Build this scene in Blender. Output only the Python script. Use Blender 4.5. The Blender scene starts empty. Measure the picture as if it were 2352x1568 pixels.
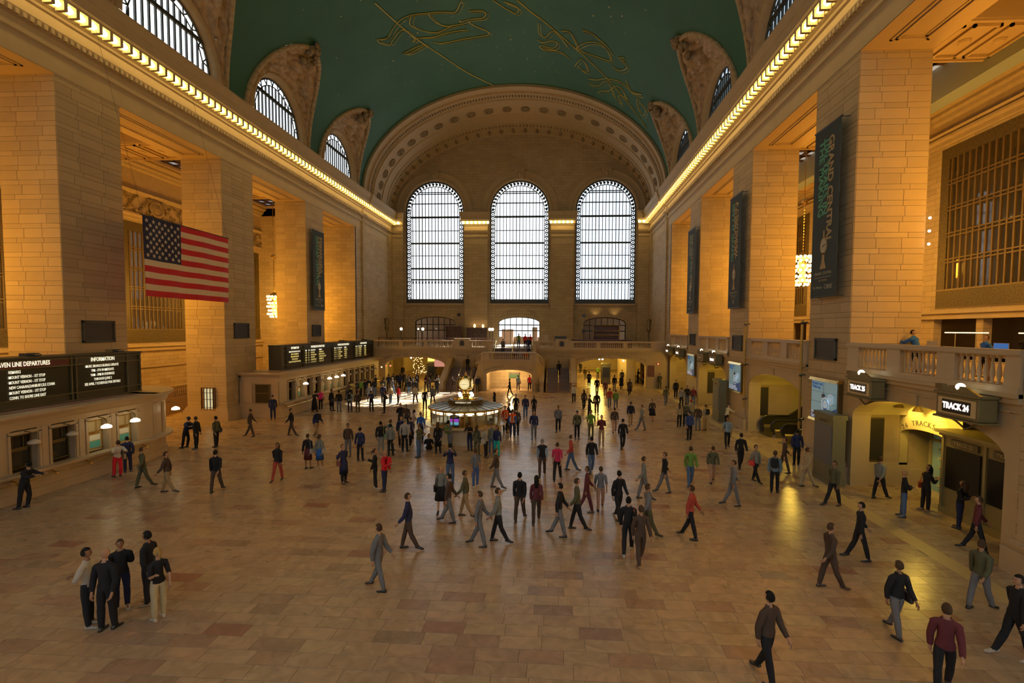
import bpy, math, random
from mathutils import Vector, Matrix
R = random.Random(7)
PI = math.pi
sc = bpy.context.scene
col = sc.collection
# ---------------------------------------------------------------- camera
f_px, yaw, pitch, roll, cxp, cyp = 1111.0, 0.06003, 0.048797, 0.005445, 1212.66, 810.08
cam = bpy.data.cameras.new('camera'); cam.lens = 36 * f_px / 2352; cam.sensor_width = 36
cam.shift_x = (1176 - cxp) / 2352; cam.shift_y = (cyp - 784) / 2352; cam.clip_end = 600
co = bpy.data.objects.new('camera', cam); col.objects.link(co)
fw = Vector((-math.sin(yaw) * math.cos(pitch), math.cos(yaw) * math.cos(pitch), -math.sin(pitch)))
rt = Vector((math.cos(yaw), math.sin(yaw), 0)); up = rt.cross(fw)
r2 = rt * math.cos(roll) + up * math.sin(roll); u2 = -rt * math.sin(roll) + up * math.cos(roll)
co.matrix_world = Matrix(((r2.x, u2.x, -fw.x, 5.72), (r2.y, u2.y, -fw.y, 0), (r2.z, u2.z, -fw.z, 7.0), (0, 0, 0, 1)))
sc.camera = co
# ---------------------------------------------------------------- view, sky, sun, window portals
sc.view_settings.view_transform = 'Standard'; sc.view_settings.look = 'None'
sc.view_settings.exposure = -2.3; sc.view_settings.gamma = 1; sc.view_settings.use_curve_mapping = False
cy = sc.cycles
cy.use_denoising = True; cy.max_bounces = 7; cy.diffuse_bounces = 4; cy.glossy_bounces = 3
cy.transmission_bounces = 3; cy.transparent_max_bounces = 10; cy.sample_clamp_indirect = 6
cy.caustics_reflective = False; cy.caustics_refractive = False; cy.use_light_tree = True
world = bpy.data.worlds.new('sky'); sc.world = world; world.use_nodes = True
wn = world.node_tree; bg = wn.nodes['Background']
bg.inputs['Color'].default_value = (0.93, 0.96, 1.0, 1); bg.inputs['Strength'].default_value = 14

def light(kind, name, loc, energy, color=(1, 1, 1), size=None, size_y=None, rot=None, direction=None, portal=False, **kw):
    l = bpy.data.lights.new(name, kind); l.energy = energy; l.color = color
    if kind == 'AREA':
        l.shape = 'RECTANGLE'; l.size = size; l.size_y = size_y or size; l.cycles.is_portal = portal
    elif size is not None:
        if kind == 'SUN': l.angle = size
        else: l.shadow_soft_size = size
    for k, v in kw.items(): setattr(l, k, v)
    o = bpy.data.objects.new(name, l); o.location = loc
    if direction is not None: o.rotation_euler = Vector(direction).to_track_quat('-Z', 'Y').to_euler()
    col.objects.link(o); return o

light('SUN', 'sun', (0, 0, 60), 300, (1, .93, .82), size=0.009, direction=(-.255, -.705, -.66))
BAYC = [6.8, 18.75, 30.63, 42.55, 54.4]
PIERS = [(-1.0, 2.7), (10.9, 14.6), (22.95, 26.5), (34.75, 38.4), (46.7, 50.25)]
for x in (-12.6, 0, 12.6):
    light('AREA', 'window_portal', (x, 74.2, 19.8), 1, size=8.8, size_y=18.2, direction=(0, -1, 0), portal=True)
for yc in BAYC:
    light('AREA', 'window_portal', (-19.9, yc, 26.9), 1, size=7.4, size_y=4.2, direction=(1, 0, 0), portal=True)

for x in (-12.6, 0, 12.6):
    light('AREA', 'window_portal', (x, -13.2, 19.8), 1, size=8.8, size_y=18.2, direction=(0, 1, 0), portal=True)

# ---------------------------------------------------------------- mesh builder
class MB:
    def __init__(s): s.v = []; s.f = []; s.m = []; s.r = []; s.cm = 0; s.cr = 0.0
    def add(s, vs, fs, m=None, r=None):
        b = len(s.v); s.v += [tuple(p) for p in vs]
        for f in fs:
            s.f.append([i + b for i in f]); s.m.append(s.cm if m is None else m); s.r.append(s.cr if r is None else r)
        return s
    def box(s, x0, x1, y0, y1, z0, z1, m=None, r=None, c=0.0):
        if c <= 0:
            vs = [(x, y, z) for x in (x0, x1) for y in (y0, y1) for z in (z0, z1)]
            return s.add(vs, [(0, 1, 3, 2), (4, 6, 7, 5), (0, 4, 5, 1), (2, 3, 7, 6), (0, 2, 6, 4), (1, 5, 7, 3)], m, r)
        # chamfered box: 24 verts
        vs = []; X = (x0, x1); Y = (y0, y1); Z = (z0, z1)
        idx = {}
        for i in (0, 1):
            for j in (0, 1):
                for k in (0, 1):
                    sx, sy, sz = (c, -c)[i], (c, -c)[j], (c, -c)[k]
                    for a, p in enumerate(((X[i], Y[j] + sy, Z[k] + sz), (X[i] + sx, Y[j], Z[k] + sz), (X[i] + sx, Y[j] + sy, Z[k]))):
                        idx[(i, j, k, a)] = len(vs); vs.append(p)
        q = lambda *t: tuple(idx[u] for u in t)
        fs = []
        for i in (0, 1): fs.append(q((i, 0, 0, 0), (i, 1, 0, 0), (i, 1, 1, 0), (i, 0, 1, 0))[::(1 if i else -1)])
        for j in (0, 1): fs.append(q((0, j, 0, 1), (1, j, 0, 1), (1, j, 1, 1), (0, j, 1, 1))[::(-1 if j else 1)])
        for k in (0, 1): fs.append(q((0, 0, k, 2), (1, 0, k, 2), (1, 1, k, 2), (0, 1, k, 2))[::(1 if k else -1)])
        for i in (0, 1):
            for j in (0, 1): fs.append(q((i, j, 0, 0), (i, j, 1, 0), (i, j, 1, 1), (i, j, 0, 1))[::(1 if i != j else -1)])
            for k in (0, 1): fs.append(q((i, 0, k, 0), (i, 0, k, 2), (i, 1, k, 2), (i, 1, k, 0)))
        for j in (0, 1):
            for k in (0, 1): fs.append(q((0, j, k, 1), (0, j, k, 2), (1, j, k, 2), (1, j, k, 1)))
        for i in (0, 1):
            for j in (0, 1):
                for k in (0, 1): fs.append(q((i, j, k, 0), (i, j, k, 1), (i, j, k, 2)))
        return s.add(vs, fs, m, r)
    def tube(s, p0, p1, r0, r1=None, n=8, m=None, cap=True):
        r1 = r0 if r1 is None else r1; a = Vector(p0); b = Vector(p1); d = (b - a)
        if d.length < 1e-9: return s
        q = d.to_track_quat('Z', 'Y'); vs = []
        for c, r in ((a, r0), (b, r1)):
            for i in range(n):
                t = 2 * PI * i / n; vs.append(c + q @ Vector((r * math.cos(t), r * math.sin(t), 0)))
        fs = [(i, (i + 1) % n, n + (i + 1) % n, n + i) for i in range(n)]
        if cap: fs += [tuple(range(n))[::-1], tuple(range(n, 2 * n))]
        return s.add(vs, fs, m)
    def path(s, pts, r, n=6, m=None):
        for a, b in zip(pts, pts[1:]): s.tube(a, b, r, r, n, m)
        return s
    def lathe(s, prof, o=(0, 0, 0), n=16, m=None, a0=0, a1=2 * PI, cap=True):
        full = abs(a1 - a0 - 2 * PI) < 1e-6; k = n if full else n + 1; vs = []
        for r, z in prof:
            for i in range(k):
                t = a0 + (a1 - a0) * i / n; vs.append((o[0] + r * math.cos(t), o[1] + r * math.sin(t), o[2] + z))
        fs = []
        for j in range(len(prof) - 1):
            for i in range(n):
                i2 = (i + 1) % k; fs.append((j * k + i, j * k + i2, (j + 1) * k + i2, (j + 1) * k + i))
        if cap and full:
            if prof[0][0] > 1e-6: fs.append(tuple(range(k))[::-1])
            if prof[-1][0] > 1e-6: fs.append(tuple(range((len(prof) - 1) * k, len(prof) * k)))
        return s.add(vs, fs, m)
    def ball(s, c, r, n=10, m=None, sz=1.0, sx=1.0, sy=1.0):
        h = max(4, n // 2 + 1); vs = [(c[0], c[1], c[2] - r * sz)]
        for j in range(1, h):
            p = PI * j / h - PI / 2
            for i in range(n):
                t = 2 * PI * i / n; vs.append((c[0] + r * sx * math.cos(p) * math.cos(t), c[1] + r * sy * math.cos(p) * math.sin(t), c[2] + r * sz * math.sin(p)))
        vs.append((c[0], c[1], c[2] + r * sz)); e = len(vs) - 1
        fs = [(0, 1 + (i + 1) % n, 1 + i) for i in range(n)]
        for j in range(h - 2):
            b = 1 + j * n
            fs += [(b + i, b + (i + 1) % n, b + n + (i + 1) % n, b + n + i) for i in range(n)]
        b = 1 + (h - 2) * n; fs += [(b + i, b + (i + 1) % n, e) for i in range(n)]
        return s.add(vs, fs, m)
    def prism(s, pts, axis, a, b, m=None):
        """polygon pts (2D) extruded along axis from a to b; 2D axes are the other two in order"""
        def P(p, t):
            if axis == 'x': return (t, p[0], p[1])
            if axis == 'y': return (p[0], t, p[1])
            return (p[0], p[1], t)
        n = len(pts); vs = [P(p, a) for p in pts] + [P(p, b) for p in pts]
        fs = [(i, (i + 1) % n, n + (i + 1) % n, n + i) for i in range(n)] + [tuple(range(n))[::-1], tuple(range(n, 2 * n))]
        return s.add(vs, fs, m)
    def grid(s, rows, m=None, closed=False):
        n = len(rows[0]); vs = [p for r in rows for p in r]; fs = []
        for j in range(len(rows) - 1):
            for i in range(n if closed else n - 1):
                k = (i + 1) % n; fs.append((j * n + i, j * n + k, (j + 1) * n + k, (j + 1) * n + i))
        return s.add(vs, fs, m)
    def build(s, name, mats, parent=None, smooth=False, loc=None, rot=None, **props):
        me = bpy.data.meshes.new(name); me.from_pydata(s.v, [], s.f)
        mats = mats if isinstance(mats, (list, tuple)) else [mats]
        for m in mats: me.materials.append(m)
        if len(mats) > 1: me.polygons.foreach_set('material_index', s.m)
        if any(s.r):
            at = me.attributes.new('rnd', 'FLOAT', 'FACE'); at.data.foreach_set('value', s.r)
        if smooth: me.polygons.foreach_set('use_smooth', [True] * len(s.f))
        me.validate(); me.update()
        return link(me, name, parent, loc, rot, **props)

def link(me, name, parent=None, loc=None, rot=None, **props):
    o = bpy.data.objects.new(name, me)
    if parent is not None: o.parent = parent
    if loc is not None: o.location = loc
    if rot is not None: o.rotation_euler = rot
    for k, v in props.items(): o[k] = v
    col.objects.link(o); return o
def thing(name, label, cat, loc=(0, 0, 0), rz=0.0, group=None):
    o = bpy.data.objects.new(name, None); col.objects.link(o); o.location = loc; o.rotation_euler = (0, 0, rz)
    o.empty_display_size = .1; o['label'] = label; o['category'] = cat
    if group: o['group'] = group
    return o
def struct(name, label=None):
    o = bpy.data.objects.new(name, None); col.objects.link(o); o['kind'] = 'structure'
    if label: o['label'] = label
    return o
def dup(o, parent=None, loc=None, rz=None, **props):
    c = o.copy(); col.objects.link(c)
    if parent is not None: c.parent = parent
    if loc is not None: c.location = loc
    if rz is not None: c.rotation_euler = (0, 0, rz)
    for k, v in props.items(): c[k] = v
    for ch in o.children: dup(ch, c)
    return c
ST = dict(kind='structure')

# ---------------------------------------------------------------- materials
MATS = {}
def mat(name, base=(.5, .5, .5), rough=.6, metal=0.0, emis=None, es=0.0, noise=0.0, nscale=4.0, bump=0.0, bscale=20.0, rnd=0.0, spec=.5, alpha=None, coat=0.0, objcol=False, stretch=None, streak=0.0):
    if name in MATS: return MATS[name]
    m = bpy.data.materials.new(name); m.use_nodes = True; nt = m.node_tree; N = nt.nodes; L = nt.links
    b = N['Principled BSDF']; b.inputs['Roughness'].default_value = rough; b.inputs['Metallic'].default_value = metal
    b.inputs['Specular IOR Level'].default_value = spec; b.inputs['Coat Weight'].default_value = coat
    b.inputs['Base Color'].default_value = (*base, 1)
    src = None
    def math_(op, a, c=None):
        n = N.new('ShaderNodeMath'); n.operation = op
        for i, q in enumerate((a, c)):
            if q is None: continue
            if isinstance(q, (int, float)): n.inputs[i].default_value = q
            else: L.new(q, n.inputs[i])
        return n.outputs[0]
    tc = N.new('ShaderNodeTexCoord'); vec = tc.outputs['Object']
    if stretch:
        mp = N.new('ShaderNodeMapping'); mp.inputs['Scale'].default_value = stretch; L.new(vec, mp.inputs['Vector']); vec = mp.outputs[0]
    if objcol:
        oi = N.new('ShaderNodeObjectInfo'); src = oi.outputs['Color']
    val = None
    if rnd:
        oi2 = N.new('ShaderNodeObjectInfo'); at = N.new('ShaderNodeAttribute'); at.attribute_name = 'rnd'
        x = math_('FRACT', math_('ADD', math_('MULTIPLY', oi2.outputs['Random'], 7.31), at.outputs['Fac']))
        val = math_('ADD', math_('MULTIPLY', math_('SUBTRACT', x, .5), 2 * rnd), 1.0)
    if noise:
        nz = N.new('ShaderNodeTexNoise'); nz.inputs['Scale'].default_value = nscale; nz.inputs['Detail'].default_value = 4; L.new(vec, nz.inputs['Vector'])
        v2 = math_('ADD', math_('MULTIPLY', math_('SUBTRACT', nz.outputs['Fac'], .5), 2 * noise), 1.0)
        val = v2 if val is None else math_('MULTIPLY', val, v2)
    if val is not None:
        hs = N.new('ShaderNodeHueSaturation'); hs.inputs['Color'].default_value = (*base, 1)
        if src is not None: L.new(src, hs.inputs['Color'])
        L.new(val, hs.inputs['Value']); L.new(hs.outputs[0], b.inputs['Base Color'])
    elif src is not None: L.new(src, b.inputs['Base Color'])
    if bump:
        nb = N.new('ShaderNodeTexNoise'); nb.inputs['Scale'].default_value = bscale; nb.inputs['Detail'].default_value = 3; L.new(vec, nb.inputs['Vector'])
        bp = N.new('ShaderNodeBump'); bp.inputs['Strength'].default_value = bump; bp.inputs['Distance'].default_value = .02
        L.new(nb.outputs['Fac'], bp.inputs['Height']); L.new(bp.outputs[0], b.inputs['Normal'])
    if emis:
        b.inputs['Emission Color'].default_value = (*emis, 1); b.inputs['Emission Strength'].default_value = es
    if alpha is not None: b.inputs['Alpha'].default_value = alpha
    MATS[name] = m; return m

def ashlar(name, base, bw, bh, plane, joint=.012, var=.09):
    """stone courses for walls too far off to pick blocks apart; plane 'xz' or 'yz' picks the face"""
    if name in MATS: return MATS[name]
    m = bpy.data.materials.new(name); m.use_nodes = True; nt = m.node_tree; N = nt.nodes; L = nt.links
    b = N['Principled BSDF']; b.inputs['Roughness'].default_value = .75; b.inputs['Specular IOR Level'].default_value = .3
    tc = N.new('ShaderNodeTexCoord'); sp = N.new('ShaderNodeSeparateXYZ'); cb = N.new('ShaderNodeCombineXYZ')
    L.new(tc.outputs['Object'], sp.inputs[0]); L.new(sp.outputs[0 if plane == 'xz' else 1], cb.inputs[0]); L.new(sp.outputs[2], cb.inputs[1])
    bt = N.new('ShaderNodeTexBrick'); bt.inputs['Scale'].default_value = 1; bt.inputs['Brick Width'].default_value = bw; bt.inputs['Row Height'].default_value = bh
    bt.inputs['Mortar Size'].default_value = joint; bt.inputs['Mortar Smooth'].default_value = .3; bt.inputs['Bias'].default_value = 0
    bt.inputs['Color1'].default_value = (*[c * (1 - var) for c in base], 1); bt.inputs['Color2'].default_value = (*[c * (1 + var) for c in base], 1)
    bt.inputs['Mortar'].default_value = (*[c * .5 for c in base], 1); L.new(cb.outputs[0], bt.inputs['Vector'])
    nz = N.new('ShaderNodeTexNoise'); nz.inputs['Scale'].default_value = .6; nz.inputs['Detail'].default_value = 6; L.new(tc.outputs['Object'], nz.inputs['Vector'])
    mx = N.new('ShaderNodeMix'); mx.data_type = 'RGBA'; mx.blend_type = 'SOFT_LIGHT'; mx.inputs[0].default_value = .35
    L.new(bt.outputs['Color'], mx.inputs[6]); L.new(nz.outputs['Fac'], mx.inputs[7]); L.new(mx.outputs[2], b.inputs['Base Color'])
    bp = N.new('ShaderNodeBump'); bp.inputs['Strength'].default_value = .5; bp.inputs['Distance'].default_value = .02; bp.invert = True
    L.new(bt.outputs['Fac'], bp.inputs['Height']); L.new(bp.outputs[0], b.inputs['Normal'])
    MATS[name] = m; return m

CAEN = (.47, .37, .225)
M_block = mat('caen_stone', CAEN, .72, rnd=.09, noise=.10, nscale=.9, bump=.15, bscale=30, spec=.3)
M_joint = mat('stone_joint', (.24, .19, .13), .9)
M_wall_y = ashlar('ashlar_side', CAEN, 1.15, .36, 'yz')
M_wall_x = ashlar('ashlar_end', CAEN, 1.15, .42, 'xz')
M_trim = mat('carved_stone', (.46, .36, .225), .7, noise=.16, nscale=3, bump=.25, bscale=14, spec=.3)
M_plain = mat('plain_stone', (.48, .38, .235), .7, noise=.1, nscale=1.3, bump=.08, bscale=22, spec=.3)
M_marble = mat('pink_marble', (.50, .40, .27), .35, noise=.12, nscale=1.6, bump=.02, bscale=9, spec=.5)
M_orn = mat('carved_ornament', (.26, .20, .12), .75, noise=.5, nscale=6, bump=1.0, bscale=7, spec=.3)
M_dark = mat('dark_iron', (.035, .04, .038), .5, metal=.3)
M_bronze = mat('bronze', (.16, .115, .05), .45, metal=.6, noise=.2, nscale=3)
M_plaque = mat('plaque_bronze', (.035, .03, .022), .5, metal=.4, bump=.3, bscale=40)
M_brass = mat('brass', (.80, .57, .20), .25, metal=1.0)
M_gold = mat('gilt_brass', (.83, .60, .22), .16, metal=1.0)
M_wood = mat('walnut', (.10, .035, .018), .4, noise=.3, nscale=5, stretch=(1, 1, .2))
M_board = mat('board_bronze', (.055, .048, .03), .5, metal=.3)
M_black = mat('black_panel', (.008, .008, .007), .3)
M_soffit = mat('painted_soffit', (.52, .38, .22), .7, noise=.08, nscale=2)
# ---------------------------------------------------------------- structure: floor
def floor_mat():
    m = bpy.data.materials.new('marble_tile'); m.use_nodes = True; nt = m.node_tree; N = nt.nodes; L = nt.links
    b = N['Principled BSDF']; b.inputs['Roughness'].default_value = .24; b.inputs['Specular IOR Level'].default_value = .5
    oi = N.new('ShaderNodeObjectInfo'); at = N.new('ShaderNodeAttribute'); at.attribute_name = 'rnd'
    a = N.new('ShaderNodeMath'); a.operation = 'MULTIPLY'; a.inputs[1].default_value = 13.7; L.new(oi.outputs['Random'], a.inputs[0])
    c = N.new('ShaderNodeMath'); c.operation = 'ADD'; L.new(a.outputs[0], c.inputs[0]); L.new(at.outputs['Fac'], c.inputs[1])
    f = N.new('ShaderNodeMath'); f.operation = 'FRACT'; L.new(c.outputs[0], f.inputs[0])
    r = N.new('ShaderNodeValToRGB'); r.color_ramp.interpolation = 'LINEAR'; e = r.color_ramp.elements
    cs = [(0, (.33, .25, .17)), (.06, (.40, .26, .18)), (.18, (.46, .35, .235)), (.34, (.52, .39, .26)), (.5, (.47, .355, .24)), (.62, (.52, .375, .25)), (.78, (.46, .34, .225)), (.92, (.54, .43, .28)), (.985, (.30, .14, .10)), (1, (.38, .33, .25))]
    e[0].position = 0; e[0].color = (*cs[0][1], 1); e[1].position = 1; e[1].color = (*cs[-1][1], 1)
    for p, k in cs[1:-1]: q = e.new(p); q.color = (*k, 1)
    L.new(f.outputs[0], r.inputs[0])
    tc = N.new('ShaderNodeTexCoord')
    nz = N.new('ShaderNodeTexNoise'); nz.inputs['Scale'].default_value = 1.7; nz.inputs['Detail'].default_value = 8; nz.inputs['Distortion'].default_value = 1.6; L.new(tc.outputs['Object'], nz.inputs['Vector'])
    # every slab is cut from another block: offset the vein pattern by its random
    vm = N.new('ShaderNodeVectorMath'); vm.operation = 'ADD'; L.new(tc.outputs['Object'], vm.inputs[0])
    cx = N.new('ShaderNodeCombineXYZ'); sc_ = N.new('ShaderNodeMath'); sc_.operation = 'MULTIPLY'; sc_.inputs[1].default_value = 40; L.new(f.outputs[0], sc_.inputs[0]); L.new(sc_.outputs[0], cx.inputs[2])
    L.new(cx.outputs[0], vm.inputs[1]); L.new(vm.outputs[0], nz.inputs['Vector'])
    mr = N.new('ShaderNodeMapRange'); mr.inputs[1].default_value = .3; mr.inputs[2].default_value = .7; mr.inputs[3].default_value = .72; mr.inputs[4].default_value = 1.15; L.new(nz.outputs['Fac'], mr.inputs[0])
    hs = N.new('ShaderNodeHueSaturation'); hs.inputs['Saturation'].default_value = 1.0; L.new(r.outputs[0], hs.inputs['Color']); L.new(mr.outputs[0], hs.inputs['Value']); L.new(hs.outputs[0], b.inputs['Base Color'])
    n2 = N.new('ShaderNodeTexNoise'); n2.inputs['Scale'].default_value = .8; n2.inputs['Detail'].default_value = 5; L.new(vm.outputs[0], n2.inputs['Vector'])
    m2 = N.new('ShaderNodeMapRange'); m2.inputs[3].default_value = .22; m2.inputs[4].default_value = .34; L.new(n2.outputs['Fac'], m2.inputs[0]); L.new(m2.outputs[0], b.inputs['Roughness'])
    return m
M_tile = floor_mat()
M_grout = mat('floor_joint', (.12, .09, .065), .9)
M_band = mat('border_stone', (.55, .43, .22), .4, noise=.12, nscale=2)
floor = struct('floor')
b = MB(); b.box(-45, 45, -16, 86, -.4, -.006); b.build('slab', M_grout, floor)
b = MB(); b.box(17.35, 17.95, -12, 58.2, -.005, .001); b.build('border_band', M_band, floor)
TW, TH = .96, .435
near = []; far = MB()
row = 0; y = -11.5
while y < 84.0:
    off = [0, .5, .22, .71, .4][row % 5] * TW; x = -31 + off
    while x < 31:
        w = TW * R.choice([1, 1, 1, .8, 1.15]); x1 = x + w
        if x < 17.35 < x1: x1 = 17.35
        if 17.35 <= x < 17.95: x = 17.95; x1 = x + w
        cxm = x + w / 2; ok = not (abs(cxm) > 19.2 and y > 58.4)
        if ok and x1 - x > .05:
            dist = y
            # what the camera sees at the bottom of its frame
            if y > 6.9 and -1.02 * y + 3.0 < cxm < 17.3 and len(near) < 300 and cxm < 5.7 + 1.1 * y: near.append((x, x1, y, w))
            else:
                e = .004
                vs = [(x + e, y + e, 0), (x1 - e, y + e, 0), (x1 - e, y + TH - e, 0), (x + e, y + TH - e, 0), (x + e, y + e, -.006), (x1 - e, y + e, -.006), (x1 - e, y + TH - e, -.006), (x + e, y + TH - e, -.006)]
                far.add(vs, [(0, 1, 2, 3), (4, 5, 1, 0), (5, 6, 2, 1), (6, 7, 3, 2), (7, 4, 0, 3)], r=R.random())
        x = x1
    y += TH; row += 1
far.build('floor_tiles', M_tile, floor, kind='stuff')
tcache = {}
for x, x1, y, w in near:
    k = round(x1 - x, 3)
    if k not in tcache:
        t = MB(); t.box(.004, k - .004, .004, TH - .004, -.006, 0, c=.003)
        tcache[k] = t.build('tile', M_tile, floor); o = tcache[k]
    else: o = link(tcache[k].data, 'tile', floor)
    o.location = (x, y, 0)

# ---------------------------------------------------------------- walls with arched openings
def arch_wall(name, mats, plane, pos, u0, u1, z0, z1, ops, depth, parent=None, n=18, topfn=None, back=False, **props):
    """ops: (centre, half width, bottom, spring, rise). plane 'x' -> wall in y,z at x=pos; 'y' -> in x,z at y=pos. depth signed"""
    bp = {round(u0, 4), round(u1, 4)}
    for c, h, zb, zs, ri in ops:
        for i in range(n + 1): bp.add(round(c - h * math.cos(PI * i / n), 4))
    if topfn:
        for i in range(61): bp.add(round(u0 + (u1 - u0) * i / 60, 4))
    bp = sorted(q for q in bp if u0 - 1e-6 <= q <= u1 + 1e-6); m = MB()
    P = (lambda u, z, d: (pos + d, u, z)) if plane == 'x' else (lambda u, z, d: (u, pos + d, z))
    def top(o, u):
        c, h, zb, zs, ri = o; q = max(0, 1 - ((u - c) / h) ** 2); return zs + ri * math.sqrt(q)
    T = topfn or (lambda u: z1)
    for a, c in zip(bp, bp[1:]):
        mid = (a + c) / 2; act = sorted([o for o in ops if abs(mid - o[0]) < o[1]], key=lambda o: o[2])
        lo = (z0, z0)
        for o in act:
            if o[2] > lo[0] + 1e-4: m.add([P(a, lo[0], 0), P(c, lo[1], 0), P(c, o[2], 0), P(a, o[2], 0)], [(0, 1, 2, 3)])
            if o[2] > z0 + 1e-4: m.add([P(a, o[2], 0), P(c, o[2], 0), P(c, o[2], depth), P(a, o[2], depth)], [(0, 1, 2, 3)])
            ta, tc_ = top(o, a), top(o, c)
            m.add([P(a, ta, 0), P(c, tc_, 0), P(c, tc_, depth), P(a, ta, depth)], [(0, 1, 2, 3)]); lo = (ta, tc_)
        m.add([P(a, lo[0], 0), P(c, lo[1], 0), P(c, T(c), 0), P(a, T(a), 0)], [(0, 1, 2, 3)])
    for o in ops:
        for sgn in (-1, 1):
            u = o[0] + sgn * o[1]
            m.add([P(u, o[2], 0), P(u, o[3], 0), P(u, o[3], depth), P(u, o[2], depth)], [(0, 1, 2, 3)])
    return m.build(name, mats, parent, **props)

VA, VB, VZ = 19.05, 12.8, 24.2            # half width, rise and spring of the vault
def vx(z): return VA * math.sqrt(max(0, 1 - ((z - VZ) / VB) ** 2))
def vz(x): return VZ + VB * math.sqrt(max(0, 1 - (x / VA) ** 2))
# west end wall
WY = 71.9
wops = [(x, 4.37, 10.8, 24.45, 4.37) for x in (-12.64, 0.05, 12.68)] + [(x, 3.1, 4.6, 7.95, .86) for x in (-12.6, .05, 12.68)] + [(-11, 6.5, 0, 4.0, .01), (11.5, 6.5, 0, 4.0, .01)]
wall_west = arch_wall('wall_west', M_wall_x, 'y', WY, -19.3, 19.3, 0, 36, wops, .9, topfn=lambda u: 24.2 + 11.6 * math.sqrt(max(0, 1 - (u / 19.31) ** 2)), **ST)
# east end wall behind the camera, its three tall windows closed by daylight only
eops = [(x, 4.37, 10.8, 24.45, 4.37) for x in (-12.64, 0, 12.68)]
arch_wall('wall_east', M_wall_x, 'y', -12, -19.3, 19.3, 0, 36, eops, -.9, topfn=lambda u: 24.2 + 12.8 * math.sqrt(max(0, 1 - (u / 19.31) ** 2)), **ST)
# solid ends of the side walls
for s in (-1, 1):
    side = 'south' if s < 0 else 'north'
    w = MB(); w.box(s * 19.05, s * 22.3, 58.4, 73, 0, 24.3); w.box(s * 19.05, s * 22.3, -12, -8.4, 0, 24.3)
    w.box(s * 18.85, s * 19.05, 60.3, 61.3, 0, 21.9); w.box(s * 18.9, s * 19.05, 69.9, 71.9, 0, 21.9)
    w.build('wall_' + side, [M_wall_y], **ST)
    w = MB()
    # back wall of the aisle with window holes is built by arch_wall below; upper wall over the aisle openings
    w.box(s * 19.05, s * 22.15, -12, 58.4, 19.44, 24.3)
    w.build('trim_architrave_' + side, M_wall_y, **ST)

# ---------------------------------------------------------------- vault and lunettes
M_vault = mat('painted_vault', (.026, .105, .064), .62, noise=.28, nscale=.22, bump=.03, bscale=3, spec=.35)
LH, LW = 7.1, 4.85
def lun_w(z):
    t = (z - VZ) / LH
    return LW * math.sqrt(max(0, 1 - t * t)) if 0 <= t <= 1 else 0
cent = [-18] + BAYC + [66.3]
m = MB()
phis = [PI * i / 96 for i in range(97)]
def vpt(ph, y): return (VA * math.cos(ph), y, VZ + VB * math.sin(ph))
Y0, Y1 = -12, 61.0
# gather z levels incl. tip
for k in range(len(cent) - 1):
    ya, yb = cent[k], cent[k + 1]
    for side in (0, 1):
        rows = []
        pt = math.asin(LH / VB)
        ang = sorted(set([pt * (1 - (1 - i / 14) ** 2) for i in range(15)] + [pt + (PI / 2 - pt) * i / 14 for i in range(15)]))
        for ph in ang:
            z = VZ + VB * math.sin(ph); w = lun_w(z) if ph < pt else 0
            wa = w if k >= 1 else 0; wb = w if k <= 4 else 0
            a = ya + wa; c = yb - wb
            a = max(a, Y0); c = min(c, Y1)
            if c < a: c = a
            pp = ph if side == 0 else PI - ph
            rows.append([vpt(pp, a + (c - a) * i / 10) for i in range(11)])
        m.grid(rows)
vault = m.build('ceiling_vault', M_vault, smooth=True, **ST)

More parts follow.
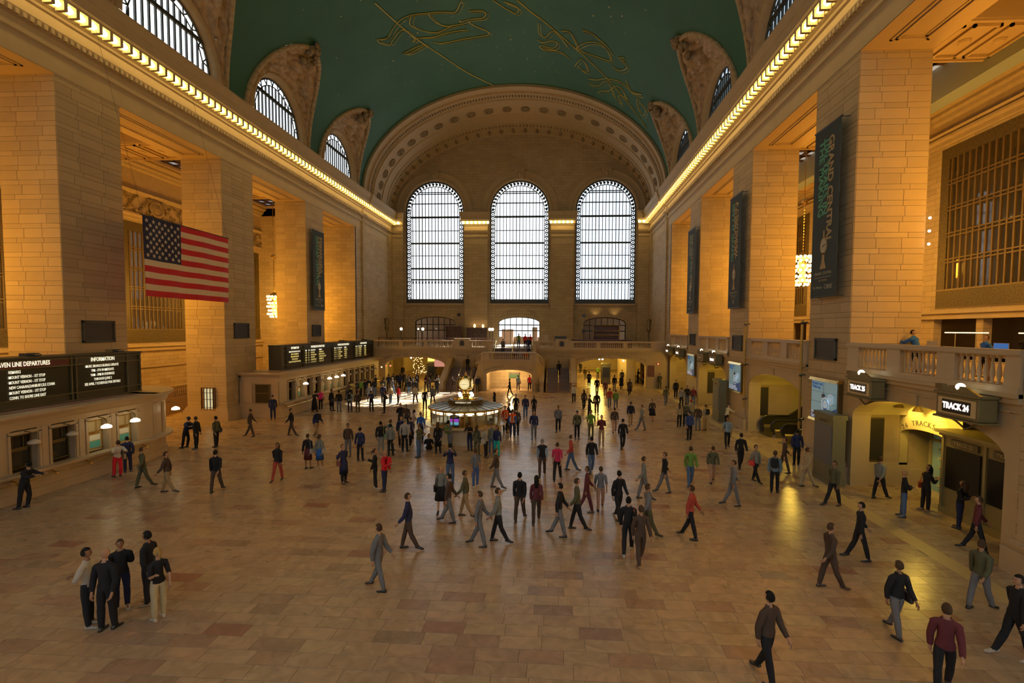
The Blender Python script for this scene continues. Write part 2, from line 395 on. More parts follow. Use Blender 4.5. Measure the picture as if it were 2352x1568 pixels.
M_sail = mat('plaster_relief', (.46, .36, .26), .8, noise=.75, nscale=2.4, bump=1.0, bscale=3.5, spec=.25)
def lunette(s, yc, idx):
    root = struct('window_%d' % idx)
    X = s * 19.05; ns = 40; nr = 14; rr = random.Random(idx)
    rows = []
    for j in range(nr + 1):
        u = j / nr; row = []
        for i in range(ns + 1):
            t = PI * i / ns; c, q = math.cos(t), math.sin(t)
            p0 = Vector((X, yc + 4.2 * c, 24.2 + 4.95 * q)); z1 = VZ + LH * q
            p1 = Vector((s * vx(z1), yc + LW * c, z1)); p = p0.lerp(p1, u)
            if 1 < j < nr and 1 < i < ns - 1:
                amp = .34 * math.sin(PI * u) * (.4 + q)
                g = math.sin(t * 17 + 3 * u) * math.sin(u * 13 + t * 5) + rr.uniform(-1, 1)
                p += Vector((-s * .5, 0, -.8)) * amp * g
            row.append(p)
        rows.append(row)
    b = MB(); b.grid(rows); b.build('relief_vault', M_sail, root, smooth=True)
    b = MB(); pts = []
    for i in range(ns + 1):
        t = PI * i / ns; z1 = VZ + LH * math.sin(t); pts.append((s * vx(z1) - s * .02, yc + LW * math.cos(t), z1 - .03))
    b.path(pts, .2, 8); b.build('edge_rib', M_trim, root, smooth=True)
    b = MB()
    for i in range(26):
        a = rr.uniform(0, 1); t = PI / 2 + rr.uniform(-.16, .16)
        z1 = VZ + LH * math.sin(t) + rr.uniform(-1.0, .35)
        b.ball((s * (vx(min(z1, 36)) - rr.uniform(-.1, .35)), yc + rr.uniform(-.65, .65), z1 - .15), rr.uniform(.12, .34), 6, sz=rr.uniform(.6, 1.4))
    b.build('cartouche', M_orn, root, smooth=True)
    # wall under the arch, ring mould, reveal
    pr = lambda r1, r2, t: (yc + r1 * math.cos(t), 24.75 + r2 * math.sin(t))
    b = MB(); n = 28
    for (ra, rb), (xa, rc, rd), in [((4.25, 4.4), (0, 4.0, 4.25)), ((4.0, 4.25), (.18, 3.75, 4.05)), ((3.75, 4.05), (.35, 3.65, 3.95))]:
        pass
    prof = [(4.3, 4.45, 0), (4.15, 4.35, -.22), (3.95, 4.2, -.22), (3.8, 4.05, .05), (3.66, 3.95, .3)]
    rows = []
    for r1, r3, dx in prof: rows.append([(X + s * dx, *pr(r1, r3, PI * i / n)) for i in range(n + 1)])
    b.grid(rows); b.build('arch_mould', M_trim, root, smooth=True)
    b = MB(); b.box(X, X + s * .5, yc - 4.6, yc + 4.6, 24.1, 24.75); b.build('window_sill', M_trim, root)
    # iron grille: frame, bars, transom
    fr = MB(); xg = X + s * .35
    ring = [(xg, *pr(3.6, 3.9, PI * i / 20)) for i in range(21)]; fr.path(ring, .09, 6); fr.box(xg - .06, xg + .06, yc - 3.65, yc + 3.65, 24.72, 24.86)
    ring = [(xg, *pr(3.1, 3.4, PI * i / 20)) for i in range(21)]; fr.path(ring, .05, 5)
    fr.box(xg - .08, xg + .08, yc - 3.2, yc + 3.2, 26.9, 27.15)
    for i in range(22):
        t = PI * (i + .5) / 22; p = pr(3.62, 3.92, t); q = pr(3.08, 3.38, t + (.08 if i % 2 else -.08)); fr.tube((xg, *p), (xg, *q), .05, n=5)
    fr.build('window_frame', M_dark, root)
    bar = MB(); bar.box(-.06, .06, -.055, .055, 0, 1); bm = None
    for i in range(13):
        y = yc - 3.0 + i * .5; zt = 24.75 + 3.4 * math.sqrt(max(0, 1 - ((y - yc) / 3.1) ** 2))
        if zt < 25.1: continue
        if bm is None: o = bar.build('mullion', M_dark, root); bm = o
        else: o = link(bm.data, 'mullion', root)
        o.location = (xg, y, 24.75); o.scale = (1, 1, zt - 24.75)
    g = MB(); n = 24; xp = X + s * .45
    g.add([(xp, *pr(3.66, 3.95, PI * i / n)) for i in range(n + 1)], [tuple(range(n + 1))]); g.build('glass_pane', M_glass, root)

def glass_mat():
    m = bpy.data.materials.new('window_glass'); m.use_nodes = True; nt = m.node_tree; N = nt.nodes; L = nt.links
    N.remove(N['Principled BSDF']); o = N['Material Output']
    t = N.new('ShaderNodeBsdfTransparent'); t.inputs[0].default_value = (.93, .97, 1, 1); g = N.new('ShaderNodeBsdfGlossy'); g.inputs['Roughness'].default_value = .05
    x = N.new('ShaderNodeMixShader'); x.inputs[0].default_value = .06; L.new(t.outputs[0], x.inputs[1]); L.new(g.outputs[0], x.inputs[2]); L.new(x.outputs[0], o.inputs[0])
    return m
M_glass = glass_mat()
wi = 4
for s in (-1, 1):
    for yc in BAYC:
        lunette(s, yc, wi); wi += 1
# the building that stands across the light court outside the north lunettes
b = MB(); b.box(27, 28, -20, 80, 20, 46)
b.build('facade_slab', mat('grey_brick', (.30, .36, .42), .8), kind='structure')
# roofs that keep the sky out of the attic behind the side walls
for s in (-1, 1):
    b = MB(); b.box(s * 22, s * 33, -16, 76, 23.6, 24.0); b.build('roof_slab', M_plain, **ST)

# ---------------------------------------------------------------- west arch soffit
def ell(a, bb, y, n=72): return [(a * math.cos(PI * i / n), y, VZ + bb * math.sin(PI * i / n)) for i in range(n + 1)]
arch = struct('trim_west_arch')
SO = [(60.6, 19.06, 12.82), (60.6, 18.75, 12.5), (61.1, 18.7, 12.45), (61.2, 18.85, 12.6), (61.9, 18.85, 12.58), (62.0, 18.65, 12.38), (62.25, 18.65, 12.36), (62.35, 18.85, 12.5),
      (63.5, 18.83, 12.42), (63.6, 18.65, 12.25), (63.8, 18.65, 12.22), (63.9, 18.82, 12.35), (64.9, 18.8, 12.2), (65.0, 18.95, 12.3), (67.0, 18.93, 12.08), (67.1, 18.78, 11.95), (68.6, 18.76, 11.7), (68.7, 18.62, 11.55),
      (69.0, 18.62, 11.52), (69.1, 18.78, 11.62), (70.2, 18.76, 11.45), (70.3, 18.9, 11.5), (71.6, 18.9, 11.3), (71.7, 18.75, 11.15), (72, 18.75, 11.12)]
b = MB(); b.grid([ell(a, bb, y) for y, a, bb in SO]); b.build('arch_soffit', M_trim, arch)
def soff(y):
    for (ya, aa, ba), (yb, ab, bb) in zip(SO, SO[1:]):
        if ya <= y <= yb and yb > ya: t = (y - ya) / (yb - ya); return aa + (ab - aa) * t, ba + (bb - ba) * t
    return 18.8, 11.5
ros = MB(); ros.lathe([(.62, 0), (.62, .09), (.5, .13), (.5, .05), (.2, .05), (.16, .14), (0, .17)], n=14)
for i in range(8):
    t = 2 * PI * i / 8; ros.ball((.33 * math.cos(t), .33 * math.sin(t), .06), .1, 5, sz=.7)
rm = None
for i in range(24):
    t = PI * (i + .5) / 24; a, bb = soff(66.0)
    p = Vector((a * math.cos(t), 66.0, VZ + bb * math.sin(t))); nrm = -Vector((math.cos(t) / a, 0, math.sin(t) / bb)).normalized()
    if rm is None: rm = ros.build('rosette', M_orn, arch); o = rm
    else: o = link(rm.data, 'rosette', arch)
    o.matrix_local = Matrix.Translation(p) @ nrm.to_track_quat('Z', 'X').to_matrix().to_4x4()
lf = MB()
for yy, cnt, rad in ((62.9, 150, .14), (64.4, 0, .1), (71.0, 34, .3), (69.6, 120, .12)):
    a, bb = soff(yy)
    for i in range(cnt):
        t = PI * (i + .5) / cnt; c = (a * math.cos(t) * .996, yy, VZ + bb * math.sin(t) * .996)
        lf.ball(c, rad, 5, sz=.7); lf.ball((c[0], yy + rad * 1.6, c[2]), rad * .55, 5); lf.ball((c[0], yy - rad * 1.6, c[2]), rad * .55, 5)
lf.build('leaf_ornament', M_orn, arch, kind='stuff')
# ---------------------------------------------------------------- cornice with its row of bare bulbs
CPROF = [(.025, 19.43), (.025, 20.42), (.14, 20.5), (.14, 20.72), (.05, 20.78), (.05, 21.05), (.2, 21.12), (.3, 21.36), (.32, 21.42), (.1, 21.46), (.1, 22.05), (.22, 22.1), (.28, 22.2), (.5, 22.3),
         (.5, 22.62), (1.0, 22.62), (1.0, 22.72), (1.1, 22.8), (1.12, 23.3), (1.2, 23.36), (1.32, 23.8), (1.32, 23.92), (0, 24.12)]
M_bulb = mat('bulb_glow', (1, .9, .7), .3, emis=(1.0, .69, .22), es=68)
bulbm = MB(); bulbm.ball((0, 0, 0), .19, 8, sz=.95)
bulb_mesh = bulbm.build('bulb', M_bulb, smooth=True); bdata = bulb_mesh.data; bpy.data.objects.remove(bulb_mesh)
for s in (-1, 1):
    side = 'south' if s < 0 else 'north'
    root = struct('trim_cornice_' + side)
    b = MB(); b.grid([[(s * (19.05 - d), y, z) for d, z in CPROF] for y in (-12, 71.9)]); b.build('cornice_mould', M_plain, root)
    b = MB()
    for i in range(270): y = -11.5 + i * .31; b.box(s * (19.05 - .34), s * (19.05 - .16), y, y + .16, 21.12, 21.34)
    b.build('dentils', M_trim, root, kind='stuff')
    b = MB(); b.prism([(s * (19.05 - d), z) for d, z in CPROF[:-1]] + [(s * 19.05, 24)], 'y', 60.5, 61.25); 
    for i in range(len(b.v)): b.v[i] = (b.v[i][0] - s * .14, b.v[i][1], b.v[i][2])
    b.build('cornice_break', M_plain, root)
    t = thing('cornice_lights', 'long row of bare glowing bulbs under the %s cornice' % ('left-hand' if s < 0 else 'right-hand'), 'lights')
    b = MB(); y = -4.3
    while y < 71.0: b.box(s * (19.05 - 1.02), s * (19.05 - .55), y - .09, y + .09, 22.18, 22.62); y += .6
    b.build('bulb_dividers', M_trim, root, kind='stuff')
    n = 0; y = -4.0
    while y < 71.0:
        link(bdata, 'bulb', t, (s * (19.05 - .82), y, 22.40)); y += .6; n += 1
# pilasters of the west wall, each with its bit of cornice and bulbs
for k, (xa, xb) in enumerate([(-19.0, -17.2), (-8.15, -4.5), (4.6, 8.15), (17.2, 19.0)]):
    root = struct('trim_west_pilaster_%d' % (k + 1))
    b = MB(); b.box(xa + .12, xb - .12, 71.35, 71.9, 4.6, 20.4)
    b.build('pilaster', M_wall_x, root)
    b = MB(); pr = [(71.35 - d, z) for d, z in CPROF]
    pr += [(71.9, 24.12), (71.9, 19.43)]
    n_ = len(pr); e = .0
    vs = []
    for xx, sg in ((xa, -1), (xb, 1)):
        for yy, z in pr:
            d = max(0, 71.35 - yy); vs.append((xx + sg * (d * .35 - .1), yy, z))
    fs = [(i, (i + 1) % n_, n_ + (i + 1) % n_, n_ + i) for i in range(n_)] + [tuple(range(n_))[::-1], tuple(range(n_, 2 * n_))]
    b.add(vs, fs); b.build('capital_cornice', M_plain, root)
    t = thing('cornice_lights', ['two bare bulbs in the corner left of the arched windows', 'six glowing bulbs on the pilaster between left and middle arched windows', 'six glowing bulbs on the pilaster between middle and right arched windows', 'two bare bulbs in the corner right of the arched windows'][k], 'lights')
    x = xa + .1
    while x < xb + .05: link(bdata, 'bulb', t, (x, 70.5, 22.42)); x += .6
# window head mouldings, keystones and sill course of the west wall
root = struct('trim_west_wall')
for xc in (-12.64, .05, 12.68):
    b = MB(); rows = []
    for r, d in ((4.4, 0), (4.5, -.16), (4.75, -.16), (4.85, -.05), (5.5, -.05), (5.6, -.14), (5.75, -.14), (5.8, 0)):
        rows.append([(xc + r * math.cos(PI * i / 30), WY + d, 24.45 + r * math.sin(PI * i / 30)) for i in range(31)])
    b.grid(rows); b.build('arch_mould', M_plain, root)
    b = MB(); b.prism([(xc - .55, 28.9), (xc + .55, 28.9), (xc + .75, 30.3), (xc - .75, 30.3)], 'y', WY - .4, WY); b.box(xc - .95, xc + .95, WY - .55, WY, 30.25, 30.5)
    b.ball((xc, WY - .42, 29.6), .3, 6, sz=1.5); b.build('keystone', M_trim, root)
    b = MB(); b.box(xc - 4.4, xc + 4.4, WY - .3, WY + .4, 10.5, 10.8); b.box(xc - 4.4, xc + 4.4, WY - .12, WY, 9.9, 10.45)
    for i in range(28): b.ball((xc - 4.1 + i * .3, WY - .14, 10.17), .11, 5)
    b.build('sill_course', M_trim, root)
    # tall window: iron grille in front of the glass
    w = struct('window_%d' % ([-12.64, .05, 12.68].index(xc) + 1))
    g = MB(); yy = WY + .55
    pts = [(xc - 4.37, yy, 10.8), (xc - 4.37, yy, 24.45)] + [(xc - 4.37 * math.cos(PI * i / 24), yy, 24.45 + 4.37 * math.sin(PI * i / 24)) for i in range(1, 24)] + [(xc + 4.37, yy, 24.45), (xc + 4.37, yy, 10.8)]
    g.add(pts, [tuple(range(len(pts)))]); g.build('glass_pane', M_glass, w)
    fr = MB(); yg = WY + .32
    fr.box(xc - 4.4, xc + 4.4, yg - .15, yg + .15, 10.8, 11.45)
    for sx in (-1, 1):
        fr.box(xc + sx * 4.3 - .1, xc + sx * 4.3 + .1, yg - .06, yg + .06, 10.8, 24.45); fr.box(xc + sx * 3.68 - .05, xc + sx * 3.68 + .05, yg - .06, yg + .06, 10.8, 24.45)
    for r, w_ in ((4.3, .12), (3.66, .06)): fr.path([(xc + r * math.cos(PI * i / 24), yg, 24.45 + r * math.sin(PI * i / 24)) for i in range(25)], w_, 6)
    fr.build('window_frame', M_dark, w)
    o_ = MB()
    for sx in (-1, 1):
        for i in range(22):
            z = 11.5 + i * .6
            o_.tube((xc + sx * 3.72, yg, z), (xc + sx * 4.26, yg, z + .3), .07, n=4); o_.tube((xc + sx * 3.72, yg, z + .3), (xc + sx * 4.26, yg, z), .07, n=4); o_.ball((xc + sx * 3.99, yg, z + .45), .13, 5)
    for i in range(24):
        a = PI * (i + .5) / 24; o_.ball((xc + 3.98 * math.cos(a), yg, 24.45 + 3.98 * math.sin(a)), .2, 6, sy=.5)
        o_.tube((xc + 3.66 * math.cos(a), yg, 24.45 + 3.66 * math.sin(a)), (xc + 4.3 * math.cos(a + .05), yg, 24.45 + 4.3 * math.sin(a + .05)), .07, n=4)
    for i in range(15):
        x = xc - 3.4 + i * .487; o_.ball((x, yg, 13.95), .13, 5); o_.tube((x - .2, yg, 14.15), (x + .2, yg, 13.75), .045, n=4); o_.tube((x + .2, yg, 14.15), (x - .2, yg, 13.75), .045, n=4); o_.ball((x, yg, 12.7), .06, 4)
    o_.build('scroll_border', M_dark, w)
    bd = None
    for i in range(15):
        x = xc - 3.4 + i * .487; zt = 24.45 + math.sqrt(max(0, 3.62 ** 2 - (x - xc) ** 2))
        if bd is None: q = MB(); q.box(-.05, .05, -.07, .07, 0, 1); bd = q.build('mullion', M_dark, w); o = bd
        else: o = link(bd.data, 'mullion', w)
        o.location = (x, yg, 11.3); o.scale = (1, 1, zt - 11.3)
    bd = None
    for z, th in ((14.35, .1), (16.0, .12), (17.9, .05), (19.75, .12), (21.6, .05), (23.6, .14), (25.6, .07), (27.0, .06), (27.25, .06)):
        hw = 3.66 if z < 24.45 else math.sqrt(3.66 ** 2 - (z - 24.45) ** 2)
        if bd is None: q = MB(); q.box(-1, 1, -.08, .08, -1, 1); bd = q.build('transom', M_dark, w); o = bd
        else: o = link(bd.data, 'transom', w)
        o.location = (xc, yg, z); o.scale = (hw, 1, th)
    # thin glazing bars far behind the grille on the outer sash
    q = MB()
    for i in range(28): q.box(xc - 4.3 + i * .31, xc - 4.3 + i * .31 + .02, WY + .62, WY + .66, 10.8, 24.45 + math.sqrt(max(0, 4.3 ** 2 - (-4.3 + i * .31) ** 2)))
    for i in range(20): q.box(xc - 4.3, xc + 4.3, WY + .62, WY + .66, 11.5 + i * .68, 11.515 + i * .68)
    q.build('outer_sash', M_dark, w)

# ---------------------------------------------------------------- piers built of blocks
def pier(s, y0, y1, blocks, zlo=4.5, face_near=True):
    x0, x1 = s * 19.05, s * 22.15
    root = struct('pier')
    e = .03
    b = MB(); b.box(x0 + s * e, x1 - s * e, y0 + e, y1 - e, 0, 19.44); b.build('core', M_joint, root)
    lo = MB(); rr = random.Random(int(y0 * 10) + s)
    courses = []; z = 0.0
    while z < 19.4:
        for h in (.47, .245):
            if z < 19.4: courses.append((z, min(z + h, 19.44))); z += h
    cache = {}; n = 0; cnt = 0
    for ci, (za, zb) in enumerate(courses):
        g = .006
        offs = [(.0, [1.0, 1.15, 1.0]), (.0, [.72, 1.5, .9]), (.0, [1.15, 1.0, 1.0])][ci % 3][1]
        tall = zb - za > .3
        # faces: 'h' faces the hall, 'n' faces the camera end, 'f' the far end
        for face in ('h', 'n', 'f', 'b'):
            L_ = (y1 - y0) if face in 'hb' else (abs(x1 - x0) - 2 * e)
            k = sum(offs) * (1 if face in 'hb' else .92); u = 0; j = 0
            ws = [o_ * L_ / sum(offs) for o_ in (offs if (ci // 3) % 2 else offs[::-1])]
            for w in ws:
                pj = rr.uniform(0, .006)
                if face == 'h': bb = (x0 - s * pj, x0 + s * e, y0 + u + g, y0 + u + w - g)
                elif face == 'b': bb = (x1 - s * e, x1, y0 + u + g, y0 + u + w - g)
                elif face == 'n': bb = (x0 + s * e + s * (u + g), x0 + s * e + s * (u + w - g), y0 - pj, y0 + e)
                else: bb = (x0 + s * e + s * (u + g), x0 + s * e + s * (u + w - g), y1 - e, y1 + pj)
                bx = (min(bb[0], bb[1]), max(bb[0], bb[1]), bb[2], bb[3], za + g, zb - g)
                if blocks and face in 'hn' and za >= zlo and cnt < 292:
                    q = MB(); dx, dy, dz = bx[1] - bx[0], bx[3] - bx[2], bx[5] - bx[4]
                    key = (round(w, 3), round(dz, 3), face)
                    if key not in cache:
                        q.box(0, dx, 0, dy, 0, dz, c=.006); o = q.build('block', M_block, root); cache[key] = o
                    else: o = link(cache[key].data, 'block', root)
                    o.location = (bx[0], bx[2], bx[4]); cnt += 1
                else: lo.box(*bx, r=rr.random() + .01)
                u += w
    lo.build('ashlar', M_block, root, kind='stuff')
    # moulded foot
    b = MB()
    for d, za, zb in ((.22, 0, .75), (.14, .75, .9), (.08, .9, 1.0)):
        b.box(x0 - s * d, x1 + s * d, y0 - d, y1 + d, za, zb)
    b.build('foot', M_marble, root)
    if s > 0:
        b = MB(); b.box(x0 - .05, x0, y0 + .1, y1 - .1, 1.0, 2.4); b.box(x0 - .09, x0, y0 + .06, y1 - .06, 2.38, 2.46); b.box(x0 - .24, x0, y0 - .02, y1 + .02, .88, .96); b.build('marble_dado', M_marble, root)
    return root
for s in (-1, 1):
    for i, (a, c) in enumerate(PIERS):
        pier(s, a, c, blocks=(i in (2, 3)), zlo=5.0 if (s > 0 and i == 2) else 5.0)

M_gril = mat('grille_bronze', (.14, .09, .03), .6, metal=.2)
# ---------------------------------------------------------------- aisles
M_lit = {}
for s in (-1, 1):
    side = 'south' if s < 0 else 'north'
    zb, zt = (5.6, 16.1) if s < 0 else (8.5, 18.9)
    ops = [(yc, 3.5, zb, zt, .01) for yc in BAYC]
    if s > 0: ops += [(yc + dy, 1.65, 5.25, 8.0, .01) for yc in BAYC for dy in (-1.9, 1.9)]
    arch_wall('wall_%s_aisle' % side, M_wall_y, 'x', s * 31, -12, 58.4, 0 if s < 0 else 5.2, 21.9, ops, s * .5, n=4, **ST)
    w = MB(); w.box(s * 19.05, s * 31, 58.2, 58.6, 0 if s < 0 else 0, 22); w.box(s * 22, s * 31, -12.4, -12, 0, 22); w.build('wall_%s_aisle_end' % side, M_wall_x, **ST)
    c = struct('ceiling_aisle_' + side)
    # cross beams over the piers with sunk panels
    for a, d in PIERS + [(58.2, 61.0)]:
        b = MB(); xa, xb = sorted((s * 22.1, s * 31)); b.box(xa, xb, a, d, 20.7, 22.2); n0 = 5
        for i in range(n0):
            u0 = xa + .5 + i * (xb - xa - 1) / n0; u1 = u0 + (xb - xa - 1) / n0 - .35
            for (p, q, r_, t_) in ((u0, u1, a + .45, a + .57), (u0, u1, d - .57, d - .45), (u0, u0 + .12, a + .45, d - .45), (u1 - .12, u1, a + .45, d - .45)): b.box(p, q, r_, t_, 20.58, 20.7)
            b.ball(((u0 + u1) / 2, (a + d) / 2, 20.68), .3, 6, sz=.4)
        for yy in (a + .08, d - .2): b.box(xa, xb, yy, yy + .12, 20.6, 20.7)
        b.build('beam', M_soffit, c)
    # soffit of the architrave with a moulded panel between piers
    for (a, d), (a2, d2) in zip(PIERS, PIERS[1:] + [(58.2, 60)]):
        b = MB(); xa, xb = sorted((s * 19.05, s * 22.15)); z = 19.44
        b.box(xa, xb, d, a2, z - .02, z + .01)
        for k_, dz in ((.75, .07), (.9, .12), (1.02, .05)):
            for (p, q, r_, t_) in ((xa + k_, xb - k_, d + k_, d + k_ + .1), (xa + k_, xb - k_, a2 - k_ - .1, a2 - k_), (xa + k_, xa + k_ + .1, d + k_, a2 - k_), (xb - k_ - .1, xb - k_, d + k_, a2 - k_)): b.box(p, q, r_, t_, z - dz, z)
        b.build('soffit_panel', M_soffit, c)
    # bay ceilings, each with a glazed skylight
    M_sky = mat('skylight_glass', (.5, .7, .9), .2, emis=(.30, .52, .80), es=1.6)  # pane emission stands in for daylight from above
    for yc in BAYC:
        b = MB(); xa, xb = sorted((s * 22.1, s * 31)); z = 21.8; hy = 3.1; ax, bx = sorted((s * 24.2, s * 29.6))
        b.box(xa, ax, yc - 6, yc + 6, z, z + .3); b.box(bx, xb, yc - 6, yc + 6, z, z + .3); b.box(ax, bx, yc - 6, yc - hy, z, z + .3); b.box(ax, bx, yc + hy, yc + 6, z, z + .3)
        for k_, dz in ((0, .3), (.35, .18), (.7, .1)):
            for (p, q, r_, t_) in ((ax - k_ - .2, bx + k_ + .2, yc - hy - k_ - .2, yc - hy - k_), (ax - k_ - .2, bx + k_ + .2, yc + hy + k_, yc + hy + k_ + .2), (ax - k_ - .2, ax - k_, yc - hy - k_, yc + hy + k_), (bx + k_, bx + k_ + .2, yc - hy - k_, yc + hy + k_)): b.box(p, q, r_, t_, z - dz, z)
        b.build('coffered_ceiling', M_soffit, c)
        b = MB(); b.box(ax, bx, yc - hy, yc + hy, z + .1, z + .14)
        for i in range(6): p = ax + (bx - ax) * i / 5; b.box(p - .17, p + .17, yc - hy, yc + hy, z - .05, z + .1)
        for i in range(6): p = yc - hy + 2 * hy * i / 5; b.box(ax, bx, p - .17, p + .17, z - .05, z + .1)
        b.build('skylight_frame', mat('skylight_iron', (.05, .02, .012), .6), c)
        b = MB()
        for i in range(5):
            for j in range(5):
                p = ax + (bx - ax) * (i + .5) / 5; q = yc - hy + 2 * hy * (j + .5) / 5; b.box(p - .34, p + .34, q - .4, q + .4, z + .05, z + .09)
        b.build('skylight_glazing', M_sky, c)
    # mouldings at the top of the aisle wall and carved frieze over the windows
    w = struct('trim_aisle_' + side)
    X = s * 31
    b = MB(); pz = [(0, zt + .2), (.1, zt + .25), (.1, zt + .5), (.3, zt + .6), (.3, zt + .75), (.06, zt + .8), (.06, zt + 2.4 if s < 0 else zt + .85), (.25, zt + 2.5 if s < 0 else zt + .9), (.35, zt + 2.7 if s < 0 else zt + 1.0), (.05, zt + 2.75 if s < 0 else zt + 1.05), (.05, 20.6), (.3, 20.7), (.35, 20.9), (.55, 21.0), (.55, 21.2), (.9, 21.4), (.9, 21.8)]
    b.grid([[(X - s * d, y, z) for d, z in pz] for y in (-12, 58.2)]); b.build('wall_cornice', M_trim, w)
    if s < 0:
        for yc in BAYC[2:]:
            b = MB(); rr = random.Random(int(yc))
            b.lathe([(.75, 0), (.8, .15), (.6, .2), (.5, .12), (.3, .2), (0, .3)], n=14)
            for i in range(150):
                u = rr.uniform(-4.1, 4.1); v = .62 * math.sin(u * 2.4 + rr.choice((0, PI)))
                b.ball((v + rr.uniform(-.1, .1), u, .06), rr.uniform(.07, .17), 5, sz=.8)
            o = b.build('carved_frieze', M_orn, w, smooth=False, loc=(X + .1, yc, zt + 1.6)); o.rotation_euler = (0, -s * PI / 2, 0)
    b = MB(); b.box(X - s * .0, X - s * .35, -12, 58.2, zb - .35, zb - .15); b.box(X, X - s * .2, -12, 58.2, zb - .7, zb - .35)
    if s < 0: b.box(X, X + .12, -12, 58.2, 3.4, 3.55); b.box(X, X + .25, -12, 58.2, 0, 1.0)
    b.build('sill_course', M_plain, w)
    # big grilled windows
    for bi, yc in enumerate(BAYC):
        if bi < 1: continue
        w = struct('window_%d' % (20 + bi + (0 if s < 0 else 10)))
        fr = MB(); xg = X + s * .1; H = zt - zb
        for yy in (yc - 3.5, yc + 2.85): fr.box(xg - .08, xg + .08, yy, yy + .65, zb + 1.25, zt - .75, m=1)
        fr.box(xg - .08, xg + .08, yc - 3.5, yc + 3.5, zt - .75, zt, m=1); fr.box(xg - .1, xg + .1, yc - 3.5, yc + 3.5, zb, zb + 1.15, m=1)
        fr.box(xg - .12, xg + .12, yc - 3.5, yc + 3.5, zb + 1.15, zb + 1.25, m=0); fr.box(xg - .12, xg + .12, yc - 3.5, yc + 3.5, zb - .02, zb + .08, m=0)
        fr.build('window_frame', [M_bronze, mat('grille_ornament', (.10, .075, .03), .6, metal=.3, noise=.9, nscale=9, bump=1.0, bscale=12)], w)
        bd = None
        for i in range(13):
            y = yc - 2.7 + i * .45
            if bd is None: q = MB(); q.box(-.05, .05, -.055, .055, 0, H - 2.0); bd = q.build('mullion', M_gril, w); o = bd
            else: o = link(bd.data, 'mullion', w)
            o.location = (xg, y, zb + 1.25)
        bd = None
        for i in range(4):
            for dz in (0, .22):
                if bd is None: q = MB(); q.box(-.08, .08, -2.9, 2.9, 0, .08); bd = q.build('transom', M_gril, w); o = bd
                else: o = link(bd.data, 'transom', w)
                o.location = (xg, yc, zb + 1.25 + (i + 1) * (H - 2) / 5 + dz)
        q = MB(); q.box(X + s * .3, X + s * .32, yc - 3.5, yc + 3.5, zb, zt); q.build('glass_pane', M_glass, w)
    # rooms behind the aisle windows
    b = MB(); xa = s * 31.5; xb = s * 38
    for (x0, x1, y0, y1, z0, z1) in ((xb, xb + s * .3, -12, 58, 4, 22), (xa, xb, -12.3, -12, 4, 22), (xa, xb, 58, 58.3, 4, 22), (xa, xb, -12, 58, 20, 20.3), (xa, xb, -12, 58, 4.9, 5.2)):
        b.box(min(x0, x1), max(x0, x1), y0, y1, z0, z1)
    if s > 0: b.box(xa, xb, -12, 58, 8.15, 8.35)
    for yc in BAYC[1:]: light('POINT', 'room_lamp', (s * 34.5, yc, 12), 7500 * (.16 if s < 0 else .03), (1, .5, .14), size=.5)
    b.build('wall_%s_rooms' % side, mat('room_plaster', (.42, .33, .22), .8), **ST)
b = MB(); b.box(13, 39.5, 200, 202, 0, 190); b.box(49, 120, 200, 202, 0, 190); b.build('sun_block_tower', mat('pale_tower', (.62, .68, .74), .8), kind='structure')  # tower slabs shaped to block sun, their gap lets it into the middle window
b = MB(); b.box(-40, 40, -28, -27, 0, 60); b.build('facade_slab', mat('grey_brick', (.3, .36, .42), .8), kind='structure')  # unseen slab added to hold sun and daylight off the east windows
def font(txt, size, m, parent, loc, rot, name='lettering', extrude=.004, align='CENTER', sx=1.0, space=1.0, bold=0.0):
    c = bpy.data.curves.new(name, 'FONT'); c.body = txt; c.size = size; c.extrude = extrude; c.align_x = align; c.align_y = 'CENTER'; c.space_character = space; c.offset = bold; c.resolution_u = 2
    c.materials.append(m); o = bpy.data.objects.new(name, c); col.objects.link(o); o.parent = parent
    o.matrix_local = Matrix.Translation(Vector(loc)) @ rot.to_4x4() @ Matrix.Diagonal((sx, 1, 1, 1)); return o
# orientations: text faces the camera end (-y), the hall from the left wall (+x) or from the right wall (-x)
RF = Matrix(((1, 0, 0), (0, 0, -1), (0, 1, 0)))
RL = Matrix(((0, 0, 1), (1, 0, 0), (0, 1, 0)))
RR = Matrix(((0, 0, -1), (-1, 0, 0), (0, 1, 0)))
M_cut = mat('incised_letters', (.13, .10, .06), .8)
def arc_text(txt, xc, zc, rx, rz, m, parent, y, size, a0, a1, plane='y'):
    n = len(txt)
    for i, ch in enumerate(txt):
        if ch == ' ': continue
        a = a0 + (a1 - a0) * (i + .5) / n; x = xc + rx * math.cos(a); z = zc + rz * math.sin(a)
        t = math.atan2(-rz * math.cos(a), rx * math.sin(a)) 
        if plane == 'y': Rm = RF @ Matrix.Rotation(t, 3, 'Z'); loc = (x, y, z)
        else: Rm = RR @ Matrix.Rotation(t, 3, 'Z'); loc = (y, -x, z)
        font(ch, size, m, parent, loc, Rm, extrude=.006)

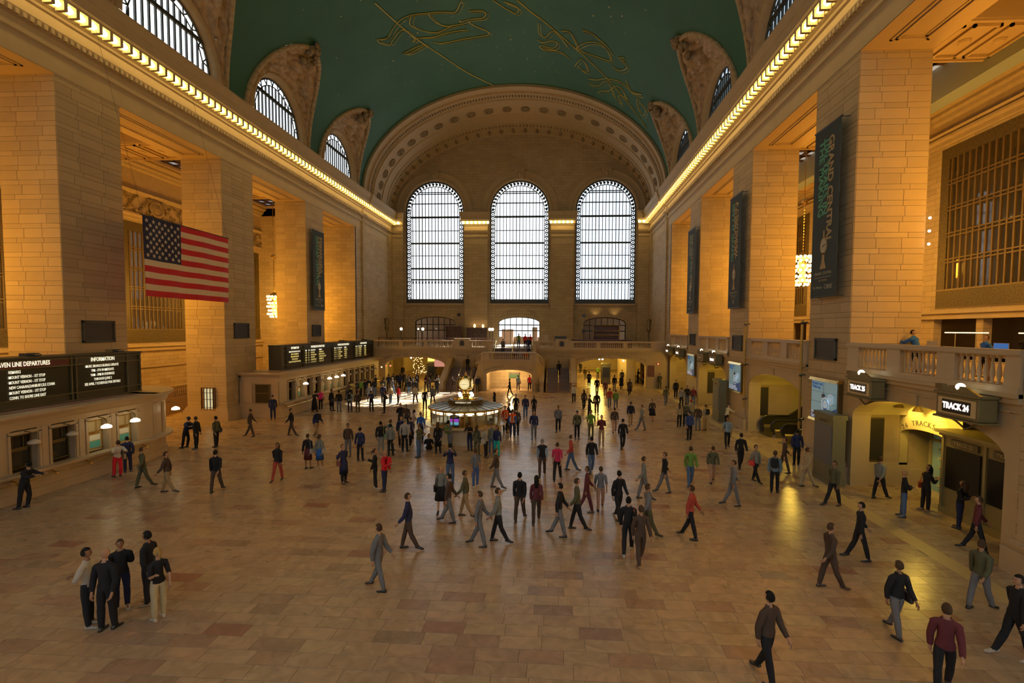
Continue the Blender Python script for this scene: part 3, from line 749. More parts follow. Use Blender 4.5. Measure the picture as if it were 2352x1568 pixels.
# ---- balusters
blm = MB(); blm.lathe([(.07, 0), (.07, .04), (.035, .06), (.075, .18), (.062, .27), (.03, .42), (.045, .46), (.03, .48), (.07, .5), (.07, .54)], n=8)
bal_o = blm.build('baluster', M_marble, smooth=True); bal_d = bal_o.data; bpy.data.objects.remove(bal_o)
def balustrade(root, p0, p1, z, groups, h=1.0, tall=(), thick=.34):
    """rail from p0 to p1 (xy); groups = [(t0,t1)] in metres along that hold balusters; the rest is solid dado"""
    a, c = Vector((*p0, 0)), Vector((*p1, 0)); d = (c - a); L_ = d.length; d.normalize(); nrm = Vector((-d.y, d.x, 0))
    ang = math.atan2(d.y, d.x)
    def bx(m, t0, t1, w, z0, z1):
        q = MB(); q.box(t0, t1, -w / 2, w / 2, z0, z1)
        m.add([(a.x + d.x * v[0] + nrm.x * v[1], a.y + d.y * v[0] + nrm.y * v[1], v[2]) for v in q.v], q.f)
    b = MB(); bx(b, 0, L_, thick + .06, z, z + .16); bx(b, 0, L_, thick, z + .16, z + .2); b.build('plinth', M_marble, root)
    b = MB(); bx(b, 0, L_, thick + .12, z + h - .16, z + h - .06); bx(b, 0, L_, thick + .04, z + h - .06, z + h); bx(b, 0, L_, thick, z + h - .2, z + h - .16); b.build('handrail', M_marble, root)
    b = MB(); t = 0
    for g0, g1 in list(groups) + [(L_, L_)]:
        if g0 - t > .02: bx(b, t, g0, thick - .04, z + .2, z + h - .2)
        t = g1
    for t0, t1, hh in tall: bx(b, t0, t1, thick + .1, z, z + hh); bx(b, t0 - .08, t1 + .08, thick + .2, z + hh, z + hh + .08)
    b.build('dado', M_marble, root)
    for g0, g1 in groups:
        n = max(1, round((g1 - g0) / .225))
        for i in range(n):
            u = g0 + (g1 - g0) * (i + .5) / n; o = link(bal_d, 'baluster', root, (a.x + d.x * u, a.y + d.y * u, z + .2)); o.scale = (1, 1, (h - .4) / .54)

# ================================================================ west balcony
BZ = 4.6
wb = struct('trim_west_balcony')
FY = 58.5
bops = [(-11.75, 3.72, 0, 2.55, .95), (12.25, 4.1, 0, 2.55, 1.0)]
arch_wall('balcony_wall_left', M_plain, 'y', FY, -19.05, -2.0, 0, BZ - .1, bops[:1], .9, wb)
arch_wall('balcony_wall_right', M_plain, 'y', FY, 2.8, 19.05, 0, BZ - .1, bops[1:], .9, wb)
b = MB()
for xa, xb in ((-19.05, -2.0), (2.8, 19.05)):
    b.box(xa, xb, FY - .22, FY + .1, 4.28, BZ); b.box(xa, xb, FY - .12, FY, 4.12, 4.28); b.box(xa, xb, FY - .28, FY, 4.45, 4.52)
    b.box(xa, xb, FY + .1, 60.4, 4.2, BZ)
b.box(-19.05, 19.05, 60.4, WY, 4.2, BZ)
for xa in (-11.9, 12.1): b.box(xa, xa + .45, FY - .06, FY, 3.45, 4.15)
b.build('floor_slab', M_plain, wb)
b = MB(); b.box(-2.4, -2.0, 57.4, 60.4, 2.8, BZ + .5); b.box(2.8, 3.2, 57.4, 60.4, 2.8, BZ + .5); b.build('stair_cheek', M_marble, wb)
X0 = -19.05
balustrade(wb, (X0, FY), (-2.0, FY), BZ, [(t - X0, u - X0) for t, u in ((-18.6, -17.0), (-16.5, -13.7), (-13.25, -10.5), (-10.1, -7.1), (-4.6, -3.05))], 1.0, tall=[(-6.75 - X0, -4.95 - X0, 1.16)])
balustrade(wb, (2.8, FY), (19.05, FY), BZ, [(t - 2.8, u - 2.8) for t, u in ((3.6, 5.2), (7.7, 10.4), (10.9, 13.6), (14.1, 16.9))], 1.0, tall=[(2.75, 4.3, 1.16)])
for xx in (-5.85, 6.3):
    b = MB(); b.prism([(xx - .27, 4.95), (xx + .27, 4.95), (xx + .27, 5.4), (xx + .17, 5.56), (xx, 5.6), (xx - .17, 5.56), (xx - .27, 5.4)], 'y', FY - .3, FY - .24)
    tab = b.build('wall_tablet', M_plaque); tab['label'] = 'small dark arched tablet on the pier left of the stair gap' if xx < 0 else 'small dark arched tablet on the pier right of the stair gap'; tab['category'] = 'plaque'
# centre flight from the landing up to the balcony
st = struct('trim_grand_staircase')
M_step = mat('stair_marble', (.20, .13, .105), .4, noise=.15, nscale=4)
b = MB(); n = 9; b.box(-2.0, 2.8, 60.1, 60.4, 3.2, 4.6)
sd = None
for i in range(n):
    z = 3.2 + (i + 1) * 1.4 / n
    if sd is None: q = MB(); q.box(-2.0, 2.8, 0, .34, -.155, 0, c=.012); sd = q.build('step', M_step, st); o = sd
    else: o = link(sd.data, 'step', st)
    o.location = (0, 57.5 + i * .3, z)
# side flights
for x0, x1 in ((-7.0, -4.05), (4.45, 7.35)):
    n = 14; sd = None
    for i in range(n):
        z = (i + 1) * 2.3 / n
        if sd is None: q = MB(); q.box(x0, x1, 0, .33, -.165, 0, c=.012); sd = q.build('step', M_step, st); o = sd
        else: o = link(sd.data, 'step', st)
        o.location = (0, 53.75 + i * .29, z)
    b = MB(); b.box(x0, x1, 57.8, FY, 0, 2.3); b.build('landing', M_step, st)
    xo = x0 - .5 if x0 < 0 else x1
    b = MB(); b.prism([(53.5, 0), (53.5, 1.05), (53.9, 1.1), (58.2, 3.35), (FY, 3.4), (FY, 0)], 'x', xo, xo + .5)
    b.prism([(53.45, 1.05), (53.9, 1.1), (58.2, 3.35), (FY, 3.4), (FY, 3.52), (58.1, 3.47), (53.85, 1.23), (53.45, 1.18)], 'x', xo - .06, xo + .56); b.build('cheek_wall', M_marble, st)
    for xx in ((x0 + .15), (x0 + x1) / 2, (x1 - .15)):
        b = MB(); b.path([(xx, 53.6, 0), (xx, 53.6, 1.05), (xx, 58.0, 3.35), (xx, 58.0, 2.3)], .045, 8); b.path([(xx, 55.7, 1.1), (xx, 55.7, 2.1)], .03)
        b.build('brass_rail', M_brass, st)
for xx in (-1.85, .35, 2.65):
    b = MB(); b.path([(xx, 57.5, 3.2), (xx, 57.5, 4.15), (xx, 60.1, 5.55), (xx, 60.4, 4.6)], .045, 8); b.build('brass_rail', M_brass, st)
b = MB(); b.box(-3.6, 4.1, 54.6, 57.6, 3.0, 3.2); b.box(-3.6, -2.0, 57.5, FY, 3.0, 3.2); b.box(2.8, 4.1, 57.5, FY, 3.0, 3.2); b.build('landing', M_plain, st)
# curved front of the landing with the low arch in it
XC = .35
def plan(u):   # u -1..1 along the front
    a = abs(u)
    if a < .62: x = a / .62 * 2.9; y = 54.0 + .05 * a
    else: t = (a - .62) / .38; x = 2.9 + 1.0 * math.sin(t * PI / 2); y = 54.03 + 2.0 * (1 - math.cos(t * PI / 2))
    return XC + math.copysign(x, u), y
def ztop(u):
    a = abs(u); return 3.45 if a < .62 else 3.45 - 1.3 * ((a - .62) / .38) ** 1.3
us = [-1 + 2 * i / 80 for i in range(81)]
b = MB()
def arch_z(x):
    q = 1 - ((x - XC) / 2.65) ** 2; return 1.75 + .68 * math.sqrt(q) if q > 0 else 0
for d0, fl_ in ((0, 0), (.35, 1)):
    for ua, ub in zip(us, us[1:]):
        (xa, ya), (xb, yb) = plan(ua), plan(ub); za, zb_ = (arch_z(xa), arch_z(xb)) if abs(xa - XC) < 2.65 and abs(xb - XC) < 2.65 else (0, 0)
        b.add([(xa, ya + d0, za), (xb, yb + d0, zb_), (xb, yb + d0, ztop(ub)), (xa, ya + d0, ztop(ua))], [(0, 1, 2, 3)])
b.build('landing_front', M_plain, st)
b = MB(); n = 24; A = [XC - 2.62 * math.cos(PI * i / n) for i in range(n + 1)]
rows = [[(x, y, arch_z(x) if abs(x - XC) < 2.62 else 1.75) for x in A] for y in (54.0, 58.2)]
b.grid(rows); b.box(XC - 2.75, XC - 2.62, 54.05, 58.2, 0, 1.8); b.box(XC + 2.62, XC + 2.75, 54.05, 58.2, 0, 1.8); b.box(XC - 2.7, XC + 2.7, 58.1, 58.3, 0, 2.6); b.build('niche', M_wall_x, st)
b = MB(); b.grid([[(*[plan(u)[0], plan(u)[1] + d], ztop(u) + z) for u in us] for d, z in ((-.1, 0), (-.1, .12), (-.03, .15))]); b.grid([[(*[plan(u)[0], plan(u)[1] + d], ztop(u) + z) for u in us] for d, z in ((-.12, .82), (-.12, .95), (.2, .98), (.4, .95), (.4, .8), (-.12, .82))]); b.build('handrail', M_marble, st)
b = MB()
for ua, ub in zip(us, us[1:]):
    if abs(ua) < .5 or .70 < abs(ua) < .9: continue
    (xa, ya), (xb, yb) = plan(ua), plan(ub)
    for d in (-.02, .3): b.add([(xa, ya + d, ztop(ua) + .1), (xb, yb + d, ztop(ub) + .1), (xb, yb + d, ztop(ub) + .85), (xa, ya + d, ztop(ua) + .85)], [(0, 1, 2, 3)])
b.build('dado', M_marble, st)
for i in range(21):
    u = -.49 + .98 * i / 20; x, y = plan(u); link(bal_d, 'baluster', st, (x, y + .14, ztop(u) + .14)).scale = (1, 1, 1.28)
for sg in (-1, 1):
    for i in range(5): u = sg * (.72 + .17 * i / 4); x, y = plan(u); link(bal_d, 'baluster', st, (x, y + .14, ztop(u) + .14)).scale = (1, 1, 1.28)
    x = XC + sg * 3.9; xa, xb = sorted((x, x - sg * .45))
    b = MB(); b.prism([(53.6, 0), (53.6, 1.1), (55.9, 2.15), (56.6, 2.6), (58.4, 3.4), (58.4, 0)], 'x', xa, xb); b.prism([(53.5, 1.1), (55.9, 2.15), (56.6, 2.6), (58.4, 3.4), (58.4, 3.52), (56.5, 2.72), (55.8, 2.28), (53.5, 1.22)], 'x', xa - .05, xb + .05); b.build('cheek_wall', M_marble, st)
for t, xc, zc, rx, rz, sz, a0, a1 in (('DINING CONCOURSE', XC, 1.95, 3.0, .85, .2, 2.75, 1.75), ('OYSTER BAR', XC, 1.95, 3.0, .85, .2, 1.3, .5)): arc_text(t, xc, zc, rx, rz, M_cut, st, 53.97, sz, a0, a1)
for t, xc, hw, a0, a1 in (('SUBWAY SHUTTLE', -11.75, 4.3, 2.7, 1.75), ('42ND STREET', -11.75, 4.3, 1.38, .6), ('TICKET MACHINES', 12.25, 4.7, 2.65, 1.75), ('TRACKS 11 TO 42', 12.25, 4.7, 1.38, .5)): arc_text(t, xc, 2.8, hw, 1.05, M_cut, wb, FY - .02, .27, a0, a1)
font('WEST BALCONY', .26, M_cut, wb, (-5.7, FY - .02, 3.75), RF); font('WEST BALCONY', .26, M_cut, wb, (6.5, FY - .02, 3.75), RF)
arc_text('TO VANDERBILT AVENUE', .05, 8.5, 3.0, 1.35, M_cut, wb, WY - .02, .34, 2.6, .55); arc_text('THE CAMPBELL APARTMENT', .05, 8.1, 3.35, 1.15, M_cut, wb, WY - .02, .34, 2.65, .5)
# passages under the balcony
M_pass = mat('passage_stone', (.50, .40, .23), .6, noise=.1, nscale=2)
for nm, xa, xb in (('wall_passage_left', -19, -3.2), ('wall_passage_right', 3.6, 19)):
    b = MB(); b.box(xa, xb, 84.5, 84.8, 0, 4.2); b.box(xa, xa + .2, 59.4, 84.8, 0, 4.2); b.box(xb - .2, xb, 59.4, 84.8, 0, 4.2); b.box(xa, xb, 59.4, 84.8, 4.05, 4.2)
    xm = -11.2 if xa < 0 else 14.6; b.box(xm, xm + 1.1, 62.5, 71.5, 0, 4.1); b.build(nm, M_pass, **ST)
    for yy in (61.5, 67.5, 77): light('POINT', 'passage_lamp', ((xa + xb) / 2, yy, 3.6), 3600, (1, .63, .11), size=.25)
light('POINT', 'niche_lamp', (XC, 55.6, 2.1), 3600 * .8, (1, .62, .25), size=.2)
# doors / glazed lunettes in the lower west wall
for k, xc in enumerate((-12.6, .05, 12.68)):
    w = struct('door_%d' % (k + 1)); yy = WY + .35
    tz = lambda x: 7.95 + .86 * math.sqrt(max(0, 1 - ((x - xc) / 3.1) ** 2))
    b = MB(); b.path([(xc + 3.05 * math.cos(PI * i / 20), yy, 7.95 + .82 * math.sin(PI * i / 20)) for i in range(21)], .07, 5)
    for z in (7.55, 6.7): b.box(xc - 3.1, xc + 3.1, yy - .08, yy + .08, z, z + .16)
    for i in range(8): x = xc - 3.05 + i * .871; b.box(x - .05, x + .05, yy - .07, yy + .07, BZ, tz(x))
    b.build('door_frame', mat('dark_bronze_frame', (.05, .04, .025), .5, metal=.4), w)
    b = MB()
    for i in range(21): x = xc - 3.0 + i * .3; b.box(x - .012, x + .012, yy - .02, yy + .02, 6.85, tz(x))
    for z in (7.1, 7.3, 7.95, 8.2, 8.45): b.box(xc - 3.05 * math.sqrt(max(0, 1 - max(0, (z - 7.95) / .86) ** 2)), xc + 3.05 * math.sqrt(max(0, 1 - max(0, (z - 7.95) / .86) ** 2)), yy - .02, yy + .02, z - .012, z + .012)
    b.build('glazing_bars', M_dark, w)
    q = MB(); q.box(xc - 3.1, xc + 3.1, yy + .1, yy + .11, BZ, 8.9); q.build('glass_pane', M_glass, w)
b = MB(); b.box(-17, -8, 76.5, 77, 4.4, 10); b.box(-17, 17, 72.8, 77, 4.4, 4.6); b.box(8, 17, 76.5, 77, 4.4, 10); b.box(-8.3, -8, 72.8, 77, 4.4, 10); b.box(8, 8.3, 72.8, 77, 4.4, 10); b.box(-17, -8, 72.8, 77, 9.4, 9.6); b.box(8, 17, 72.8, 77, 9.4, 9.6)
b.box(-4, 4, 77, 77.3, 4.4, 5.8); b.box(-3, -1.2, 76, 77, 4.4, 7.0); b.box(1.8, 2.6, 76, 77, 4.4, 7.3)
b.build('wall_west_lobby', mat('lobby_wall', (.45, .30, .20), .7), **ST)
light('POINT', 'lobby_lamp', (-12.6, 74.5, 8.4), 60, (1, .65, .3), size=.3); light('POINT', 'lobby_lamp', (12.6, 74.5, 8.4), 60, (1, .65, .3), size=.3)

# ================================================================ right-hand balcony and track arches
nb = struct('trim_north_balcony')
RZ = 5.2
gaps = list(zip([p[1] for p in PIERS], [p[0] for p in PIERS[1:]] + [58.4]))
M_track = mat('track_hall_stone', (.50, .42, .22), .6, noise=.08, nscale=1.5, bump=.05, bscale=10)
for gi, (a, c) in enumerate(gaps):
    yc = (a + c) / 2; hw = (c - a) / 2 - .45
    arch_wall('balcony_wall', M_plain, 'x', 19.05, a, c, 0, RZ, [(yc, hw, 0, 3.2, 1.05)], .8, nb)
    b = MB(); b.box(18.93, 19.2, a, c, RZ - .3, RZ); b.box(18.83, 19.2, a, c, RZ - .12, RZ); b.box(18.98, 19.1, a, c, RZ - .55, RZ - .5)
    b.box(18.97, 19.06, yc - .2, yc + .2, 4.25, RZ - .5); b.box(18.99, 19.06, a + .2, a + .28, 4.45, RZ - .6); b.box(18.99, 19.06, a + .3, yc - .35, 4.62, 4.68)
    b.box(19.2, 31, a - 3.7, c + .2, RZ - .25, RZ - .02); b.build('balcony_floor', M_plain, nb)
    n = 3; t = []
    L_ = c - a; 
    for i in range(n): u = .5 + i * (L_ - .6) / n; t.append((u, u + (L_ - .6) / n - .75))
    if gi > 0: balustrade(nb, (19.12, a + .02), (19.12, c - .02), RZ, t, 1.28)
    # vaulted lobby behind the arch
    if gi > 0:
        r = struct('wall_track_lobby_%d' % gi)
        xa = 19.85; xb = 24.5 if gi != 2 else 27
        b = MB(); b.box(xa, xb, a - .6, a, 0, 4.95); b.box(xa, xb, c, c + .6, 0, 4.95); b.box(xb, xb + .3, a, c, 0, 4.95); b.box(xa, xb, a, c, 4.75, 4.95)
        b.build('lobby_wall', M_track, r)
        b = MB(); b.grid([[(x, yc - hw * math.cos(PI * i / 16), 3.25 + 1.05 * math.sin(PI * i / 16)) for i in range(17)] for x in (19.8, xb)]); b.build('lobby_vault', M_track, r, smooth=True)
        light('POINT', 'lobby_light', (20.4, c - 2.8 if gi == 1 else yc, 3.5), 1000 * (.6 if gi == 1 else 1), (1, .64, .08), size=.18)
# the wall of offices over the store, its lamps
b = MB(); b.box(31.3, 38, -12, 58, 5.0, 5.2); b.build('floor_store', M_plain, **ST)

# ================================================================ ticket counters on the left
M_cstone = mat('counter_stone', (.48, .375, .25), .5, noise=.14, nscale=1.8, bump=.06, bscale=14)
M_teller = mat('teller_glass', (.02, .018, .01), .15)
def counter(name, label, y0, y1, wins, lit, near_round=False, far_round=False, drawn=None):
    root = thing(name, label, 'ticket counter')
    xf, xb = -15.75, -18.95
    b = MB(); b.box(xb, xf + .12, y0 - .06, y1 + .06, 0, .35); b.box(xb, xf + .06, y0 - .03, y1 + .03, .35, 1.0); b.build('base', M_cstone, root)
    b = MB(); b.box(xb, xf, y0, y1, 2.85, 3.0); b.box(xb, xf + .08, y0 - .05, y1 + .05, 3.0, 3.08); b.box(xb, xf + .04, y0, y1, 3.08, 3.3); b.box(xb - .0, xf + .25, y0 - .2, y1 + .2, 3.3, 3.4); b.box(xb, xf + .38, y0 - .3, y1 + .3, 3.4, 3.5)
    b.build('entablature', M_cstone, root)
    b = MB(); b.box(xf - .1, xf + .42, y0 + .1, y1 - .1, 1.08, 1.16); b.box(xf - .1, xf + .3, y0 + .1, y1 - .1, 1.0, 1.08)
    b.build('ledge', M_marble, root)
    b = MB(); y = y0 + .5
    b.tube((xf + .36, y0 + .4, .82), (xf + .36, y1 - .4, .82), .03, n=6)
    while y < y1 - .3: b.tube((xf + .05, y, .95), (xf + .36, y, .82), .03, n=5); b.ball((xf + .36, y, .8), .06, 6); y += 1.5
    b.build('bag_rail', M_brass, root)
    prev = y0; b = MB()
    hw = .5
    for w in wins: b.box(xf - .5, xf, prev, w - hw, 1.0, 2.85); prev = w + hw
    b.box(xf - .5, xf, prev, y1, 1.0, 2.85); b.box(xb, xb + .1, y0, y1, 0, 3.3); b.box(xb, xf - .01, y0 + .005, y0 + .3, .2, 3.29); b.box(xb, xf - .01, y1 - .3, y1 - .005, .2, 3.29)
    for w in wins:
        b.box(xf - .12, xf + .05, w - hw - .12, w - hw - .02, 1.1, 2.72); b.box(xf - .12, xf + .05, w + hw + .02, w + hw + .12, 1.1, 2.72); b.box(xf - .12, xf + .05, w - hw - .12, w + hw + .12, 2.68, 2.8)
    for k, w in enumerate(wins[:-1]):
        m_ = (w + wins[k + 1]) / 2; b.box(xf, xf + .03, m_ - .12, m_ + .12, 1.16, 2.85)
    b.build('front_wall', M_cstone, root)
    for k, w in enumerate(wins):
        on_ = k in lit
        f = MB(); xg = xf - .3
        f.box(xg - .02, xg + .02, w - hw, w + hw, 2.56, 2.6); f.box(xg - .02, xg + .02, w - hw, w + hw, 2.05, 2.09); f.box(xg - .02, xg + .02, w - hw, w + hw, 1.25, 1.29)
        for sg in (-1, 1): f.box(xg - .02, xg + .02, w + sg * (hw - .03) - .02, w + sg * (hw - .03) + .02, 1.16, 2.7); f.box(xg - .02, xg + .02, w + sg * .2 - .01, w + sg * .2 + .01, 2.09, 2.6)
        f.box(xg - .015, xg + .015, w - .34, w + .34, 1.95, 2.05)
        wf = f.build('window_grille', M_brass if on_ else M_bronze, root)
        q = MB(); q.box(xg - .06, xg - .04, w - hw, w + hw, 1.16, 2.7); q.build('window_blind' if not on_ else 'window_glass', M_teller if not on_ else mat('teller_lit', (.4, .33, .2), .4, emis=(1, .62, .2), es=.35), wf)
        if on_:
            q = MB(); q.box(xg - .03, xg - .02, w - .12, w + .4, 1.3, 1.62); q.build('notice', mat('teal_notice', (.1, .4, .36), .5, emis=(.1, .5, .45), es=.25), wf)
            q = MB(); q.box(xg - .03, xg - .02, w - .12, w + .4, 1.66, 1.9); q.build('notice', mat('white_notice', (.8, .8, .7), .5, emis=(.8, .9, .7), es=.2), wf)
            for i in range(3): pass
        # bracket lamp with a milk glass shade
        l = bpy.data.objects.new('lamp', None); col.objects.link(l); l.parent = root
        b = MB(); b.path([(xf, w, 2.78), (xf + .3, w, 2.74), (xf + .42, w, 2.6), (xf + .42, w, 2.42)], .02, 5); b.ball((xf + .02, w, 2.78), .06, 6); b.build('bracket', M_bronze, l)
        b = MB(); b.lathe([(.05, .12), (.09, .1), (.19, .04), (.21, -.04), (.19, -.06), (0, -.05)], (xf + .42, w, 2.34), n=14)
        b.build('shade', mat('milk_glass_lit', (1, .95, .8), .3, emis=(1.0, .80, .45), es=30) if on_ else mat('milk_glass_off', (.6, .52, .42), .3), l, smooth=True)
    b = MB(); b.box(xb, xf - .3, y0 + .4, y1 - .4, 3.49, 3.53); b.build('roof', mat('counter_roof', (.22, .13, .09), .7), root)
    return root
lamps = []
W1 = [13.0, 14.6, 16.3, 18.1, 19.65, 21.25, 22.8]
cA = counter('ticket_counter', 'stone ticket counter with a round end below the board at the left edge', 9.5, 24.3, W1, {5, 6})
b = MB(); b.lathe([(3.15, 0), (3.15, .35), (3.08, .36), (3.08, 1.0)], (-18.9, 24.1, 0), n=18, a0=0, a1=PI / 2); b.build('rounded_base', M_cstone, cA)
b = MB(); b.lathe([(3.0, 1.0), (3.0, 2.9), (3.2, 3.02), (3.2, 3.28), (3.4, 3.3), (3.5, 3.42), (3.5, 3.5), (0, 3.5)], (-18.9, 24.1, 0), n=18, a0=0, a1=PI / 2)
for t in (.12, .5, .78, 1.3):
    x, y = -18.9 + 3.02 * math.cos(t), 24.1 + 3.02 * math.sin(t); b.tube((x, y, 1.1), (x, y, 2.85), .1, n=6)
b.build('rounded_end', M_cstone, cA)
b = MB(); b.lathe([(3.1, 1.0), (3.42, 1.04), (3.42, 1.16), (3.0, 1.16)], (-18.9, 24.1, 0), n=18, a0=0, a1=PI / 2); b.build('ledge', M_marble, cA)
l = bpy.data.objects.new('lamp', None); col.objects.link(l); l.parent = cA
b = MB(); b.path([(-16.4, 26.0, 2.78), (-16.1, 26.3, 2.7), (-16.1, 26.3, 2.45)], .02, 5); b.build('bracket', M_bronze, l)
b = MB(); b.lathe([(.05, .12), (.09, .1), (.19, .04), (.21, -.04), (.19, -.06), (0, -.05)], (-16.1, 26.3, 2.35), n=14); b.build('shade', MATS['milk_glass_lit'], l, smooth=True)
W2 = [37.85 + i * 1.43 for i in range(13)]
cB = counter('ticket_counter', 'long stone ticket counter with thirteen windows beside the queue', 36.1, 57.0, W2, {1, 4, 5, 6})
b = MB()
for yy, za, zb_ in ((36.04, 1.15, 2.75),):
    b.box(-18.6, -17.9, 36.0, 36.12, 1.2, 2.7); b.box(-16.1, -15.8, 36.0, 36.12, 1.0, 2.8)
b.build('end_pilaster', M_cstone, cB)
b = MB(); b.box(-17.6, -16.5, 36.03, 36.1, 1.2, 2.55); wf = b.build('end_window', M_teller, cB)
b = MB()
for xx in (-17.62, -16.5): b.box(xx - .03, xx + .03, 36.0, 36.1, 1.15, 2.6)
for z in (1.15, 1.9, 2.58): b.box(-17.65, -16.47, 36.0, 36.1, z, z + .05)
b.build('end_window_frame', M_bronze, cB)
# ---- departure boards
M_led = mat('led_text', (1, 1, .8), .5, emis=(1.0, .92, .66), es=5)
M_ledy = mat('led_text_yellow', (1, .9, .3), .5, emis=(1.0, .80, .25), es=5 * .7)
M_led_m = mat('dim_flap', (.03, .026, .012), .5)
def board(label, y0, y1, z0, z1, panels, blue=False, xr=-16.8):
    root = thing('departure_board', label, 'departure board'); d = 1.15
    b = MB(); b.box(xr - d, xr - .06, y0, y1, z0, z1); b.box(xr - d - .05, xr + .04, y0 - .05, y1 + .05, z1, z1 + .08); b.build('case', M_board, root)
    b = MB(); H = z1 - z0
    for z in (z0 + .02, z0 + .36, z1 - .42, z1 - .1): b.box(xr - .06, xr + .05, y0, y1, z, z + .05)
    for y in [y0, y1 - .06] + [p[0] for p in panels] + [p[1] for p in panels]: b.box(xr - .06, xr + .04, y - .03, y + .03, z0, z1)
    b.build('frame', mat('board_frame', (.11, .095, .05), .45, metal=.5), root)
    for (a, c, title, lines, kind) in panels:
        b = MB(); b.box(xr - .05, xr - .03, a + .05, c - .05, z0 + .4, z1 - .45); p = b.build('panel', M_black, root)
        b = MB(); b.box(xr - .05, xr + .0, a + .05, c - .05, z1 - .38, z1 - .1); b.build('title_strip', mat('title_red', (.09, .01, .008), .5) if kind == 'red' else (mat('title_blue', (.012, .03, .035), .5) if kind == 'blue' else M_board), root)
        W_ = c - a
        tc_ = a + W_ * (.45 if kind != 'info' else .5) if kind != 'red' else 18.82
        font(title, .27, M_led, p, (xr + .03, tc_, z1 - .21), RL, sx=.68 if kind != 'blue' else .78, extrude=.003, bold=.004)
        hz = (z1 - .45 - z0 - .4); n = 7 if kind == 'info' else 8
        for i, ln in enumerate(lines):
            z = z1 - .53 - i * .215
            mm = M_led if (not blue or i == 0) else M_ledy
            if kind == 'info': font(ln, .175, mm, p, (xr + .0, (a + c) / 2, z), RL, extrude=.002, sx=.66, bold=.001)
            else:
                for tx, frac, al in ln: font(tx, .175, mm, p, (xr + .0, a + frac * W_, z), RL, extrude=.002, align='LEFT', sx=.62 if not blue else .74, bold=.001)
    b = MB()
    for i in range(3): y = y0 + (y1 - y0) * (.3 + .3 * i); b.box(xr - .7, xr - .3, y, y + .5, z1 + .08, z1 + .22); b.tube((xr - .4, y + .2, z1 + .1), (xr + .1, y + .2, z1 + .16), .04)
    b.build('floodlight', M_dark, root)
    return root
INFO = ['MUSIC BRANCH BUSING UPDATE', '7PM - 5TH IN MIDDAYS', '9AM - 3PM IN EVENINGS', 'THROUGH JUNE 2', 'SEE APRIL 7 SCHEDULE FOR DETAILS']
def dl(rows): return [[(r[0], .04, 0), (r[1], .14, 0), (r[2], .22, 0), (r[3], .50, 0)] for r in rows]
hd = ('TIME', 'TRK', 'DESTINATION', 'REMARKS')
A_l = [('', '', 'DESTINATION', 'REMARKS'), ('12:37', '18', 'NEW HAVEN', 'MOUNT VERNON - 1ST STOP'), ('12:40', '23', 'STAMFORD', 'MOUNT VERNON - 1ST STOP'), ('12:07', '19', 'NEW HAVEN', 'NEW CANAAN,DANBURY,SLE CONN'), ('12:52', '21', 'STAMFORD', 'MOUNT VERNON - 1ST STOP'), ('1:07', '26', 'NEW HAVEN', 'CONN. TO SHORE LINE EAST')]
def rowsA(rows): return [[(r[0], .06, 0), (r[1], .2, 0), (r[2], .3, 0), (r[3], .615, 0)] for r in rows]
board('departure board with white text over the counter at the left edge', 11.5, 24.85, 3.53, 5.62, [(14.4, 21.08, 'NEW HAVEN LINE DEPARTURES', rowsA(A_l), 'red'), (21.3, 24.0, 'INFORMATION', INFO, 'info')])
hl = [hd, ('12:38', '32', 'SOUTHEAST', 'HARLEM 125 ST'), ('12:45', '36', 'N WHITE PLAINS', 'MOUNT VERNON'), ('12:48', '28', 'SOUTHEAST', 'CHAPPAQUA 1ST STOP'), ('12:55', '30', 'N WHITE PLAINS', 'HARLEM 125 ST'), ('1:08', '34', 'N WHITE PLAINS', 'HARLEM 125 ST')]
hu = [hd, ('12:43', '37', 'CROTON', 'MARBLE HILL'), ('12:50', '42', 'POUGHKEEPSIE', 'YONKERS'), ('1:13', '39', 'CROTON', 'RIVERDALE'), ('1:20', '35', 'POUGHKEEPSIE', 'YONKERS'), ('1:43', '40', 'CROTON', 'YONKERS')]
ar = [hd, ('12:31', '110', 'STAMFORD', 'ARRIVED'), ('12:35', '24', 'BREWSTER', 'ON TIME'), ('12:39', '38', 'CROTON', 'ON TIME'), ('12:44', '19', 'N HAVEN', 'ON TIME'), ('12:52', '27', 'WASSAIC', 'LATE 5 MIN')]
board('departure board with yellow text over the long ticket counter', 38.35, 58.1, 3.53, 5.5, [(39.0, 41.6, 'INFORMATION', INFO, 'info'), (41.8, 47.3, 'HARLEM LINE DEPARTURES', dl(hl), 'blue'), (47.5, 52.5, 'HUDSON LINE DEPARTURES', dl(hu), 'blue'), (52.7, 57.9, 'HUDSON ARRIVALS', dl(ar), 'blue')], blue=True)
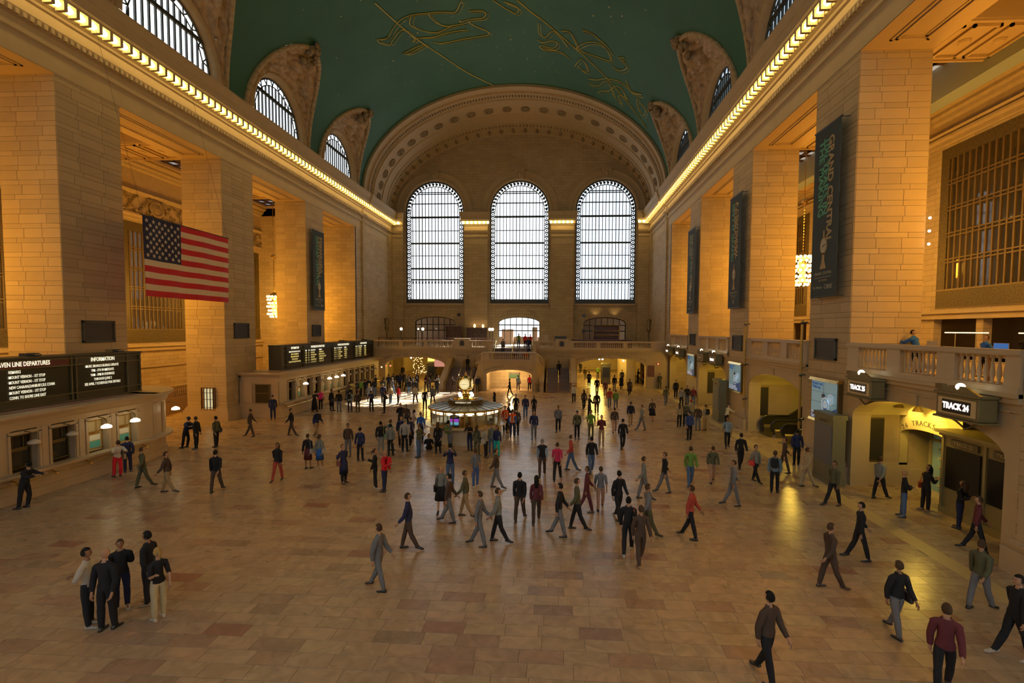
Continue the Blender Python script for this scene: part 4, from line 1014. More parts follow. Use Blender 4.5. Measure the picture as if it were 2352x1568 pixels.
for s in (-1, 1):
    for k, yc in enumerate(BAYC):
        c = thing('chandelier', 'x', 'chandelier')
        x = s * 26.4 if s > 0 else -27.0; zt, zb = (13.2, 10.8) if s > 0 else (10.6, 7.9)
        c['label'] = 'brass chandelier of bare bulbs in the %s bay behind the %s columns' % (['first', 'second', 'third', 'fourth', 'fifth'][k], 'left-hand' if s < 0 else 'right-hand')
        if s > 0 and k == 3: c['label'] = 'chandelier beside the nearest hanging banner on the right'
        if s < 0 and k == 4: c['label'] = 'chandelier just left of the narrow banner on the far left column'
        b = MB(); b.tube((x, yc, zt), (x, yc, 21.8), .035, n=6); b.ball((x, yc, zt + .35), .14, 8)
        for i in range(14): b.ball((x, yc, zt + .7 + i * .25), .06, 5, sz=1.4)
        b.ball((x, yc, zt + 4.6), .28, 8); b.build('chain', M_brass, c)
        b = MB(); b.lathe([(.1, .5), (.5, .2), (.62, 0), (.55, -.1), (.3, -.2), (.3, -.9), (.55, -1.0), (.55, -1.1), (.25, -1.2), (.25, -2.0), (.5, -2.1), (.5, -2.2), (0, -2.4)], (x, yc, zt), n=14); b.build('frame', M_brass, c, smooth=True)
        for dz, rr_, n in ((0, .72, 14), (-.35, .72, 10), (-.75, .62, 10), (-1.15, .75, 12), (-1.6, .62, 10), (-2.0, .7, 12), (-2.3, .45, 8)):
            for i in range(n): t = 2 * PI * i / n + dz; o = link(bdata, 'bulb', c, (x + rr_ * math.cos(t), yc + rr_ * math.sin(t), zt + dz)); o.scale = (.62,) * 3
        light('POINT', 'chandelier_glow', (x - s * 1.6, yc, zt - 1.0), 7500, (1, .42, .025), size=1.1)
# ================================================================ painted figures and gilt stars on the vault
CONST = {'line1':[[-10.22,42.16,35.0],[-9.29,45.83,35.37],[-8.39,48.72,35.69],[-6.76,52.69,36.17],[-4.88,56.78,36.57],[-2.27,60.68,36.91]],'line2':[[1.85,45.43,36.94],[3.1,47.03,36.83],[4.17,48.12,36.69],[6.14,50.33,36.32],[8.08,52.29,35.79],[10.46,54.55,34.9],[13.39,57.44,33.3],[16.18,59.57,30.96]],'maid_foot':[[-11.57,46.28,34.37],[-11.21,46.6,34.55],[-10.65,46.7,34.81],[-9.91,45.95,35.13],[-9.0,45.31,35.48],[-7.94,45.23,35.83],[-6.67,45.6,36.19],[-5.17,46.02,36.52],[-4.09,46.37,36.7],[-3.41,45.27,36.79],[-3.13,45.0,36.83]],'maid_low':[[-11.57,46.28,34.37],[-11.53,46.8,34.39],[-10.91,47.77,34.69],[-10.38,47.31,34.93],[-9.2,46.63,35.41],[-8.6,48.58,35.62],[-8.91,48.79,35.51],[-8.34,48.54,35.71],[-6.9,49.14,36.13],[-5.16,49.09,36.52],[-3.47,49.23,36.79]],'maid_arm':[[-2.86,46.58,36.85],[-1.61,46.72,36.95],[-1.33,47.2,36.97],[-1.77,47.77,36.94],[-2.95,47.73,36.85],[-3.95,47.94,36.72]],'maid_skirt':[[-7.09,49.87,36.08],[-6.24,50.49,36.29],[-3.72,50.58,36.75],[-1.7,50.5,36.95],[-1.5,50.02,36.96],[-1.81,49.57,36.94],[-2.87,48.59,36.85],[-3.12,47.97,36.83]],'maid_fold1':[[-7.99,45.38,35.82],[-8.41,46.39,35.68],[-7.53,47.83,35.96],[-6.28,48.63,36.28],[-4.59,48.13,36.62]],'maid_fold2':[[-6.49,45.76,36.23],[-6.35,46.54,36.27],[-5.98,47.42,36.35],[-5.19,48.11,36.52],[-3.64,48.22,36.76]],'wing':[[-10.24,49.82,34.99],[-9.33,49.76,35.36],[-8.07,49.74,35.8],[-8.14,50.01,35.77],[-9.63,50.3,35.25],[-10.16,49.98,35.03]],'key':[[-0.39,45.41,37.0],[0.71,46.63,36.99],[1.47,47.24,36.96],[1.85,46.79,36.94],[1.66,46.28,36.95],[0.6,45.62,36.99]],'crab1':[[3.62,48.41,36.77],[3.68,50.14,36.76],[4.28,50.64,36.67],[5.04,49.46,36.54],[5.77,50.25,36.4],[6.53,51.66,36.22]],'crab2':[[3.45,51.21,36.79],[4.0,51.64,36.71],[4.9,51.12,36.57],[5.52,51.36,36.45],[5.01,52.38,36.55],[3.73,52.23,36.75],[3.97,52.85,36.72],[5.78,52.82,36.4],[6.84,53.8,36.15]],'crab3':[[5.88,49.21,36.37],[6.72,49.12,36.18],[7.24,50.32,36.04],[7.79,51.55,35.88],[8.82,51.89,35.55],[10.33,51.78,34.96],[11.04,51.44,34.63],[10.39,49.99,34.93],[9.62,49.48,35.25],[8.68,49.83,35.59],[7.99,50.6,35.82],[7.3,51.78,36.02]],'crab4':[[7.87,48.26,35.86],[8.82,48.36,35.55],[9.44,48.78,35.32],[10.34,49.4,34.95],[11.04,50.34,34.63]],'crab5':[[7.41,54.99,35.99],[8.13,53.19,35.78],[8.9,55.16,35.52],[8.24,55.31,35.74],[7.67,54.62,35.92]],'crab6':[[11.28,52.39,34.52],[12.05,52.49,34.11],[12.65,51.28,33.77],[12.18,50.63,34.04],[11.67,50.45,34.32],[12.21,49.94,34.03]],'fish1':[[9.0,56.66,35.48],[9.93,56.26,35.12],[10.92,55.18,34.69],[12.18,54.48,34.04],[12.99,54.6,33.56],[13.86,55.05,32.98],[14.64,54.12,32.39],[13.57,54.92,33.18],[12.83,53.49,33.66]],'fish2':[[9.06,57.71,35.46],[10.17,57.44,35.02],[10.97,55.66,34.66],[11.81,57.04,34.24],[12.05,57.93,34.11],[13.02,58.86,33.54],[12.54,57.36,33.83],[13.56,56.62,33.19]],'fish3':[[10.31,59.06,34.97],[10.66,58.16,34.81],[11.43,57.43,34.44],[12.06,55.67,34.11],[12.74,55.71,33.72],[13.32,56.94,33.35]],'loop':[[14.33,55.46,32.63],[14.8,55.82,32.26],[15.41,56.15,31.73],[15.51,57.48,31.63],[15.12,57.65,31.99],[14.7,56.88,32.34],[14.37,55.68,32.6]]}
STARS = [[10.04,43.88,35.08],[8.8,45.73,35.55],[10.32,44.95,34.96],[-3.2,45.35,36.82],[-8.12,47.79,35.78],[-1.09,57.01,36.98],[0.66,51.42,36.99],[-11.37,50.14,34.47],[11.21,44.29,34.55],[15.26,49.44,31.86],[7.54,51.67,35.95],[2.15,54.99,36.92],[-8.77,45.66,35.56],[-3.91,47.77,36.73]]
mural = thing('ceiling_mural', 'thin gold line figures and stars painted across the green vault', 'mural')
M_gline = mat('gold_line', (.50, .46, .14), .6)
for k, pts in CONST.items():
    P = [Vector(p) for p in pts]; sm = []
    for i in range(len(P) - 1):
        p0, p1, p2, p3 = P[max(i - 1, 0)], P[i], P[i + 1], P[min(i + 2, len(P) - 1)]
        for j in range(6):
            t = j / 6; q = .5 * ((2 * p1) + (p2 - p0) * t + (2 * p0 - 5 * p1 + 4 * p2 - p3) * t * t + (3 * p1 - p0 - 3 * p2 + p3) * t ** 3)
            sm.append(q)
    sm.append(P[-1]); res = []
    for q in sm:
        c = Vector((0, q.y, VZ)); d = q - c; x = max(-19, min(19, q.x)); res.append((x * .998, q.y, VZ + (vz(x) - VZ) * .998 - .02))
    b = MB(); b.path(res, .07 if 'line' in k else .05, 4); b.build('gold_line', M_gline, mural)
    if k not in ('line1', 'line2'):
        b = MB(); b.path([(p[0] + .25, p[1] + .3, VZ + (vz(max(-19, min(19, p[0] + .25))) - VZ) * .998 - .02) for p in res[::2]], .03, 3); b.build('gold_line', M_gline, mural)
rr = random.Random(3); sb = None
for i in range(130):
    if i < len(STARS): x, y, z = STARS[i]; r = .07
    else: x = rr.uniform(-17.5, 17.5); y = rr.uniform(34, 60); r = rr.uniform(.025, .045)
    x = max(-18, min(18, x))
    if abs(x) > 15 and any(abs(y - c) < 5.3 for c in BAYC): continue
    if sb is None: q = MB(); q.ball((0, 0, 0), 1, 6); sb = q.build('star', mat('gilt_star', (.6, .5, .2), .5, emis=(1, .85, .4), es=.25), mural); o = sb
    else: o = link(sb.data, 'star', mural)
    o.location = (x * .997, y, VZ + (vz(x) - VZ) * .997); o.scale = (r,) * 3

# ================================================================ information booth with the four-faced clock
BX, BY = -.1, 30.6
bo = thing('information_booth', 'round marble and brass information booth under the gold clock', 'booth', (BX, BY, 0))
M_bmar = mat('booth_marble', (.62, .64, .60), .3, noise=.15, nscale=3)
b = MB(); b.lathe([(2.32, 0), (2.36, 0), (2.36, .14), (2.28, .16), (2.28, .9)], n=40, m=0); b.build('marble_drum', M_bmar, bo, smooth=False)
b = MB(); b.lathe([(2.2, .9), (2.5, .94), (2.62, .98), (2.62, 1.04), (2.1, 1.05)], n=48); b.build('counter_ledge', mat('ledge_marble', (.6, .5, .36), .2, noise=.1), bo)
b = MB()
N = 20
for i in range(N):
    t = 2 * PI * (i + .5) / N; x, y = 2.2 * math.cos(t), 2.2 * math.sin(t); b.box(x - .035, x + .035, y - .035, y + .035, 1.04, 1.98)
b.lathe([(2.24, 1.04), (2.24, 1.1), (2.16, 1.1)], n=40); b.lathe([(2.24, 1.93), (2.3, 1.95), (2.42, 2.0), (2.42, 2.08), (2.36, 2.1), (2.2, 1.95)], n=40); b.lathe([(2.22, 1.74), (2.22, 1.78), (2.18, 1.78)], n=40)
b.build('brass_frame', M_brass, bo)
pan = None
for i in range(N):
    t = 2 * PI * i / N
    if pan is None: q = MB(); h = 2.18 * math.tan(PI / N); q.box(2.16, 2.165, -h, h, 1.06, 1.95); pan = q.build('glass_pane', M_glass, bo); o = pan
    else: o = link(pan.data, 'glass_pane', bo)
    o.rotation_euler = (0, 0, t)
    if i % 1 == 0:
        if i == 0: q = MB(); q.box(1.98, 2.06, -.24, .24, 1.83, 1.87); q.box(2.0, 2.04, -.13, .13, 1.79, 1.84); lf0 = q.build('strip_light', mat('strip_light', (1, 1, 1), .3, emis=(1, .93, .78), es=20), bo); o = lf0
        else: o = link(lf0.data, 'strip_light', bo)
        o.rotation_euler = (0, 0, t)
b = MB(); b.lathe([(2.42, 2.07), (1.05, 2.22), (0, 2.25)], n=40)
b.build('roof', mat('booth_roof', (.42, .44, .36), .35, metal=.2), bo, smooth=False)
b = MB()
for i in range(24): t = 2 * PI * i / 24; b.tube((2.4 * math.cos(t), 2.4 * math.sin(t), 2.085), (1.0 * math.cos(t), 1.0 * math.sin(t), 2.235), .016, n=4)
b.build('roof_seams', M_dark, bo)
b = MB(); b.lathe([(1.1, 2.2), (1.12, 2.24), (1.04, 2.28), (1.06, 2.46), (1.12, 2.5), (1.06, 2.53), (.8, 2.53)], n=40)
for i in range(40): t = 2 * PI * i / 40; b.ball((1.09 * math.cos(t), 1.09 * math.sin(t), 2.34), .045, 5, sz=1.5)
b.build('gilt_cornice', M_bronze, bo)
for i, ch in enumerate('INFORMATION'):
    a = -PI / 2 + (i - 5) * .085; font(ch, .13, M_led, bo, (1.11 * math.cos(a), 1.11 * math.sin(a), 2.42), Matrix.Rotation(a + PI / 2, 3, 'Z') @ RF, extrude=.004)
b = MB(); b.lathe([(.8, 2.52), (.82, 2.58), (.5, 2.6), (.42, 2.72), (.3, 2.82), (.17, 2.88), (.2, 2.92), (.22, 3.06), (.17, 3.08)], n=24)
b.build('gilt_dome', M_gold, bo, smooth=True)
for i in range(4):
    t = PI / 4 + i * PI / 2 + .25; x, y = .52 * math.cos(t), .52 * math.sin(t)
    b = MB(); b.lathe([(.09, 2.58), (.04, 2.62), (.04, 2.7), (.07, 2.72)], (x, y, 0), n=8); lp = b.build('lamp_stem', M_gold, bo)
    b = MB(); b.ball((x, y, 2.8), .12, 12); b.build('globe', mat('globe_glow', (1, .95, .8), .3, emis=(1, .86, .55), es=22), lp, smooth=True)
ck = struct('x'); bpy.data.objects.remove(ck)
clock = MB(); clock.lathe([(.12, 3.04), (.2, 3.06), (.34, 3.16)], n=16); clock.lathe([(.34, 3.82), (.2, 3.95), (.1, 4.0), (.06, 4.04)], n=16); clock.ball((0, 0, 4.1), .085, 10); clock.lathe([(.05, 4.16), (.02, 4.26), (0, 4.3)], n=8)
for i in range(4):
    t = PI / 4 + i * PI / 2 - .05; clock.path([(.34 * math.cos(t) * k, .34 * math.sin(t) * k, 3.49 + z) for k, z in ((.9, -.36), (1.35, -.22), (1.5, 0), (1.35, .22), (.9, .36))], .055, 8)
cl = clock.build('clock_case', M_gold, bo, smooth=True)
for i in range(4):
    t = i * PI / 2 - PI / 2 - .05
    Rm = Matrix.Rotation(t + PI / 2, 4, 'Z') @ RF.to_4x4()
    def put(o, dz=0): o.matrix_local = Matrix.Translation((.37 * math.cos(t), .37 * math.sin(t), 3.49)) @ Rm @ Matrix.Translation((0, 0, dz))
    if i == 0:
        q = MB(); q.lathe([(.33, -.03), (.33, .01), (.3, .03), (0, .035)], n=28); f0 = q.build('clock_face', mat('opal_face', (1, .95, .8), .3, emis=(1, .84, .42), es=4), cl)
        q = MB(); q.lathe([(.32, -.04), (.4, -.02), (.4, .04), (.34, .06), (.31, .02)], n=28); r0 = q.build('bezel', M_gold, cl)
        q = MB()
        for k in range(12): a = PI * k / 6; q.prism([(.28 * math.cos(a) + .012 * math.sin(a), .28 * math.sin(a) - .012 * math.cos(a)), (.28 * math.cos(a) - .012 * math.sin(a), .28 * math.sin(a) + .012 * math.cos(a)), (.22 * math.cos(a) - .012 * math.sin(a), .22 * math.sin(a) + .012 * math.cos(a)), (.22 * math.cos(a) + .012 * math.sin(a), .22 * math.sin(a) - .012 * math.cos(a))], 'z', .03, .04)
        q.tube((-.12, -.01, .05), (.17, -.005, .05), .012, .004, 5); q.tube((.03, 0, .05), (-.19, -.03, .05), .014, .005, 5)
        h0 = q.build('hands_and_ticks', M_black, cl); fs = (f0, r0, h0)
    else: fs = [link(o.data, o.name.split('.')[0], cl) for o in (f0, r0, h0)]
    for o in fs: put(o)
# inside the booth: brass post, counter clutter and the monitor with coloured bands
b = MB(); b.tube((0, 0, 0), (0, 0, 2.2), .35, n=12); b.lathe([(1.9, .8), (1.9, .84), (1.3, .84), (1.3, .8)], n=24); b.build('inner_counter', M_brass, bo)
b = MB(); rr = random.Random(5)
for i in range(26):
    t = rr.uniform(0, 2 * PI); x, y = 1.65 * math.cos(t), 1.65 * math.sin(t); w_ = rr.uniform(.08, .2); b.box(x - w_, x + w_, y - w_ * .7, y + w_ * .7, .84, .84 + rr.uniform(.05, .4))
b.build('leaflet_racks', mat('leaflets', (.5, .5, .42), .6, noise=.8, nscale=7), bo, kind='stuff')
b = MB(); b.box(-.56, -.02, -2.08, -2.02, 1.08, 1.82); mo = b.build('monitor', M_black, bo)
for (xa, xb, za, zb_, c_, e_) in ((-.54, -.04, 1.4, 1.6, (.55, .1, .9), 1.6), (-.54, -.04, 1.26, 1.4, (.25, .75, .8), 1.6), (-.54, -.04, 1.2, 1.26, (.1, .35, .6), 1.2), (-.46, -.14, 1.68, 1.76, (.5, .55, .6), .6)):
    q = MB(); q.box(xa, xb, -2.1, -2.085, za, zb_); q.build('screen_band', mat('screen_%d' % int(c_[0] * 100 + za * 10), c_, .4, emis=c_, es=e_ * 1.5), mo)
q = MB(); q.box(-.5, -.2, -2.106, -2.1, 1.46, 1.54); q.build('screen_band', mat('screen_mag', (.8, .1, .7), .4, emis=(.8, .1, .7), es=2), mo)
light('POINT', 'booth_light', (BX, BY, 1.5), 40, (1, .75, .4), size=.3)

# ================================================================ hanging banners
M_ban = mat('banner_cloth', (.03, .043, .042), .8); M_tan = mat('banner_tan', (.42, .32, .17), .8); M_grn = mat('banner_green', (.10, .36, .24), .8); M_wht = mat('banner_white', (.5, .5, .42), .8)
VR = Matrix(((0, 0, -1), (0, -1, 0), (-1, 0, 0))); VL = Matrix(((0, 0, 1), (0, 1, 0), (-1, 0, 0)))
def banner(label, s, y0, y1, z0, z1, lines, foot):
    x = s * 18.62; t = thing('banner', label, 'banner', (x, (y0 + y1) / 2, z1)); W = y1 - y0; H = z1 - z0; RV, RT = (VR, RR) if s > 0 else (VL, RL); dx = -s * .03; vr = -1 if s > 0 else 1
    b = MB(); n = 12; rows = []
    for xx in (-.015, .015): pass
    b.box(-.02, .02, -W / 2, W / 2, -H, 0); b.build('cloth', M_ban, t)
    b = MB(); b.tube((0, -W / 2 - .05, 0), (0, W / 2 + .05, 0), .05, n=6); b.tube((0, -W / 2, -H), (0, W / 2, -H), .04, n=6)
    for yy in (-W / 2 + .1, W / 2 - .1): b.tube((0, yy, 0), (s * .45, yy, .05), .02, n=5); b.tube((0, yy, -H), (s * .45, yy, -H), .02, n=5)
    b.build('pole', M_dark, t)
    for k, (tx, m, off, sz, drop) in enumerate(lines):
        o = font(tx, sz, m, t, (dx, vr * off, -drop), RV, extrude=.003, align='LEFT', bold=.02)
    # clock silhouette
    b = MB(); yz = lambda p: [(vr * a, c) for a, c in p]
    zc = -H * .70
    b.prism(yz([(.3 * math.cos(PI * i / 10), zc + .42 * math.sin(PI * i / 10)) for i in range(20)])[::1], 'x', dx * 1.0, dx * 1.3)
    b.prism(yz([(-.1, zc - .35), (.1, zc - .35), (.12, zc - .75), (.28, zc - 1.1), (-.28, zc - 1.1), (-.12, zc - .75)]), 'x', dx, dx * 1.3); b.prism(yz([(-.07, zc + .38), (.07, zc + .38), (.05, zc + .75), (-.05, zc + .75)]), 'x', dx, dx * 1.3)
    b.build('clock_emblem', M_tan, t)
    b = MB(); b.prism(yz([(.22 * math.cos(PI * i / 10), zc + .33 * math.sin(PI * i / 10)) for i in range(20)]), 'x', dx * 1.3, dx * 1.6); b.build('clock_face', M_wht, t)
    b = MB(); b.tube((dx * 1.8, 0, zc), (dx * 1.8, vr * .16, zc + .05), .02, n=4); b.tube((dx * 1.8, 0, zc), (dx * 1.8, -vr * .05, zc - .05), .02, n=4); b.build('hands', M_black, t)
    font('GRAND CENTRAL', .19, M_wht, t, (dx, 0, zc - 1.32), RT, extrude=.003)
    b = MB(); b.box(min(dx, dx * 1.3), max(dx, dx * 1.3), -.72, .72, zc - 1.52, zc - 1.5); b.build('rule', M_wht, t)
    font('100 YEARS', .15, M_tan, t, (dx, 0, zc - 1.66), RT, extrude=.003, sx=1.1)
    for tx, off, sz in foot: font(tx, sz, M_wht, t, (dx, vr * off, -H + .45), RT, extrude=.003)
banner('nearest hanging banner, on the big column beside the balcony store', 1, 23.42, 25.62, 8.67, 16.82, [('GRAND CENTRAL', M_tan, .38, .62, .55), ('100 YEARS IN', M_grn, -.02, .62, .55), ('THE MAKING', M_grn, -.42, .62, .55)], [('The Westin', -.45, .18), ('CBRE', .5, .3)])
banner('middle hanging banner of the three on the right-hand columns', 1, 35.35, 37.6, 8.65, 16.75, [('A CENTENNIAL', M_tan, .38, .58, .5), ('CELEBRATION', M_tan, .05, .58, .5), ("ISN'T IT GRAND", M_grn, -.42, .58, .5)], [('8', 0, .45)])
banner('farthest hanging banner of the three on the right-hand columns', 1, 46.9, 49.3, 8.65, 16.7, [('ONE HUNDRED YEARS', M_tan, .38, .5, .5), ('AND STILL RUNNING', M_grn, -.05, .5, .5), ('ON TIME', M_tan, -.42, .5, .5)], [('Target', -.3, .2)])
banner('lone hanging banner on the far left column', -1, 47.2, 49.5, 8.85, 16.8, [('REMARKABLE', M_tan, .45, .6, .5), ('CENTENNIAL', M_tan, .05, .7, .5), ('GRAND CENTRAL', M_grn, -.4, .62, .5)], [('The Westin', -.45, .18), ('CBRE', .5, .3)])

# ================================================================ flag
fl = thing('flag', 'large American flag hanging flat before the second left column', 'flag', (-16, 24.3, 12.85))
FW, FH = 6.7, 4.2
wave = lambda u, v: .07 * math.sin(u * 21 + v * 2) * (.3 + .7 * v) + .05 * math.sin(u * 9 + 1.3)
b = MB(); nu, nv = 60, 26
for i in range(nu):
    for j in range(nv):
        u0, u1, v0, v1 = i / nu, (i + 1) / nu, j / nv, (j + 1) / nv
        m_ = 2 if (u0 < .4 and j < 14) else (0 if (j // 2) % 2 == 0 else 1)
        b.add([(wave(u, v), u * FW, -v * FH) for u, v in ((u0, v0), (u1, v0), (u1, v1), (u0, v1))], [(0, 1, 2, 3)], m=m_)
b.build('flag_cloth', [mat('flag_red', (.50, .012, .018), .8, noise=.15, nscale=3, stretch=(1, 4, .3)), mat('flag_white', (.74, .62, .50), .8, noise=.1, nscale=3, stretch=(1, 4, .3)), mat('flag_blue', (.012, .013, .05), .8)], fl)
sm_ = None
for r in range(9):
    for c_ in range(6 if r % 2 == 0 else 5):
        u = (.4 / 12) * (1 + 2 * c_ + (r % 2)); v = (7 / 13) * (r + 1) / 10
        if sm_ is None: q = MB(); q.prism([((.13 if k % 2 == 0 else .05) * math.sin(PI * k / 5), (.13 if k % 2 == 0 else .05) * math.cos(PI * k / 5)) for k in range(10)], 'x', -.006, .006); sm_ = q.build('star', MATS['flag_white'], fl); o = sm_
        else: o = link(sm_.data, 'star', fl)
        o.location = (wave(u, v) + .015, u * FW, -v * FH)
b = MB(); b.tube((0, -.05, .02), (0, FW + .05, .02), .03, n=6); b.tube((0, .1, 0), (-2.3, .1, 9.8), .007, n=4); b.tube((0, FW - .1, 0), (-2.3, FW - .1, 9.8), .007, n=4); b.build('hanging_cables', M_dark, fl)

# ================================================================ plaques, poles, screens, track signs
def plaque(label, s, y0, y1, z0, z1):
    x = s * 19.05; t = thing('plaque', label, 'plaque'); b = MB(); xa, xb = sorted((x + s * .02, x - s * .06)); b.box(xa, xb, y0, y1, z0, z1, c=.02); b.build('panel', M_plaque, t)
    b = MB(); xa, xb = sorted((x, x - s * .1))
    for (p, q, r_, w_) in ((y0 - .04, y1 + .04, z1 - .08, z1 + .04), (y0 - .04, y1 + .04, z0 - .04, z0 + .08), (y0 - .04, y0 + .06, z0, z1), (y1 - .06, y1 + .04, z0, z1)): b.box(xa, xb, p, q, r_, w_)
    b.build('frame', mat('plaque_frame', (.05, .05, .042), .5, metal=.5), t)
plaque('dark plaque on the big left column above the near departure board', -1, 23.85, 25.62, 6.2, 7.3)
plaque('dark plaque on the second left column below the flag', -1, 35.75, 37.45, 6.2, 7.32)
plaque('dark plaque on the far left column below its banner', -1, 47.6, 49.3, 6.2, 7.3)
plaque('dark plaque on the big right column below the nearest banner', 1, 23.9, 25.75, 5.6, 6.6)
plaque('dark plaque on the middle right column below its banner', 1, 35.7, 37.5, 5.55, 6.6)
plaque('dark plaque on the far right column below its banner', 1, 47.6, 49.3, 5.55, 6.6)
for yy, lb in ((26.75, 'tall brass pole at the edge of the nearest right column'), (34.55, 'tall brass pole at the edge of the middle right column')):
    t = thing('brass_pole', lb, 'pole'); b = MB(); b.tube((18.8, yy, 1.6), (18.8, yy, 7.6), .07, n=8); b.build('tube', mat('dull_brass', (.4, .29, .09), .4, metal=.8), t)
    b = MB()
    for z in (2.2, 4.6, 7.4): b.box(18.8, 19.1, yy - .04, yy + .04, z, z + .08); b.ball((18.8, yy, z), .1, 6)
    b.build('bracket', M_dark, t)
def screen(label, y0):
    t = thing('advertising_screen', label, 'screen'); y1 = y0 + 2.25; x = 18.82; z0, z1 = 2.62, 4.5
    b = MB(); b.box(x + .02, 19.05, y0 - .08, y1 + .08, z0 - .1, z1 + .1); b.build('case', M_bronze, t)
    b = MB(); b.prism([(x - .12, z1 + .02), (19.0, z1 + .02), (19.0, z1 + .2), (x - .02, z1 + .16)], 'y', y0 - .14, y1 + .14); b.prism([(x - .1, z0 - .14), (19.0, z0 - .16), (19.0, z0 - .02), (x - .04, z0 - .02)], 'y', y0 - .14, y1 + .14); b.build('ledge', M_brass, t)
    E = lambda n, c, e: mat('advert_' + n, c, .4, emis=c, es=e)
    sc_ = MB(); sc_.box(x - .005, x + .01, y0, y1, z0, z1); p = sc_.build('display', E('sky', (.32, .60, .78), .8), t)
    Y = lambda u: y1 - u * (y1 - y0); Z = lambda v: z1 - v * (z1 - z0)   # u from the left, v from the top as one faces it
    q = MB(); q.prism([(Y(0), Z(1)), (Y(1), Z(1)), (Y(1), Z(.62)), (Y(.8), Z(.72)), (Y(.55), Z(.66)), (Y(.4), Z(.8)), (Y(0), Z(.86))], 'x', x - .02, x - .008); q.build('picture', E('sea', (.05, .14, .42), .7), p)
    q = MB(); q.prism([(Y(.5 + .07 * math.cos(k)), Z(.37 + .06 * math.sin(k))) for k in [PI * i / 8 for i in range(16)]], 'x', x - .024, x - .01); q.build('picture', E('ink', (.03, .05, .12), .5), p)
    for (cu, cv, r1, r2) in ((.58, .58, .19, .15), (.58, .58, .10, .03), (.78, .42, .14, .11), (.78, .42, .07, .02)):
        q = MB(); n = 18; W_, H_ = y1 - y0, z1 - z0
        q.grid([[(x - .03, Y(cu + r * math.cos(2 * PI * i / n) * .8), Z(cv + r * math.sin(2 * PI * i / n))) for i in range(n)] for r in (r1, r2)], closed=True); q.build('picture', E('white', (.75, .9, 1), 1.0), p)
    q = MB()
    for v in (.28, .55, .8): q.box(x - .026, x - .02, y0, y1, Z(v) - .006, Z(v) + .006)
    q.box(x - .026, x - .02, Y(.5) - .006, Y(.5) + .006, z0, z1); q.build('panel_joint', M_black, p)
    for tx, u, v, sz, mm in (('Stretch out.', .05, .07, .2, 'txt'), ('Wake up.', .05, .16, .2, 'txt'), ('THE WINGS', .04, .86, .26, 'white'), ('OF FIRST CLASS', .04, .95, .24, 'white')):
        font(tx, sz, E('txt', (.04, .22, .6), .6) if mm == 'txt' else E('white', (.75, .9, 1), 1), p, (x - .035, Y(u), Z(v)), RR, align='LEFT', extrude=.002, bold=.01)
screen('blue advertising screen on the nearest right column', 23.35); screen('blue advertising screen on the middle right column', 35.3); screen('blue advertising screen on the far right column', 47.1)
# dado lines of the right columns: bright marble strings
def tsign(label, y, z, txt, lit=True, k=1.0):
    t = thing('track_sign', label, 'sign'); x0, x1 = 18.35, 18.9; w = .82; h = .36
    b = MB(); b.box(x0, x1, y - w, y + w, z - h, z + h, c=.02); b.box(x0 - .05, x1 + .02, y - w - .06, y + w + .06, z + h, z + h + .08); b.box(x0 - .05, x1 + .02, y - w - .06, y + w + .06, z - h - .06, z - h)
    b.prism([(y - w, z + h + .08), (y + w, z + h + .08), (y + .3, z + h + .3), (y - .3, z + h + .3)], 'x', x0, x0 + .1); b.build('case', mat('sign_bronze', (.16, .13, .055), .45, metal=.4), t)
    q = MB(); q.box(x0 - .012, x0, y - w + .1, y + w - .1, z - h + .1, z + h - .1); f = q.build('face_surround', mat('sign_cream', (.62, .52, .30), .6), t)
    q = MB(); q.box(x0 - .03, x0 - .012, y - w + .28, y + w - .28, z - .2, z + .2); f = q.build('display', M_black, t)
    font(txt, .27, mat('sign_led', (1, .95, .9), .5, emis=(1, .88, .80), es=8) if lit else mat('sign_dim', (.5, .4, .2), .5, emis=(1, .8, .4), es=.3), t, (x0 - .035, y, z), RR, extrude=.003, sx=.82, bold=.012)
    q = MB(); q.ball((x0 + .1, y, z + h + .27), .13, 10); q.build('globe_lamp', mat('globe_glow', (1, .95, .8), .3, emis=(1, .86, .55), es=22), t, smooth=True)
    q = MB()
    for sg in (-1, 1): q.path([(x0 + .3, y + sg * w * .9, z - h - .05), (x0 + .3, y + sg * .35, z - h - .16), (x0 + .3, y, z - h - .34), (18.98, y, z - h - .2)], .03, 5)
    for yy in (y - w * .8, y + w * .8): q.tube((x1 - .1, yy, z), (19.1, yy, z), .04, n=5)
    q.box(x0 + .05, x0 + .2, y + w * .8, y + w * .8 + .3, z + h + .12, z + h + .3); q.build('scroll_bracket', M_bronze, t); return t
tsign('lit TRACK 25 sign with a globe lamp beside the nearest right column', 21.0, 4.62, 'TRACK 25'); tsign('lit TRACK 24 sign, the nearest one at the right edge', 16.0, 4.62, 'TRACK 24')
tsign('dark track sign left of a lit one between the middle and far right columns', 43.5, 4.6, 'TRACK 31', lit=False); tsign('lit track sign just beyond the middle right column', 40.2, 4.6, 'TRACK 30')
tsign('lit track sign farthest along, by the corner', 56.4, 4.6, 'TRACK 36'); tsign('lit track sign just beyond the far right column', 51.7, 4.6, 'TRACK 33')
def gateboard(label, y0, y1):
    t = thing('gate_board', label, 'board'); b = MB(); b.box(18.15, 18.7, y0, y1, 0, 3.0); b.box(18.07, 18.74, y0 - .08, y1 + .08, 3.0, 3.08); b.box(18.11, 18.74, y0 - .04, y1 + .04, 3.08, 3.2); b.box(18.09, 18.74, y0 - .06, y1 + .06, 0, .2); b.build('cabinet', mat('gate_green_bronze', (.14, .13, .07), .5, metal=.2), t)
    b = MB(); b.box(18.12, 18.15, y0 + .08, y1 - .08, .9, 2.7); b.build('slate', mat('slate', (.10, .105, .11), .5), t); font('TRACK 26', .16, M_cut, t, (18.13, (y0 + y1) / 2, 2.84), RR)
